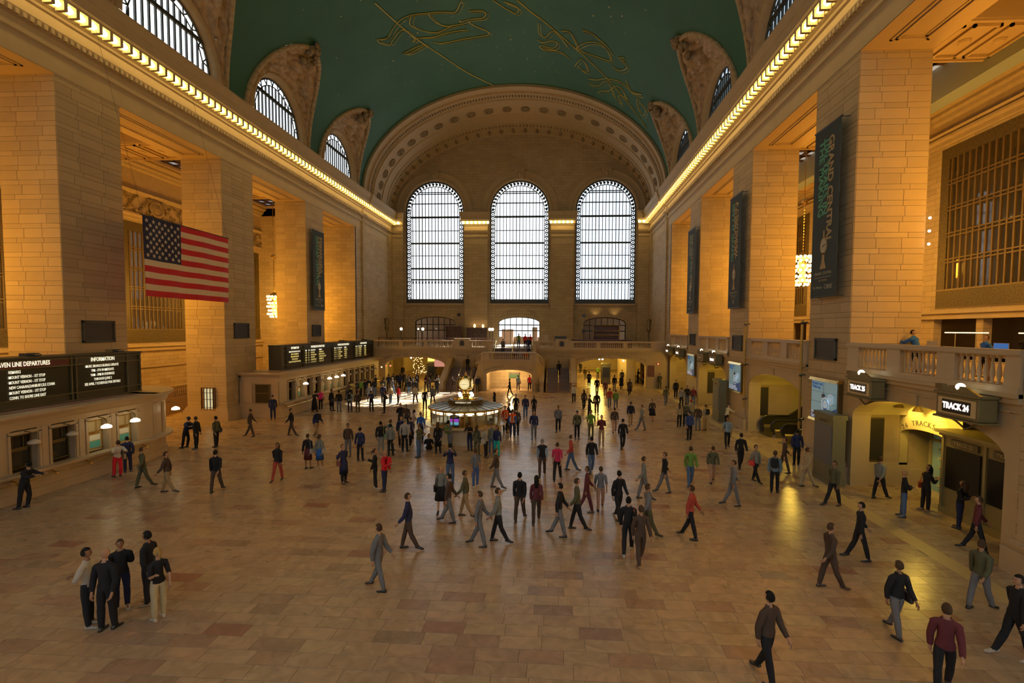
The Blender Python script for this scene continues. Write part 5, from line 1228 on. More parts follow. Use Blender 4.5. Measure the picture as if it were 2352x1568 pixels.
gateboard('grey gate board cabinet at the foot of the nearest right column', 22.35, 23.95); gateboard('grey gate board cabinet at the foot of the middle right column', 37.7, 39.2)
# gatehouse in the nearest arch
gh = thing('gatehouse', 'olive gatehouse with two black slates inside the nearest arch', 'kiosk')
M_gh = mat('gatehouse_paint', (.26, .22, .10), .5, noise=.1)
b = MB(); b.box(20.7, 22.3, 15.7, 19.5, 0, 3.0, c=.03); b.box(20.6, 22.35, 15.6, 19.6, 3.0, 3.1); b.box(20.5, 22.4, 15.5, 19.7, 3.1, 3.22); b.box(20.65, 22.35, 15.65, 19.55, 0, .25)
for yy in (15.7, 17.55, 19.4): b.box(20.64, 20.7, yy, yy + .1, .25, 3)
b.build('booth_walls', M_gh, gh)
for yy, tt in ((15.95, 'TRACK 24'), (17.75, 'TRACK 25')):
    b = MB(); b.box(20.62, 20.68, yy, yy + 1.5, 1.05, 2.62); b.build('slate', M_black, gh)
    b = MB(); b.box(20.6, 20.67, yy + .1, yy + 1.3, 2.7, 2.94); b.build('name_board', mat('name_board', (.1, .08, .04), .5), gh); font(tt, .19, mat('cream_letters', (.5, .42, .25), .6), gh, (20.59, yy + .7, 2.82), RR)
# inner wall of the nearest lobby: door, lettering, plaque, spot lamps
t = thing('gate_door', 'green-lit glass door with iron scrollwork under the tracks lettering', 'door')
b = MB(); b.box(22.25, 22.4, 19.9, 20.0, 0, 2.9); b.box(22.25, 22.4, 22.2, 22.3, 0, 2.9); b.box(22.25, 22.4, 19.9, 22.3, 2.2, 2.3); b.box(22.25, 22.4, 19.9, 22.3, 2.85, 2.95); b.box(22.27, 22.38, 21.05, 21.12, 0, 2.2)
for i in range(8): b.tube((22.3, 19.95 + i * .3, 2.3), (22.3, 20.25 + i * .3, 2.85), .015, n=4); b.tube((22.3, 20.25 + i * .3, 2.3), (22.3, 19.95 + i * .3, 2.85), .015, n=4)
for i in range(5): b.lathe([(.12, 0), (.14, .02), (.12, .04)], (22.28, 21.6, .3 + i * .4), n=8)
b.build('iron_frame', M_gh, t); b = MB(); b.box(22.35, 22.37, 19.95, 22.25, 0, 2.85); b.build('glass', mat('door_glass', (.2, .3, .25), .2, emis=(.3, .5, .38), es=.25), t)
b = MB(); b.box(22.3, 22.33, 20.3, 20.8, 1.35, 1.9); b.build('paper_notice', mat('paper', (.7, .72, .65), .6), t)
arc_text('26 TRACKS 25', -21.35, 1.6, 2.0, 1.45, M_cut, struct('trim_lobby_lettering'), 21.385, .32, 2.35, .95, plane='x')
arch_wall('wall_lobby_inner', M_track, 'x', 21.4, 19.52, 22.95, 0, 4.9, [(21.25, 1.62, 0, 2.35, .4)], .35, **ST)
for k, (yy, lb) in enumerate(((22.0, 'cone spot lamp left of the tracks lettering'), (20.9, 'cone spot lamp right of the tracks lettering'))):
    t = thing('spot_lamp', lb, 'lamp'); b = MB(); b.tube((20.7, yy, 4.75), (20.7, yy, 3.85), .02, n=5); b.build('stem', M_dark, t); b = MB(); b.lathe([(.05, .15), (.08, .12), (.2, -.08), (.0, -.06)], (20.7, yy, 3.75), n=12); b.build('shade', M_bronze, t)
    light('SPOT', 'spot', (20.7, yy, 3.62), 1000 * .6, (1, .66, .12), size=.06, direction=(.75, 0, -.6), spot_size=1.6, spot_blend=.6)
for lb, x, y in (('tall bronze plaque on the far jamb of the nearest arch', 20.35, 22.9), ('tall bronze plaque on the far jamb of the escalator arch', 20.2, 34.7), ('tall bronze plaque on the far jamb of the arch beyond the middle column', 20.3, 46.65)):
    t = thing('plaque', lb, 'plaque'); b = MB(); b.box(x - .3, x + .3, y - .06, y + .02, 1.1, 3.0, c=.01); b.build('panel', M_plaque, t); b = MB(); b.box(x - .34, x + .34, y - .04, y + .02, 1.05, 3.05); b.build('frame', M_bronze, t)
# escalators in the second arch
M_rub = mat('handrail_rubber', (.012, .012, .01), .35); M_steel = mat('escalator_steel', (.5, .45, .33), .3, metal=.9)
es = thing('escalator', 'pair of escalators rising inside the second arch beside the officer', 'escalator')
for yb in (34.0, 32.3, 30.9, 29.2):
    pts = [(19.9, .35)] + [(19.75 + .45 - .45 * math.cos(a), .7 + .45 * math.sin(a)) for a in [(-.9 + i * .35) for i in range(8)]] + [(21.6, 1.15), (27.0, 4.6)]
    b = MB(); b.prism([(p[0], p[1]) for p in pts] + [(27.0, 3.6), (21.6, .1), (20.0, .0)], 'y', yb - .03, yb + .03); b.build('balustrade', mat('smoked_panel', (.06, .05, .02), .12, metal=.4), es)
    b = MB(); b.path([(p[0], yb, p[1]) for p in pts[1:]], .07, 8); b.build('handrail', M_rub, es)
    b = MB(); b.box(19.95, 21.6, yb - .2, yb + .2, 0, .3); b.prism([(21.6, .3), (27, 3.7), (27, 3.4), (21.6, 0)], 'y', yb - .2, yb + .2); b.tube((19.95, yb, .35), (20.6, yb, .35), .22, n=12); b.build('skirt', M_steel, es)
for ya, yb in ((32.5, 33.8), (29.4, 30.7)):
    b = MB()
    for i in range(22): x = 20.9 + i * .28; z = 0 if i < 3 else (i - 3) * .18; b.box(x, x + .28, ya, yb, z - .15, z + .02)
    b.box(19.6, 20.9, ya - .2, yb + .2, 0, .02); b.build('steps', M_steel, es)
# end wall fittings
t = thing('exit_light', 'small glowing red lamp above the brown panel in the right corner', 'lamp'); b = MB(); b.ball((17.75, 58.3, 2.95), .08, 8); b.build('bulb', mat('red_glow', (1, .1, .05), .4, emis=(1, .12, .05), es=30), t); b = MB(); b.box(17.6, 17.9, 58.36, 58.5, 2.85, 3.05); b.build('bracket', M_dark, t); light('POINT', 'red', (17.75, 58.1, 2.95), 3, (1, .08, .02), size=.1)
t = thing('notice_panel', 'reddish brown panel on the wall by the right corner', 'panel'); b = MB(); b.box(16.55, 17.35, 58.4, 58.5, 1.4, 2.75, c=.02); b.build('board', mat('brown_panel', (.14, .05, .025), .5), t)
t = thing('lit_door', 'narrow glowing leaded door at the foot of the second left column', 'door'); b = MB(); b.box(-20.72, -20.05, 34.66, 34.7, .55, 2.4); b.build('lit_glass', mat('door_lit', (.8, .9, .6), .4, emis=(.85, .95, .6), es=2.2), t)
b = MB()
for x in (-20.95, -20.74, -20.52, -20.26, -20.04, -19.9): b.box(x - .02, x + .02, 34.6, 34.7, .1, 2.5)
for z in (.5, 1.0, 1.6, 2.1, 2.45): b.box(-20.95, -19.9, 34.61, 34.69, z - .015, z + .015)
b.box(-20.95, -19.88, 34.62, 34.7, .1, .5); b.build('door_frame', M_wood, t)
la = struct('trim_south_aisle_balustrade')
balustrade(la, (-25.5, 33.5), (-25.5, 46.7), 1.2, [(.5, 3), (3.8, 6.3), (7.2, 9.8)], 1.05)
b = MB(); b.box(-25.7, -25.3, 33.4, 46.7, 0, 1.2); b.build('ramp_wall', M_plain, la)
# ================================================================ people
M_cloth = mat('cloth', (.5, .5, .5), .85, objcol=True, noise=.18, nscale=9, bump=.25, bscale=18, spec=.2)
M_skin = mat('skin', (.5, .3, .2), .55, objcol=True, spec=.3)
M_hair = mat('hair', (.05, .03, .02), .8, spec=.15, objcol=True, noise=.3, nscale=30)
M_leather = mat('leather', (.1, .1, .1), .45, objcol=True)
M_eye = mat('eye', (.02, .015, .01), .3); M_lip = mat('lip', (.30, .10, .08), .5)
COL = dict(k=(.012, .012, .014), n=(.018, .022, .06), n2=(.03, .05, .15), g=(.12, .12, .125), g2=(.17, .18, .165), l=(.36, .38, .40), l2=(.22, .24, .27), w=(.68, .66, .62), c=(.60, .55, .36), c2=(.38, .32, .22), b=(.03, .12, .42),
           d=(.06, .10, .18), d2=(.05, .09, .22), r=(.50, .015, .025), r2=(.45, .03, .08), m=(.09, .02, .025), p=(.72, .03, .28), o=(.07, .068, .035), t=(.30, .21, .11), e=(.10, .19, .03), q=(.02, .45, .42), q2=(.02, .22, .32),
           y=(.62, .58, .18), a=(.85, .10, .015), s=(.25, .40, .58), s2=(.12, .17, .22), u=(.055, .035, .025), h=(.42, .26, .17), h2=(.62, .45, .44), v=(.38, .36, .62), j=(.30, .045, .03),
           K=(.008, .007, .006), U=(.05, .028, .015), Y=(.42, .27, .10), G=(.20, .19, .18), W=(.62, .62, .62), R=(.4, .02, .03))
V = Vector
POSES = {  # per side: thigh pitch, knee bend, arm pitch, arm out, elbow bend, forearm turn-in ; torso lean, head pitch
    'stand': ((3, 2, 4, 12, 14, 10), (-3, 2, 2, 12, 18, 10), 1, 0),
    'cross': ((2, 2, 24, 10, 92, 62), (-2, 2, 22, 10, 96, 60), 0, 5),
    'phone': ((3, 3, 22, 10, 95, 32), (-2, 2, 24, 10, 98, 34), 3, 22),
    'talk': ((5, 5, 30, 14, 88, 12), (-3, 2, 6, 12, 20, 10), 2, 3),
    'photo': ((3, 2, 78, 14, 62, 26), (-3, 2, 80, 14, 60, 26), -1, -8),
    'lean': ((-8, 2, 62, 16, 42, 25), (10, 22, 58, 16, 46, 25), 20, 14),
    'walk': ((17, 4, -15, 9, 16, 5), (-13, 14, 17, 9, 26, 5), 3, 4),
    'sit': ((96, 112, 42, 14, 62, 26), (90, 100, 38, 16, 66, 28), -14, 12),
}
def rotx(v, d):    # pitch forward (towards -y) by d degrees
    a = math.radians(d); return V((v.x, v.y * math.cos(a) + v.z * math.sin(a), -v.y * math.sin(a) + v.z * math.cos(a)))
def skeleton(pose, fem):
    Lp, Rp, lean, hp = POSES[pose]; J = {}
    hipz = 0; sw = .155 if fem else .178
    th, sh = .42, .42
    for nm, sx, P in (('L', 1, Lp), ('R', -1, Rp)):
        hip = V((sx * .09, 0, 0)); d = V((sx * .04, 0, -1)).normalized(); d1 = rotx(d, -P[0]); knee = hip + d1 * th
        d2 = rotx(V((0, 0, -1)), -(P[0] - P[1])); ank = knee + d2 * sh
        J['hip' + nm], J['knee' + nm], J['ank' + nm] = hip, knee, ank
        fd = rotx(V((sx * .12, -1, 0)), 0).normalized()
        heelup = 22 if (pose == 'walk' and P[0] < 0) else 0
        tip = V((0, -1, 0)); t = fd; 
        J['ball' + nm] = ank + V((t.x * .13, t.y * .13 , -.055 - (0 if not heelup else .03))); J['toe' + nm] = ank + V((t.x * .19, t.y * .19, -.06 - (0 if not heelup else .04))); J['heel' + nm] = ank + V((-t.x * .05, -t.y * .05, -.045 + (0 if not heelup else .01)))
    low = min(J['ank' + k].z for k in 'LR'); off = -low + .085
    if pose == 'sit': off = .12
    for k in list(J): J[k] = J[k] + V((0, 0, off))
    pel = V((0, 0, off + .04)); J['pel'] = pel
    up = lambda dz, k=1.0: rotx(V((0, 0, dz)), lean * k)
    J['waist'] = pel + rotx(V((0, 0, .15)), lean * .5); J['chest'] = J['waist'] + rotx(V((0, .01, .19)), lean); J['neck'] = J['chest'] + rotx(V((0, 0, .17)), lean)
    J['nk2'] = J['neck'] + rotx(V((0, -.01, .075)), lean * .7 + hp * .4); J['head'] = J['nk2'] + rotx(V((0, -.015, .10)), hp)
    for nm, sx, P in (('L', 1, Lp), ('R', -1, Rp)):
        s0 = J['neck'] + rotx(V((sx * sw, 0, -.07)), lean); a = math.radians(P[3])
        d = V((sx * math.sin(a), 0, -math.cos(a))); d = rotx(d, -P[2]); el = s0 + d * .285
        f = rotx(V((sx * math.sin(a) * .4, 0, -1)), -(P[2] + P[4])).normalized(); b = math.radians(P[5]); f = V((f.x * math.cos(b) - sx * math.sin(b) , f.y * math.cos(b), f.z * math.cos(b) if abs(f.z) > .05 else f.z)).normalized()
        wr = el + f * .25; J['sh' + nm], J['el' + nm], J['wr' + nm] = s0, el, wr; J['pm' + nm] = wr + f * .06; J['kn' + nm] = wr + f * .10; J['fd' + nm] = f
    return J
def make_pose(pose, fem):
    J = skeleton(pose, fem); k = .9 if fem else 1.0
    names = []; verts = []; rad = []
    def vx_(n, p, rx, ry=None): names.append(n); verts.append(p); rad.append((rx, ry or rx)); return len(verts) - 1
    E = []
    pel = vx_('pel', J['pel'], .125 if not fem else .13); wa = vx_('waist', J['waist'], .118 * k); ch = vx_('chest', J['chest'], .132 * k); nb = vx_('neck', J['neck'], .085 * k); n2 = vx_('nk2', J['nk2'], .052 * k); hd = vx_('head', J['head'], .05)
    E += [(pel, wa), (wa, ch), (ch, nb), (nb, n2), (n2, hd)]
    for s in 'LR':
        hp_ = vx_('hip', J['hip' + s], .092); mt = vx_('thigh', J['hip' + s].lerp(J['knee' + s], .5), .075); kn = vx_('knee', J['knee' + s], .055); cf = vx_('calf', J['knee' + s].lerp(J['ank' + s], .35), .054); an = vx_('ank', J['ank' + s], .036)
        ba = vx_('ball', J['ball' + s], .036, .03); to = vx_('toe', J['toe' + s], .028, .022)
        E += [(pel, hp_), (hp_, mt), (mt, kn), (kn, cf), (cf, an), (an, ba), (ba, to)]
        s0 = vx_('sh', J['sh' + s], .06 * k); el = vx_('el', J['el' + s], .042 * k); fa = vx_('fa', J['el' + s].lerp(J['wr' + s], .3), .042 * k); wr = vx_('wr', J['wr' + s], .026); pm = vx_('pm', J['pm' + s], .032, .03); kk = vx_('kn', J['kn' + s], .03, .026)
        E += [(nb, s0), (s0, el), (el, fa), (fa, wr), (wr, pm), (pm, kk)]
    me = bpy.data.meshes.new('rig'); me.from_pydata([tuple(v) for v in verts], E, []); o = bpy.data.objects.new('rig', me); col.objects.link(o)
    md = o.modifiers.new('skin', 'SKIN'); md.use_smooth_shade = True; md.branch_smoothing = .6
    if not me.skin_vertices: 
        bpy.context.view_layer.objects.active = o
    lay = me.skin_vertices[0].data if me.skin_vertices else None
    if lay is None:
        me.attributes.new('x', 'FLOAT', 'POINT')
    for i, d in enumerate(lay): d.radius = rad[i]; d.use_root = (i == 0)
    ss = o.modifiers.new('ss', 'SUBSURF'); ss.levels = 1
    dg = bpy.context.evaluated_depsgraph_get(); ev = o.evaluated_get(dg); m2 = bpy.data.meshes.new_from_object(ev); bpy.data.objects.remove(o)
    # classify by nearest bone
    seg = [('torso', J['pel'] + V((0, 0, .06)), J['waist']), ('torso', J['waist'], J['chest']), ('torso', J['chest'], J['neck'] - V((0, 0, .0))), ('neck', J['neck'] + (J['nk2'] - J['neck']) * .45, J['head'])]
    for s in 'LR':
        seg += [('hips', J['pel'], J['hip' + s]), ('thigh', J['hip' + s], J['knee' + s]), ('shin', J['knee' + s], J['ank' + s]), ('foot', J['ank' + s] - V((0, 0, .03)), J['toe' + s]),
                ('torso', J['neck'], J['sh' + s]), ('uparm', J['sh' + s], J['el' + s]), ('farm', J['el' + s], J['wr' + s] - J['fd' + s] * .03), ('hand', J['wr' + s], J['kn' + s])]
    def cls(p):
        best = None
        for n, a, b in seg:
            ab = b - a; t = max(0, min(1, (p - a).dot(ab) / max(1e-9, ab.length_squared))); d = (p - (a + ab * t)).length
            if n == 'torso': d *= .8
            if best is None or d < best[0]: best = (d, n)
        return best[1]
    vs = [v.co.copy() for v in m2.vertices]; no = [v.normal.copy() for v in m2.vertices]; fs = [tuple(p.vertices) for p in m2.polygons]
    vc = [cls(v) for v in vs]
    for i, v in enumerate(vs):
        if vc[i] in ('torso', 'hips'):
            t = v.z; yc = J['waist'].y if vc[i] == 'torso' else J['pel'].y
            if abs(POSES[pose][2]) < 10: v.y = yc + (v.y - yc) * (.82 if vc[i] == 'torso' else .9)
            v.x *= 1.12 if vc[i] == 'torso' else 1.05
        if vc[i] == 'foot': v.z = max(v.z, .018 + (off_ if False else 0)) if pose != 'sit' else v.z
        if fem and vc[i] == 'torso' and no[i].y < -.3 and J['chest'].z - .04 < v.z < J['chest'].z + .09: v.y -= .03
    fc = [max(set(vc[i] for i in f), key=[vc[i] for i in f].count) for f in fs]
    def sub(sel, infl, extra=None):
        idx = {}; nv = []; nf = []
        for f, c in zip(fs, fc):
            if sel(c, f):
                for i in f:
                    if i not in idx: idx[i] = len(nv); nv.append(vs[i] + no[i] * (infl(i) if callable(infl) else infl))
                nf.append([idx[i] for i in f])
        mm = bpy.data.meshes.new('part'); mm.from_pydata([tuple(v) for v in nv], [], nf); mm.polygons.foreach_set('use_smooth', [True] * len(nf)); return mm
    zk = J['kneeL'].z
    mid = lambda f: sum((vs[i].z for i in f)) / len(f)
    out = {'J': J}
    out['jacket'] = sub(lambda c, f: c in ('torso', 'uparm', 'farm') or (c == 'hips' and mid(f) > J['pel'].z - .12), .022)
    out['shirt'] = sub(lambda c, f: c in ('torso', 'uparm') or (c == 'hips' and mid(f) > J['pel'].z - .05), .014)
    out['vest'] = sub(lambda c, f: c == 'torso' or (c == 'hips' and mid(f) > J['pel'].z - .08), .026)
    out['sleeves'] = sub(lambda c, f: c in ('torso', 'uparm', 'farm'), .012)
    out['trousers'] = sub(lambda c, f: c in ('hips', 'thigh', 'shin'), lambda i: .016 if vc[i] != 'shin' else .022)
    # shoes
    for s in 'LR':
        b = MB(); h, t_ = J['heel' + s], J['toe' + s]; a = J['ank' + s]; d = (t_ - h); d.z = 0; d.normalize(); n_ = V((-d.y, d.x, 0)); z0 = 0 if pose != 'sit' else a.z - .085
        rows = []
        pitch_ = (h.z - t_.z) > .03
        base = a - V((0, 0, .085))
        for u, hw, ht in ((-.075, .028, .05), (-.05, .038, .085), (.0, .04, .10), (.05, .042, .075), (.11, .046, .055), (.16, .042, .045), (.2, .02, .03)):
            zz = base.z if not (pose == 'walk' and s == 'R') else base.z + max(0, (.12 - u) * .25) - .0
            zz = max(zz, 0) if pose != 'sit' else zz
            c = V((a.x, a.y, 0)) + d * u
            rows.append([(c + n_ * hw * q).to_tuple()[:2] + (zz + w_ * ht,) for q, w_ in ((-1, 0), (-1, .5), (-.7, .95), (0, 1), (.7, .95), (1, .5), (1, 0))])
        b.grid(rows, closed=True); b.add(rows[0], [tuple(range(7))]); b.add(rows[-1], [tuple(range(7))[::-1]])
        me_ = bpy.data.meshes.new('shoe'); me_.from_pydata(b.v, [], b.f); me_.polygons.foreach_set('use_smooth', [True] * len(b.f)); out['shoe' + s] = me_
    # head, face and fingers joined to the body
    hc = J['head'] + V((0, 0, .045)); hpz = math.radians(POSES[pose][3]); b = MB(); b.v = [tuple(v) for v in vs]; b.f = [list(f) for f in fs]; b.m = [0] * len(fs); b.r = [0] * len(fs)
    def hp2(p, sc_=1.0):
        q = V(p) * sc_; return hc + V((q.x, q.y * math.cos(hpz) + q.z * math.sin(hpz), -q.y * math.sin(hpz) + q.z * math.cos(hpz)))
    def headpt(t, p):
        x = .074 * math.cos(p) * math.cos(t); y = .095 * math.cos(p) * math.sin(t); z = .118 * math.sin(p)
        if z < 0 and y < 0: x *= 1 + z * 2.2; 
        if z < -.04 and y > 0: y *= .75
        if y < 0: y *= .97
        if abs(t + PI / 2) < .45 and abs(z + .012) < .02: y -= .004
        return V((x, y, z))
    n, h = 16, 12; rows = []
    for j in range(1, h): rows.append([tuple(hp2(headpt(-PI / 2 + 2 * PI * i / n, -PI / 2 + PI * j / h))) for i in range(n)])
    b.grid(rows, m=0, closed=True); e0 = len(b.v); b.add([tuple(hp2((0, 0, .118)))] + rows[-1], [(1 + i, 1 + (i + 1) % n, 0) for i in range(n)], 0); b.add([tuple(hp2((0, 0, -.118)))] + rows[0], [(1 + (i + 1) % n, 1 + i, 0) for i in range(n)], 0)
    b.add([tuple(hp2(p)) for p in ((0, -.088, .022), (-.016, -.088, -.026), (.016, -.088, -.026), (0, -.118, -.022), (0, -.09, -.036))], [(0, 1, 3), (0, 3, 2), (1, 4, 3), (3, 4, 2)], 0)
    for sx in (-1, 1):
        b.ball(tuple(hp2((sx * .028, -.083, .012))), .0105, 6, m=1); b.ball(tuple(hp2((sx * .075, .008, -.005))), .026, 6, m=0, sx=.35, sy=.6)
        b.add([tuple(hp2(p)) for p in ((sx * .012, -.093, .032), (sx * .044, -.083, .034), (sx * .044, -.086, .026), (sx * .012, -.096, .025))], [(0, 1, 2, 3)], 1)
    b.add([tuple(hp2(p)) for p in ((-.024, -.086, -.054), (0, -.096, -.048), (.024, -.086, -.054), (0, -.094, -.063))], [(0, 1, 2, 3)], 2)
    for s in 'LR':
        f = J['fd' + s]; side = V((1 if s == 'L' else -1, 0, 0)); side = (side - f * side.dot(f)).normalized(); fwd_ = f.cross(side).normalized()
        if fwd_.y > 0: fwd_ = -fwd_
        spread = fwd_ if abs(f.z) > .6 else side
        pal = -side if abs(f.z) > .6 else V((0, 0, -1))
        for i, ln in enumerate((.07, .08, .075, .058)):
            p0 = J['kn' + s] + spread * (.027 - .018 * i) - f * .012; p1 = p0 + f * ln * .5 + pal * .006; p2 = p1 + f * ln * .35 + pal * .022; p3 = p2 + f * ln * .15 + pal * .022
            b.tube(p0, p1, .0098, .009, 6, 0); b.tube(p1, p2, .009, .0085, 6, 0); b.tube(p2, p3, .0085, .006, 6, 0)
        p0 = J['pm' + s] + spread * .024 - f * .02; p1 = p0 + spread * .022 + f * .03 + pal * .008; p2 = p1 + f * .03 + pal * .012; b.tube(p0, p1, .012, .010, 6, 0); b.tube(p1, p2, .010, .007, 6, 0)
    me_ = bpy.data.meshes.new('person'); me_.from_pydata(b.v, [], b.f); me_.polygons.foreach_set('use_smooth', [True] * len(b.f))
    for m_ in (M_skin, M_eye, M_lip): me_.materials.append(m_)
    me_.polygons.foreach_set('material_index', b.m); out['body'] = me_
    # hair kinds
    def shell(infl, keep):
        q = MB(); n, h = 18, 12; P = [[headpt(-PI / 2 + 2 * PI * i / n, -PI / 2 + PI * j / h) for i in range(n)] for j in range(1, h)]
        q.v = [tuple(hp2(p + p.normalized() * infl)) for r in P for p in r] + [tuple(hp2((0, 0, .118 + infl)))]
        for j in range(h - 2):
            for i in range(n):
                k_ = (i + 1) % n; c = (P[j][i] + P[j + 1][k_]) / 2
                if keep(c): q.f.append([j * n + i, j * n + k_, (j + 1) * n + k_, (j + 1) * n + i])
        for i in range(n): q.f.append([(h - 2) * n + i, (h - 2) * n + (i + 1) % n, (h - 1) * n])
        q.m = [0] * len(q.f); q.r = [0] * len(q.f); return q
    def fin(q, nm):
        m_ = bpy.data.meshes.new(nm); m_.from_pydata(q.v, [], q.f); m_.polygons.foreach_set('use_smooth', [True] * len(q.f)); return m_
    kp = lambda c: c.z > .052 or (c.y > -.005 and c.z > -.03) or (c.y > .03 and c.z > -.07)
    out['hairS'] = fin(shell(.012, kp), 'hair')
    q = shell(.018, lambda c: c.z > .055 or (c.y > -.02 and c.z > -.1)); base = hp2((0, .055, -.02)); q.lathe([(.05, -.30), (.085, -.2), (.092, -.05), (.075, .05), (.03, .1)], (base.x, base.y + .02, base.z), n=12); out['hairL'] = fin(q, 'hair')
    q = shell(.012, kp); a = hp2((0, .105, .03)); q.ball(tuple(a), .035, 8); q.tube(a, a + V((0, .04, -.09)), .026, .022, 8); q.tube(a + V((0, .04, -.09)), a + V((0, .03, -.19)), .022, .008, 8); out['hairP'] = fin(q, 'hair')
    q = shell(.02, lambda c: c.z > .035); a = hp2((0, -.1, .045)); q.lathe([(.001, 0), (.08, .0), (.08, .012), (.001, .012)], (a.x, a.y + .015, a.z - .006), n=14); out['cap'] = fin(q, 'cap')
    q = shell(.035, lambda c: c.y > -.045 or c.z > .07); a = J['neck']; q.lathe([(.12, -.03), (.10, .05), (.085, .1)], (a.x, a.y, a.z), n=12); out['hood'] = fin(q, 'hood')
    # skirt, coat skirt, bags
    def loft(z0, z1, r0, r1, n=16, y=0):
        q = MB(); q.grid([[(J['pel'].x + r * 1.0 * math.cos(2 * PI * i / n), J['pel'].y + y + r * .82 * math.sin(2 * PI * i / n), z) for i in range(n)] for z, r in ((z1, r1), (z1 - (z1 - z0) * .3, r1 + (r0 - r1) * .5), (z0, r0), (z0 + .01, r0 - .015))], closed=True); return q
    ex = .06 if pose == 'walk' else 0
    out['skirt'] = fin(loft(zk - .02, J['pel'].z + .1, .21 + ex, .15), 'skirt'); out['coat_tail'] = fin(loft(zk - .06, J['pel'].z + .08, .215 + ex * 1.3, .165), 'coat_tail'); out['long_skirt'] = fin(loft(.12, J['pel'].z + .08, .27, .16), 'skirt')
    c = J['chest'] + rotx(V((0, .19, .02)), POSES[pose][2]); q = MB(); q.box(-.14, .14, -.075, .075, -.2, .2, c=.05); q.box(-.1, .1, .075, .11, -.15, .02, c=.015)
    for sx in (-1, 1): q.path([(sx * .09, -.06, .17), (sx * .1, -.15, .2), (sx * .105, -.30, .12), (sx * .1, -.32, -.05), (sx * .1, -.08, -.17)], .014, 5)
    L_ = math.radians(POSES[pose][2]); q.v = [tuple(c + V((v[0], v[1] * math.cos(L_) + v[2] * math.sin(L_), -v[1] * math.sin(L_) + v[2] * math.cos(L_)))) for v in q.v]; out['pack'] = fin(q, 'backpack')
    q = MB(); hp3 = J['pel'] + V((-.24, .03, .0)); q.box(hp3.x - .06, hp3.x + .05, hp3.y - .15, hp3.y + .15, hp3.z - .14, hp3.z + .12, c=.03); q.path([(hp3.x, hp3.y - .1, hp3.z + .1), tuple(J['shR'] + V((.02, -.05, .08))), tuple(J['shR'] + V((.02, .06, .06))), (hp3.x, hp3.y + .1, hp3.z + .1)], .012, 5); out['bag'] = fin(q, 'bag')
    mp = (J['kn' + 'L'] + J['kn' + 'R']) / 2; q = MB(); q.box(mp.x - .04, mp.x + .04, mp.y - .02, mp.y, mp.z, mp.z + .11, c=.004); out['phone'] = fin(q, 'phone')
    return out
PC = {}
def part(p, nm, me, m, c):
    if not me.materials: me.materials.append(m)
    o = bpy.data.objects.new(nm, me); o.parent = p; o.color = (*c, 1); col.objects.link(o); return o
prnd = random.Random(11)
def person(x, y, z, H, face, pose, top, bot, shoe, hair, ex, label, group=None):
    fem = hair[0] in 'LP' and H < 1.75
    key = (pose, fem)
    if key not in PC: PC[key] = make_pose(pose, fem)
    D = PC[key]; p = bpy.data.objects.new('person', D['body']); col.objects.link(p)
    p.location = (x, y, z); p.rotation_euler = (0, 0, math.radians(face + 90)); s = H / 1.735; p.scale = (s, s, s)
    sk = prnd.choice([(.50, .30, .20), (.55, .34, .23), (.42, .24, .15), (.30, .16, .09), (.52, .32, .22)]); p.color = (*sk, 1)
    p['label'] = label; p['category'] = 'person'
    if group: p['group'] = group
    tk, tc = top[0], COL[top[1:]]; bk, bc = bot[0], COL[bot[1:]]
    if tk in 'JC': part(p, 'jacket', D['jacket'], M_cloth, tc)
    elif tk == 'T': part(p, 'shirt', D['shirt'], M_cloth, tc)
    elif tk == 'V': part(p, 'vest', D['vest'], M_cloth, tc)
    if tk == 'C': part(p, 'coat_tail', D['coat_tail'], M_cloth, tc)
    if bk == 'S' and tk == 'C' and H < 1.7: part(p, 'skirt', D['long_skirt'], M_cloth, bc)
    elif bk in 'SD': part(p, 'skirt', D['skirt'], M_cloth, bc)
    if bk == 'R' : part(p, 'trousers', D['trousers'], M_cloth, bc)
    part(p, 'shoe', D['shoeL'], M_leather, COL[shoe]); part(p, 'shoe', D['shoeR'], M_leather, COL[shoe])
    if tk == 'V':
        sl = COL['g']
        for e in ex.split(','):
            if e.startswith('sleeve:'): sl = COL[e[7:]]
        part(p, 'sleeves', D['sleeves'], M_cloth, sl)
    hk = hair[0]
    if hk == 'C':
        cc = COL[hair[1]] if hair[1] in 'WR' else (COL['n'] if hair[1] == 'K' else COL['U']); part(p, 'cap', D['cap'], M_cloth, cc) if hair[1:] != 'U2' else None
        part(p, 'hair', D['hairS'], M_hair, COL['U'])
    elif hk == 'H': part(p, 'hood', D['hood'], M_cloth, tc)
    elif hk in 'SLP': part(p, 'hair', D['hair' + hk], M_hair, COL[hair[1]])
    for e in ex.split(','):
        if e.startswith('pack:'): part(p, 'backpack', D['pack'], M_cloth, COL[e[5:]])
        elif e.startswith('bag:'): part(p, 'bag', D['bag'], M_leather, COL[e[4:]])
    return p
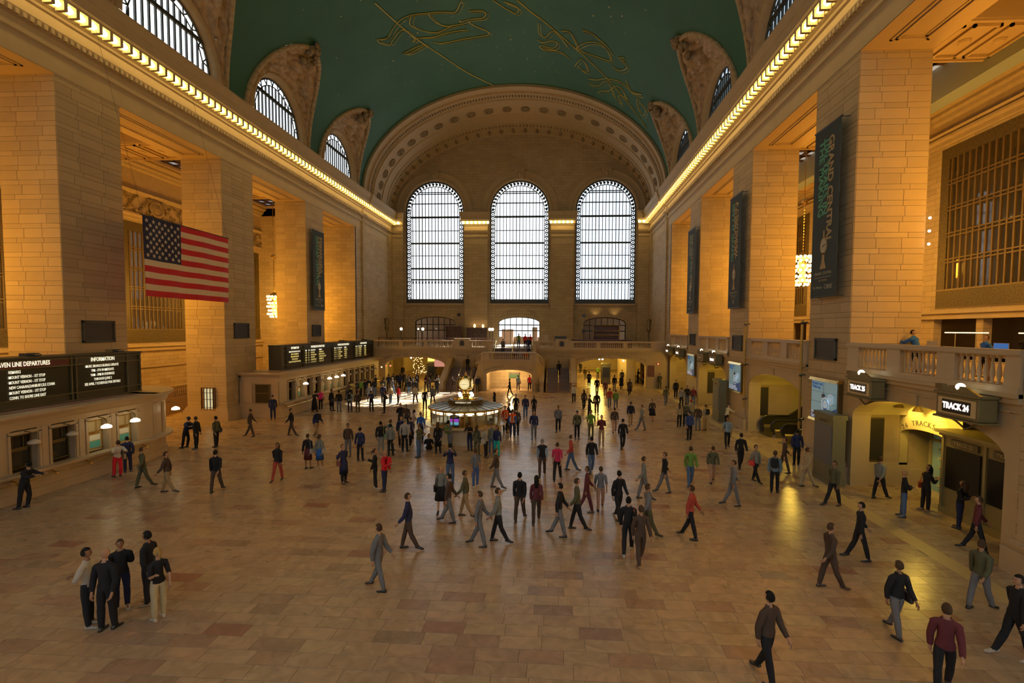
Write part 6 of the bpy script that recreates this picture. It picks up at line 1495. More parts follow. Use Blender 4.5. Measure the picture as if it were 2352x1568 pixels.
PEOPLE = """
-5.16,10.36,0,1.8,20,cross,Tw,Rk,w,SK,-|man in a white shirt with folded arms in the near left group
-4.61,10.27,0,1.84,95,stand,Jk,Rk,k,B,-|bald man in a black hooded top seen from behind in the near left group
-5.05,11.11,0,1.68,-50,cross,Jk,Rn,w,CU2,-|dark-haired woman in a black cardigan between the two men in the near left group
-4.54,11.34,0,1.8,190,stand,Jk,Rk,t,SK,-|man with sunglasses on his head behind the blonde woman in the near left group
-3.77,10.75,0,1.68,150,talk,Tk,Rc,w,PY,-|blonde woman in black top and cream trousers in the near left group
-14.72,17.16,0,1.78,185,lean,Jk,Rk,k,SK,-|man in a dark suit leaning on the counter at the left edge
-14.72,21.11,0,1.72,150,lean,Tw,Rr,k,SU,bag:t|person in white shirt and red trousers leaning at the ticket window
-14.95,21.89,0,1.66,130,stand,Jn,Rn,k,SK,-|dark-clothed youth beside the person in red trousers
-15.8,26.63,0,1.78,180,lean,Tn,Rk,k,CK,pack:k|capped man with a black backpack at the round end of the counter
-15.02,26.44,0,1.8,185,stand,Jk,Rk,k,SU,-|man in a dark suit standing between the counter and the second left column
-14.2,26.96,0,1.74,175,stand,Jo,Rk,k,SK,bag:k|person in an olive jacket with a bag, right of the man in the suit
-15.84,35.35,0,1.8,-60,stand,Jn,Rn,k,CK,-|policeman in navy uniform and cap at the corner of the long counter
-14.72,39.5,0,1.68,140,lean,Ck,Sk,k,SK,-|woman in a long black coat at the second window of the long counter
-14.58,40.29,0,1.64,130,stand,Jp,Rk,k,SY,bag:t|woman in a bright pink jacket with a tan bag
-13.32,39.7,0,1.76,60,stand,Ck,Rk,k,SU,bag:k|man in a long black coat standing right of the woman in pink
-12.42,39.13,0,1.74,100,stand,Jk,Rg,k,SK,-|person in camouflage trousers in the ticket queue
-11.52,39.21,0,1.78,95,talk,Ts,Rn,k,SK,pack:k|person in a light blue shirt and dark backpack in the queue
-10.88,39.27,0,1.72,90,stand,Ju,Ro,k,SU,-|person in a brown jacket behind the light blue shirt in the queue
-9.84,39.58,0,1.74,85,phone,Jn,Rk,k,SU,-|person in a dark blue jacket in the queue beside the bicycle
-8.53,39.06,0,1.78,180,phone,Jk,Rk,k,SK,-|man in a dark suit reading a white paper beside the queue
-14.72,45.91,0,1.72,180,lean,Ju,Rk,k,SK,-|dark-haired person in brown leaning at the lit window left of the yellow shirt
-14.72,46.7,0,1.74,160,lean,Ty,Rk,k,SK,-|person in a pale yellow shirt leaning at the lit windows
-14.41,47.47,0,1.72,170,stand,Jk,Rk,k,CK,-|capped person in black right of the yellow shirt
-14.27,48.06,0,1.7,150,stand,Je,Rk,k,SU,-|person in a lime green top against the counter front
-13.97,48.52,0,1.7,120,stand,Jk,Rk,k,SK,-|dark-haired person in black right of the lime green top
-12.19,45.02,0,1.66,100,stand,Jg,Rg,k,LY,-|blonde person in grey behind the bicycle
-13.16,48.88,0,1.74,90,stand,Jk,Rd,k,SK,pack:k|person with a black backpack by the far counter windows
-10.48,44.09,0,1.76,-60,stand,Jn,Rk,k,CW,-|person in a white cap and navy jacket near the counter end
-9.71,43.9,0,1.68,150,stand,Jc,Rd,k,SG,-|person in a cream jacket and jeans near the counter end
-8.91,43.71,0,1.7,170,stand,Jr,Rk,k,CW,-|person in a red jacket and white cap near the counter end
-5.56,40.64,0,1.8,-90,stand,Vk,Rk,k,SG,sleeve:w|man in a black waistcoat with white sleeves left of the booth
-5.82,44.27,0,1.66,80,walk,Jg,Rk,k,SU,bag:n|woman in grey carrying a blue-grey bag left of the clock
-7.51,44.38,0,1.7,85,walk,Jw,Rk,k,SU,bag:l|person in a white hooded top walking away left of the clock
-5,32.48,0,1.8,-70,phone,Jk,Rk,k,SG,-|man in a dark jacket holding something white, behind the grey hoodie
-4.52,32.24,0,1.78,90,stand,Ju,Rk,k,SG,-|broad person in a dark brown coat behind the pink shirt
-3.41,30.06,0,1.78,180,phone,Th2,Rk,k,SK,-|bearded man in a pale pink shirt looking down
-2.68,29.29,0,1.76,-100,stand,Tb,Rn,k,SK,-|young man in a bright blue sweater left of the booth
-1.74,25.63,0,1.8,160,phone,Jo,Rd,k,SU,-|man in a dark green jacket and jeans reading a paper
-2.88,26.76,0,1.82,90,stand,Jl,Rk,k,SG,-|man in a light grey hooded top seen from behind
-2.92,27.97,0,1.7,170,stand,Vn,Rk,w,SU,sleeve:v|person in navy vest and lilac sleeves beside the grey hoodie
-3.46,27.92,0,1.78,-60,stand,Jn,Rk,k,SK,-|dark-haired man hidden behind the grey hooded man
-3.8,26.97,0,1.72,60,photo,Tq2,Rg,k,SU,-|person in a teal shirt with raised hands left of the grey hoodie
-4.15,26.42,0,1.72,100,stand,Jk,Rl,w,SK,bag:e|person in a black top and pale jeans with a green bag
-3.38,25.85,0,1.7,90,stand,Jg2,Rk,k,SK,-|person in a grey-green jacket in front of the teal shirt
-0.91,26.54,0,1.7,90,stand,Ck,Rk,k,LU,-|woman with long brown hair in a black coat facing the booth
-0.36,27.17,0,1.76,70,lean,Jg,Rg,k,SK,pack:e|person in grey with a bright green backpack at the booth counter
-1.6,27.17,0,1.72,-80,sit,Jk,Ru,k,SU,-|person in black sitting on the floor against the booth
0.78,27.16,0,1.7,85,lean,Tk,Rn,k,PU,bag:u|woman in a black tee and ponytail leaning on the booth counter
1.37,26.08,0,1.66,70,stand,Jo,Ro,k,LU,bag:k|woman in an olive jacket in front of the booth
1.89,25.92,0,1.68,-20,cross,Jl,Rk,k,LY,bag:l|blonde woman in light grey with black boots by the booth
2.12,26.53,0,1.68,-90,stand,Jg2,Rd,g,PU,-|girl in a grey-green hooded top between the blonde and the teal leggings
2.47,26.12,0,1.66,-110,stand,Jn,Rq,k,LU,-|girl in a navy jacket and turquoise leggings by the booth
2.88,30.93,0,1.76,90,stand,Va,Rn,k,SU,sleeve:b|worker in an orange safety vest seen from behind right of the booth
2.25,32.34,0,1.74,-60,stand,Va,Rk,k,SU,sleeve:a|second worker in an orange vest close to the booth
2.34,33.49,0,1.76,200,phone,Jk,Rk,k,SK,-|dark-haired person in black facing the two orange vests
3.09,31.46,0,1.8,95,stand,Ju,Rk,k,SU,-|tall person in a dark brown coat beside the orange vest
0.52,39.83,0,1.68,170,stand,Jk,Rk,k,LK,-|dark-haired woman standing behind the booth roof
2.48,38.23,0,1.78,-80,walk,Tk,Rk,k,SU,-|man in a black tee with a grey print walking right of the booth
3.27,37.8,0,1.78,-85,walk,Jn,Rd,k,SU,-|man in a dark jacket and jeans walking toward the viewer
3.93,38.33,0,1.68,-80,walk,Tk,Rk,k,LU,-|woman with long brown hair and a dark green top walking toward the viewer
4.29,30.55,0,1.78,-85,walk,Jn,Rg,k,SU,-|man in a dark blazer and blue shirt walking toward the viewer
0.98,21.18,0,1.8,100,photo,Jn,Rd,u,SK,-|man in a navy jacket taking a picture with raised hands
2.16,20.97,0,1.66,120,stand,Tg,Rd2,w,PU,-|young woman in a grey tee and short jeans looking at the booth
-2.99,52.7,0,1.78,110,stand,Jn,Ro,k,SG,-|man in a blue jacket standing at the foot of the left stair
5.06,22.72,0,1.78,90,walk,Vk,Ru,k,SG,sleeve:s|man in a dark vest over a pale blue shirt walking away
5.78,22.18,0,1.74,80,walk,Tr2,Rk,k,SU,-|person in a crimson shirt and black trousers walking away
1.34,18.02,0,1.7,-80,walk,Jg2,Sk,k,LY,bag:k|blonde woman in a grey cardigan and black skirt walking forward
4.41,17.34,0,1.76,80,walk,Jk,Ru,u,SK,-|walker in a black coat, left of the dark pair
5.02,17.18,0,1.7,95,walk,Jm,Ru,u,LK,-|walker in a maroon coat, right of the dark pair
-7.04,21.18,0,1.7,-85,walk,Jk,Rj,k,LU,-|woman in a black top and red trousers on the left of the floor
-6.61,23.1,0,1.68,85,stand,Jk,Sm,k,SU,bag:l|woman in a dark jacket and rust red skirt
-6.03,23.15,0,1.66,85,stand,Jg2,Sb,w,PU,bag:l|girl in a pale cardigan and blue skirt beside the rust red skirt
-5.66,25.57,0,1.74,-90,stand,Ju,Rg,k,SK,-|man in a brown jacket open over a peach shirt
-4.62,24.71,0,1.72,90,stand,Jn,Rk,k,SK,-|person in a navy jacket right of the peach shirt
-3.89,21.11,0,1.68,-30,phone,Cn,Rk,k,SU,bag:m|woman in a navy coat with a dark red shoulder bag reading
-2.18,20.46,0,1.68,10,talk,Jk,Rk,w,PU,-|woman in black facing the man in the red jacket
-1.64,20.1,0,1.72,170,talk,Jr,Rn,k,B,pack:r|balding man in a bright red jacket with a red bag
8.46,29.38,0,1.74,-95,phone,Jm,Rt,k,SK,-|man in a dark maroon jacket and tan trousers looking at his hands
7.94,30.98,0,1.78,-100,stand,Te,Ro,k,SU,-|man in a green sweater and olive trousers
7.04,30.78,0,1.76,-80,stand,Jo,Rk,k,CK,pack:k|man in a khaki jacket and cap left of the green sweater
8.32,38.31,0,1.78,200,talk,Jk,Rk,k,SK,-|man in a black jacket talking behind the green sweater
9.04,40.07,0,1.8,-90,stand,Jk,Ru,k,HK,bag:t|person in a black hood with a cream bag behind the green sweater
5.84,32.93,0,1.76,-90,walk,Jg,Rk,k,SU,-|man in a dark grey coat walking forward near the centre
9.61,28.39,0,1.76,95,walk,Jk,Rk,k,SK,-|person in a black jacket walking away, right of the maroon jacket
14.19,31.14,0,1.8,100,stand,Jn2,Rk,k,CK,-|officer in a blue jacket and cap seen from behind
15.59,34.19,0,1.74,60,stand,Ju,Rg,k,B,-|person in a brown jacket left of the pair near the right wall
16.12,34.25,0,1.74,120,stand,Jc2,Rt,k,SU,pack:k|person in a beige jacket with a small black backpack
17.96,50.35,0,1.82,-90,stand,Jk,Rk,k,SK,bag:k|man in a black suit standing near the far track arch
17.03,44.4,0,1.74,60,stand,Jl2,Rk,k,SU,-|man in a grey shirt seen from behind in the group near the far screen
17.89,45.75,0,1.76,-90,stand,Jk,Rd,k,SU,-|dark-clothed person in the group near the far screen
18.25,45.01,0,1.76,-120,stand,Jm,Rd,k,SG,pack:r|man in a maroon jacket with a red bag near the far screen
14.59,35.31,0,1.66,90,stand,Jc2,Rk,k,LU,-|woman in a cream cardigan in the group before the arches
15.09,35.54,0,1.72,80,phone,Jo,Rk,k,SU,-|person in an olive jacket next to the cream cardigan
15.72,36.39,0,1.76,110,stand,Jc2,Rg,k,CR,-|man in a beige jacket with a red cap
15.94,29.34,0,1.78,-100,walk,Ts,Rk,k,SU,-|man in a pale blue shirt and black trousers walking by the right wall
17.76,34.83,0,1.76,200,lean,Tw,Rk,k,CK,-|man in a white shirt and dark cap at the gate board
13.06,37.35,0,1.68,-85,walk,Tu,Dk,k,SU,bag:k|woman in a black dress walking near the right
14.95,22.7,0,1.68,-60,walk,Jg2,Rk,k,SU,bag:r|woman in grey with a red bag on her shoulder near the escalators
15.15,21.21,0,1.76,60,stand,Js2,Rk,k,PU,pack:k|person in a blue-grey jacket with a black backpack and ponytail
18.22,25.7,0,1.82,80,stand,Jn,Rk,k,SK,-|police officer in dark blue beside the escalator
18.84,18.8,0,1.7,150,cross,Jk,Rd,k,SY,-|blond person in a black jacket standing in the nearest arch
20.16,19.52,0,1.74,180,phone,Jk,Rk,t,LK,bag:j|curly-haired person in black with a red bag in the nearest arch
20.07,17.81,0,1.68,120,phone,Jk,Rn,k,LU,-|person in a dark hooded coat before the gatehouse slates
-8.77,19.55,0,1.75,100,walk,Jk,Ru,k,SK,-|walker in black right of the near ticket windows
-12.33,19.85,0,1.72,60,walk,Jo,Ro,k,SU,-|walker in olive near the counter base
-13.97,29.76,0,1.74,200,walk,Ju,Ru,k,SU,-|walker in brown below the glowing door
-10.75,19.29,0,1.7,20,walk,Ju,Rt,k,SU,-|walker in brown and tan between the counter and the man in the suit
-9.67,29.99,0,1.76,160,walk,Jn,Rt,k,SU,pack:k|walker in navy jacket with a dark pack below the long counter
-11.48,30.22,0,1.74,15,walk,Jk,Ru,k,SK,-|walker in black left of the navy pack walker
0.98,12.43,0,1.74,170,walk,Jg,Rg,k,SU,-|walker in grey crossing the open floor, low centre
1.06,14.82,0,1.76,10,walk,Jn,Ru,k,SU,-|walker in navy crossing the floor below the booth
2.36,17.58,0,1.7,0,walk,Jo,Rt,k,SU,-|walker in olive and tan trousers below the booth
1.84,17.05,0,1.72,180,walk,Ju,Rg,k,SK,-|walker in brown right behind the blonde woman
3.25,15.23,0,1.74,175,walk,Jg,Rg,k,SU,-|walker in grey, left of two crossing below the dark pair
3.85,15.53,0,1.76,5,walk,Jg2,Rk,k,SU,-|walker in grey-green, right of two crossing below the dark pair
3.1,20.92,0,1.7,0,walk,Ju,Rg,k,SU,-|walker in brown right of the young woman in short jeans
5.84,16.18,0,1.76,170,walk,Jk,Rg,k,SK,-|walker in black just right of the maroon coat
6.48,16.7,0,1.78,5,walk,Jo,Rk,k,SU,-|walker in an olive green jacket in the middle crowd
6.9,18.42,0,1.72,180,walk,Jm,Rm,u,SU,-|walker in maroon in the middle crowd
7.46,18.68,0,1.66,90,walk,Tg,Rh,k,SU,-|walker in grey with pinkish trousers in the middle crowd
8.03,17.75,0,1.78,120,walk,Jk,Rk,k,SK,-|walker in black at the heart of the middle crowd
7.98,14.96,0,1.78,80,walk,Jk,Rk,w,SK,bag:j|walker in black with a rust red bag at the front of the crowd
8.25,14.3,0,1.76,100,walk,Ju,Ru,t,SU,-|walker in brown nearest the viewer in the crowd
8.85,16.33,0,1.76,10,walk,Jg,Ro,k,SU,-|walker in dark grey behind the brown one
10.25,16.3,0,1.76,150,walk,Jj,Rk,k,SU,-|walker in a rust red jacket at the right of the crowd
9.36,19.97,0,1.74,0,walk,Jg2,Rg,k,SU,-|walker in grey-green behind the crowd
10.38,20.9,0,1.7,190,walk,Jk,Rg,k,SU,-|walker in black behind the rust red jacket
11.74,21.83,0,1.76,90,walk,Je,Rd,k,SU,-|walker in a dark green jacket before the blue officer
12.9,22.41,0,1.66,85,walk,Jo,Rh,k,SU,-|walker in olive with bare legs right of the green jacket
12.78,19.53,0,1.78,180,walk,Jg,Rg,k,SU,-|walker in grey left of the red bag woman
6.47,23.83,0,1.74,10,walk,Jj,Rd,k,SU,-|walker in dull red right of the crimson shirt
7.44,23.47,0,1.76,100,walk,Jk,Rd,k,SK,-|walker in black below the green sweater
9.67,32.97,0,1.68,90,walk,Ju,Rh,k,SU,-|walker in brown left of the black jacket
11.11,35.34,0,1.76,90,walk,Jn,Rt,k,SU,pack:k|walker with a black pack and tan trousers in the right half
11.64,33.86,0,1.74,200,walk,Jg2,Rg,k,SU,-|walker in pale grey beside the black dress
16.96,22.11,0,1.74,10,walk,Jc2,Rc2,k,SU,-|walker in beige left of the near gate board
16.84,19.83,0,1.76,200,walk,Jo,Rk,k,SU,-|walker in olive and black below the near gate board
15.07,24.89,0,1.76,90,walk,Jk,Rk,k,SK,-|walker in black below the pale blue shirt
16.94,24.29,0,1.7,170,walk,Ju,Ru,k,SU,-|walker in brown between the backpack and the officer
19.24,20.77,0,1.74,20,walk,Jg2,Rk,k,SU,-|walker in grey-green stepping into the nearest arch
15.02,15.12,0,1.74,170,walk,Jk,Rk,k,SK,-|walker in black on the border stripe side, lower right
13.19,13.33,0,1.76,5,walk,Ju,Ru,u,SU,-|walker in brown, lower right of the floor
13.59,11.36,0,1.7,100,walk,Jk,Rg,k,SU,bag:k|walker in a black coat and grey leggings, lower right
9.97,9.66,0,1.78,120,walk,Ju,Rk,k,SK,-|large walker in dark brown near the bottom edge
13.25,9.53,0,1.74,60,walk,Jm,Rk,k,SU,-|walker in dark maroon cut by the bottom edge at the right
16.43,12.57,0,1.74,20,walk,Jo,Rg,k,SU,-|walker in olive near the right border stripe
15.58,10.69,0,1.78,180,walk,Jk,Rk,w,SK,-|walker in black cut by the right edge
19.12,15.97,0,1.74,150,walk,Jm,Rk,k,SU,-|walker in maroon in the shade by the gatehouse
9.7,59.78,0,1.76,90,stand,Ck,Rk,k,SK,-|person in a long black coat in the right archway
11.58,69.55,0,1.72,-90,stand,Je,Rk,k,SU,-|person in a green top deep in the right archway
9.52,78.36,0,1.74,-90,walk,Jk,Rk,k,SU,-|person left and deepest in the right archway
9.67,67.53,0,1.72,90,walk,Ju,Rg,k,SU,-|person in brown at the left side of the right archway
10.11,52.94,0,1.76,-90,walk,Jk,Rk,k,SK,-|man in a black suit walking out of the right archway
10.81,50.94,0,1.68,-90,walk,Jm,Rm,k,SU,-|person in maroon walking out of the right archway
12.33,55.8,0,1.76,90,walk,Jk,Rg,k,SU,-|person in black walking into the right archway
13.29,57.11,0,1.68,90,walk,Ck,Rk,k,LU,-|long-haired woman in black in the right archway
14.1,62.71,0,1.78,-90,stand,Jk,Rk,k,CK,-|tall dark person beside the column inside the right archway
13.53,52.22,0,1.7,90,walk,Cu,Rk,k,SU,bag:k|person in a brown coat before the right archway
16.59,65.5,0,1.74,180,phone,Jk,Rk,k,SK,-|man in black reading at the right end of the archway
16.47,61.44,0,1.74,150,stand,Jm,Rk,k,SU,bag:k|person in dark red with a bag on the floor at the archway end
17.92,58.01,0,1.78,-100,phone,Jo,Ro,k,CK,bag:k|person in olive with a cap under the red light
7.36,46.08,0,1.74,90,walk,Jw,Rk,k,CW,-|person in white walking away by the foot of the right stair
8.11,42.37,0,1.72,100,walk,Ju,Rk,k,LU,bag:k|woman in brown and black left of the black jacket
10.5,43.78,0,1.7,90,walk,Jj,Rg,k,SU,-|person in dull red before the right archway
10.91,42.63,0,1.7,80,walk,Je,Rg,k,SU,-|person in dark green beside the dull red one
15.89,45.55,0,1.72,90,walk,Jo,Rg,k,SU,-|walker in olive near the far track arch
1.33,54.66,0,1.74,90,walk,Ts,Rg,k,SU,bag:k|person in a sky blue shirt before the low arch under the landing
2.62,54.8,0,1.76,-90,walk,Vr,Rk,k,SU,sleeve:g|person in a red vest before the low arch under the landing
3.66,54.9,0,1.74,150,lean,Jk,Rk,k,SK,-|person in black leaning on the small brass stand by the right stair
0.78,50.6,0,1.74,20,walk,Jk,Rk,k,SU,-|walker in black before the low arch, left of the blue shirt
-16.04,67.01,0,1.76,-90,stand,Jk,Rk,k,SK,-|person in black standing inside the left archway
"""
for ln in PEOPLE.strip().split('\n'):
    a, lab = ln.split('|'); x, y, z, H, fc_, pose, top, bot, sh, hair, ex = a.split(',', 10)
    person(float(x), float(y), float(z), float(H), float(fc_), pose, top, bot, sh, hair, ex, lab)
# the far crowd that drifts past the left archway
cr = random.Random(21); spots = []
while len(spots) < 26:
    x, y = cr.uniform(-14.2, -5.2), cr.uniform(48.5, 57.8)
    if y > 53 and x > -7.9: continue
    if all((x - a) ** 2 + (y - c) ** 2 > .55 for a, c in spots) and all(abs(x - o.location.x) + abs(y - o.location.y) > .8 for o in col.objects if o.name.startswith('person') and o.parent is None): spots.append((x, y))
for x, y in spots:
    person(x, y, 0, cr.uniform(1.62, 1.84), cr.choice([90, -90, 60, 120, -60, 0, 180]), cr.choice(['walk', 'walk', 'stand', 'talk']), 'J' + cr.choice('kkknugmou'), 'R' + cr.choice('kkkgud'), 'k', cr.choice(['SK', 'SU', 'LU', 'SU', 'PU']), '-', 'dark figure in the crowd between the far counter and the left stair', 'crowd before the left archway')
# stairs and balconies
for r in ((5.95, 56.35, 1.52, 1.74, 90, 'walk', 'Jk', 'Rk', 'k', 'SK', '-', 'dark figure climbing the right-hand stair flight'),
          (-4.9, 57.0, 1.95, 1.74, 90, 'walk', 'Jk', 'Rk', 'k', 'SK', '-', 'dark figure near the top of the left-hand stair flight'),
          (-.9, 59.0, 4.04, 1.74, -90, 'walk', 'Jg', 'Rk', 'k', 'SU', '-', 'grey figure coming down the upper centre flight at its left'),
          (.9, 60.6, 4.6, 1.78, 90, 'stand', 'Ve', 'Rd', 'k', 'SU', 'sleeve:y', 'person in a green vest at the head of the upper flight'),
          (1.75, 60.2, 4.6, 1.74, 90, 'stand', 'Jr', 'Rk', 'k', 'SU', '-', 'person in a red jacket at the head of the upper flight'),
          (2.35, 60.8, 4.6, 1.70, -90, 'talk', 'Tr', 'Rk', 'k', 'SK', '-', 'second person in red, right of the first at the upper flight'),
          (2.2, 59.2, 4.19, 1.80, 100, 'walk', 'Jn', 'Rn', 'k', 'SK', '-', 'dark figure climbing the upper flight below the two in red'),
          (.55, 58.0, 3.55, 1.7, -90, 'sit', 'Jm', 'Rm', 'k', 'SU', '-', 'person in maroon sitting on the upper flight'),
          (1.3, 58.0, 3.55, 1.7, -90, 'sit', 'Jv', 'Rn', 'k', 'SU', '-', 'person in lilac sitting between maroon and orange on the steps'),
          (2.0, 58.0, 3.55, 1.7, -90, 'sit', 'Ja', 'Rm', 'k', 'LU', '-', 'person in orange sitting on the steps at the right'),
          (21.7, 22.5, 5.2, 1.82, -70, 'lean', 'Jb', 'Rk', 'k', 'SK', '-', 'shop worker in dark blue bending over the screens on the balcony'),
          (22.7, 20.3, 5.2, 1.6, 180, 'phone', 'Tb', 'Rk', 'k', 'SU', '-', 'young man in blue behind the open laptops on the balcony'),
          (22.65, 18.6, 5.2, 1.74, 200, 'lean', 'Jk', 'Rk', 'k', 'SG', '-', 'grey-haired person in black beside the big blue monitor')):
    person(*r)
# orange vests: pale reflective bands
for o in [o for o in col.objects if o.get('label', '') in ('worker in an orange safety vest seen from behind right of the booth', 'second worker in an orange vest close to the booth')]:
    b = MB()
    for z in (1.02, ): b.lathe([(.178, z), (.18, z + .05)], n=20, cap=False)
    b.v = [(v[0], v[1] * .85, v[2]) for v in b.v]
    for sx in (-1, 1): b.box(sx * .09 - .025, sx * .09 + .025, .112, .13, 1.02, 1.42); b.box(sx * .09 - .025, sx * .09 + .025, -.14, -.118, 1.02, 1.42)
    b.build('reflective_band', mat('reflective', (.75, .78, .78), .3), o)
# ---------------------------------------------------------------- store on the right balcony
M_lap = mat('laptop_white', (.6, .57, .5), .4); M_tbl = mat('table_wood', (.35, .22, .11), .5)
def table(x, y, L_, lab):
    t = thing('display_table', lab, 'table', (x, y, 5.2)); b = MB(); b.box(-.45, .45, -L_ / 2, L_ / 2, .86, .92, c=.01); b.build('tabletop', M_tbl, t); g = None
    for sx in (-.38, .38):
        for sy in (-1, 1):
            if g is None: q = MB(); q.box(-.04, .04, -.04, .04, 0, .86); g = q.build('leg', M_tbl, t); o = g
            else: o = link(g.data, 'leg', t)
            o.location = (sx, sy * (L_ / 2 - .1), 0)
table(21.75, 20.6, 2.6, 'wooden display table with laptops behind the near balustrade'); table(21.75, 17.2, 2.8, 'second wooden display table at the right edge of the balcony')
def laptop(x, y, rz, lab, lid=(.6, .57, .5), glow=None, big=False):
    t = thing('monitor' if big else 'laptop', lab, 'computer', (x, y, 6.12), math.radians(rz)); w, h = (.3, .36) if big else (.17, .22)
    b = MB()
    if big: b.box(-.04, .04, -.1, .1, 0, .01); b.box(-.015, .015, -.03, .03, 0, .12)
    else: b.box(-.24, 0, -w, w, 0, .015)
    b.build('base', M_lap, t); z0 = .12 if big else .015
    b = MB(); b.box(0, .012, -w, w, z0, z0 + h); o = b.build('lid', mat('lid_%g' % lid[0], lid, .4), t)
    b = MB(); b.box(-.004, -.001, -w + .015, w - .015, z0 + .015, z0 + h - .015); b.build('screen', mat('screen_blue', (.05, .2, .6), .3, emis=(.04, .22, .75), es=2.0), t)
    if glow: b = MB(); b.lathe([(.022, 0), (.022, .004), (0, .005)], n=10); e = b.build('lid_emblem', mat('emblem_glow', (1, 1, 1), .4, emis=(1, 1, 1), es=3), t); e.rotation_euler = (0, PI / 2, 0); e.location = (.012, 0, z0 + h / 2)
laptop(21.6, 21.5, 180 + 0, 'tall lit screen in front of the worker in dark blue', big=True)
laptop(21.55, 20.9, 180 + 180, 'open silver laptop, left of a pair seen from behind'); laptop(21.55, 20.55, 0, 'dark blue laptop screen before the young man in blue', lid=(.03, .05, .15))
laptop(21.5, 20.0, 180, 'open white laptop with a glowing round emblem on its lid', glow=True)
laptop(21.5, 18.2, 0, 'big glowing blue monitor near the right edge', big=True); laptop(21.5, 17.5, 0, 'dark blue laptop right of the big blue monitor', lid=(.03, .05, .15)); laptop(21.5, 17.0, 0, 'last dark blue laptop at the right edge', lid=(.03, .05, .15))
for x, y0, y1, lab in ((22.2, 19.6, 21.6, 'slim bar lamp on two posts over the laptops'), (22.2, 16.4, 18.3, 'slim bar lamp on posts at the right edge of the store')):
    t = thing('bar_lamp', lab, 'lamp'); b = MB()
    for y in (y0 + .5, y1 - .5): b.tube((x, y, 6.12), (x, y, 6.95), .02, n=6)
    b.build('post', M_steel, t); b = MB(); b.box(x - .05, x + .05, y0, y1, 6.93, 6.98); b.build('light_bar', mat('bar_glow', (1, 1, .9), .4, emis=(1, .9, .65), es=5), t)
for k, (x, y) in enumerate(((33.5, 32.0), (33.5, 28.5), (33.5, 25.5))):
    t = thing('ceiling_lamp', ['bright white ceiling lamp in the shop behind the balcony, farthest', 'white ceiling lamp in the shop behind the balcony, middle', 'white ceiling lamp in the shop at the right edge'][k], 'lamp'); b = MB(); b.box(x - .5, x + .5, y - .3, y + .3, 8.0, 8.1); b.build('diffuser', mat('shop_lamp', (1, 1, .9), .4, emis=(1, .95, .8), es=14), t)
for k in range(3):
    t = thing('wall_bulb', ['upper', 'middle', 'lower'][k] + ' of three small bright lamps in a column beside the big grilled window', 'lamp'); z = 12.15 - .62 * k; b = MB(); b.ball((22.25, 22.85, z * .93 + .75), .06, 8); b.build('bulb', mat('white_glow', (1, 1, 1), .3, emis=(1, .9, .85), es=25), t)
# ---------------------------------------------------------------- west balcony: bars, globe lamps, railings
for k, (px, lab) in enumerate(((-14.9, 'globe lamp on a post, farthest left on the balcony'), (-12.6, 'small globe lamp on the left balcony, second from the left'), (-12.0, 'globe lamp on the left balcony before the glazed arch'), (-3.1, 'left globe of the pair by the middle door'), (-2.75, 'right globe of the pair by the middle door'))):
    t = thing('globe_lamp', lab, 'lamp'); b = MB(); b.tube((px, 63, BZ), (px, 63, 6.75), .05, n=6); b.build('post', M_dark, t); b = MB(); b.ball((px, 63, 6.95), .2 if k != 1 else .13, 10); b.build('globe', mat('warm_globe', (1, .9, .8), .3, emis=(1, .8, .55), es=12), t, smooth=True)
for px, z, lab in ((-6.45, 7.45, 'wall sconce over the bottle shelves, left'), (-5.2, 7.4, 'wall sconce over the bottle shelves, right')):
    t = thing('sconce', lab, 'lamp'); b = MB(); b.ball((px, 70.9, z), .18, 8, sz=1.6); b.build('shade', mat('sconce_glow', (1, .8, .5), .3, emis=(1, .65, .28), es=14), t); light('POINT', 'sconce_light', (px, 70.7, z + .3), 25, (1, .6, .25), size=.15)
for px, lab in ((11.3, 'left'), (14.1, 'right')): light('SPOT', 'uplight', (px, 71.2, 8.6), 220, (1, .62, .22), size=.1, direction=(0, .25, 1), spot_size=1.5, spot_blend=.8)
def shelf(x0, x1, y, z0, z1, rows, lab, wood, bottles):
    t = thing('bottle_shelf', lab, 'shelf'); b = MB(); b.box(x0, x1, y, y + .1, z0, z1)
    for i in range(rows + 1): z = z0 + (z1 - z0) * i / rows; b.box(x0, x1, y - .45, y, z, z + .04)
    for x in (x0, x1 - .06): b.box(x, x + .06, y - .45, y, z0, z1)
    b.box(x0 - .1, x1 + .1, y - .5, y + .1, z1, z1 + .1); b.build('cabinet', wood, t)
    rr = random.Random(int(x0 * 9)); n = 0
    if bottles:
        for i in range(rows):
            for j in range(bottles):
                x = x0 + .15 + (x1 - x0 - .3) * j / (bottles - 1); z = z0 + (z1 - z0) * i / rows + .04; h = rr.uniform(.2, .32)
                if 'bt' not in PC: q = MB(); q.lathe([(.04, 0), (.04, .6), (.015, .75), (.015, 1)], n=6); o = q.build('bottle', mat('bottle_glass', (.2, .12, .04), .2, rnd=.9)); PC['bt'] = o
                else: o = link(PC['bt'].data, 'bottle')
                o.location = (x, y - .25, z); o.scale = (1, 1, h); o['label'] = 'small bottle standing on the shelves of the balcony bar'; o['category'] = 'bottle'; o['group'] = 'bottles on the balcony bar shelves'
shelf(-7.6, -4.6, 71.2, 5.4, 7.1, 4, 'wooden bottle shelves under the two sconces', M_wood, 9)
shelf(-10.6, -8.2, 70.6, 5.2, 7.3, 4, 'bottle shelves in front of the left glazed arch', M_wood, 7)
shelf(10.9, 14.6, 70.9, 4.9, 7.55, 3, 'dark bar back with brass shelves under the right glazed arch', M_wood, 0)
t = thing('brass_shelf_frame', 'brass frame around the dark bar back on the right balcony', 'frame'); b = MB()
for x in (10.9, 14.6): b.tube((x, 70.3, BZ), (x, 70.3, 7.6), .05, n=6)
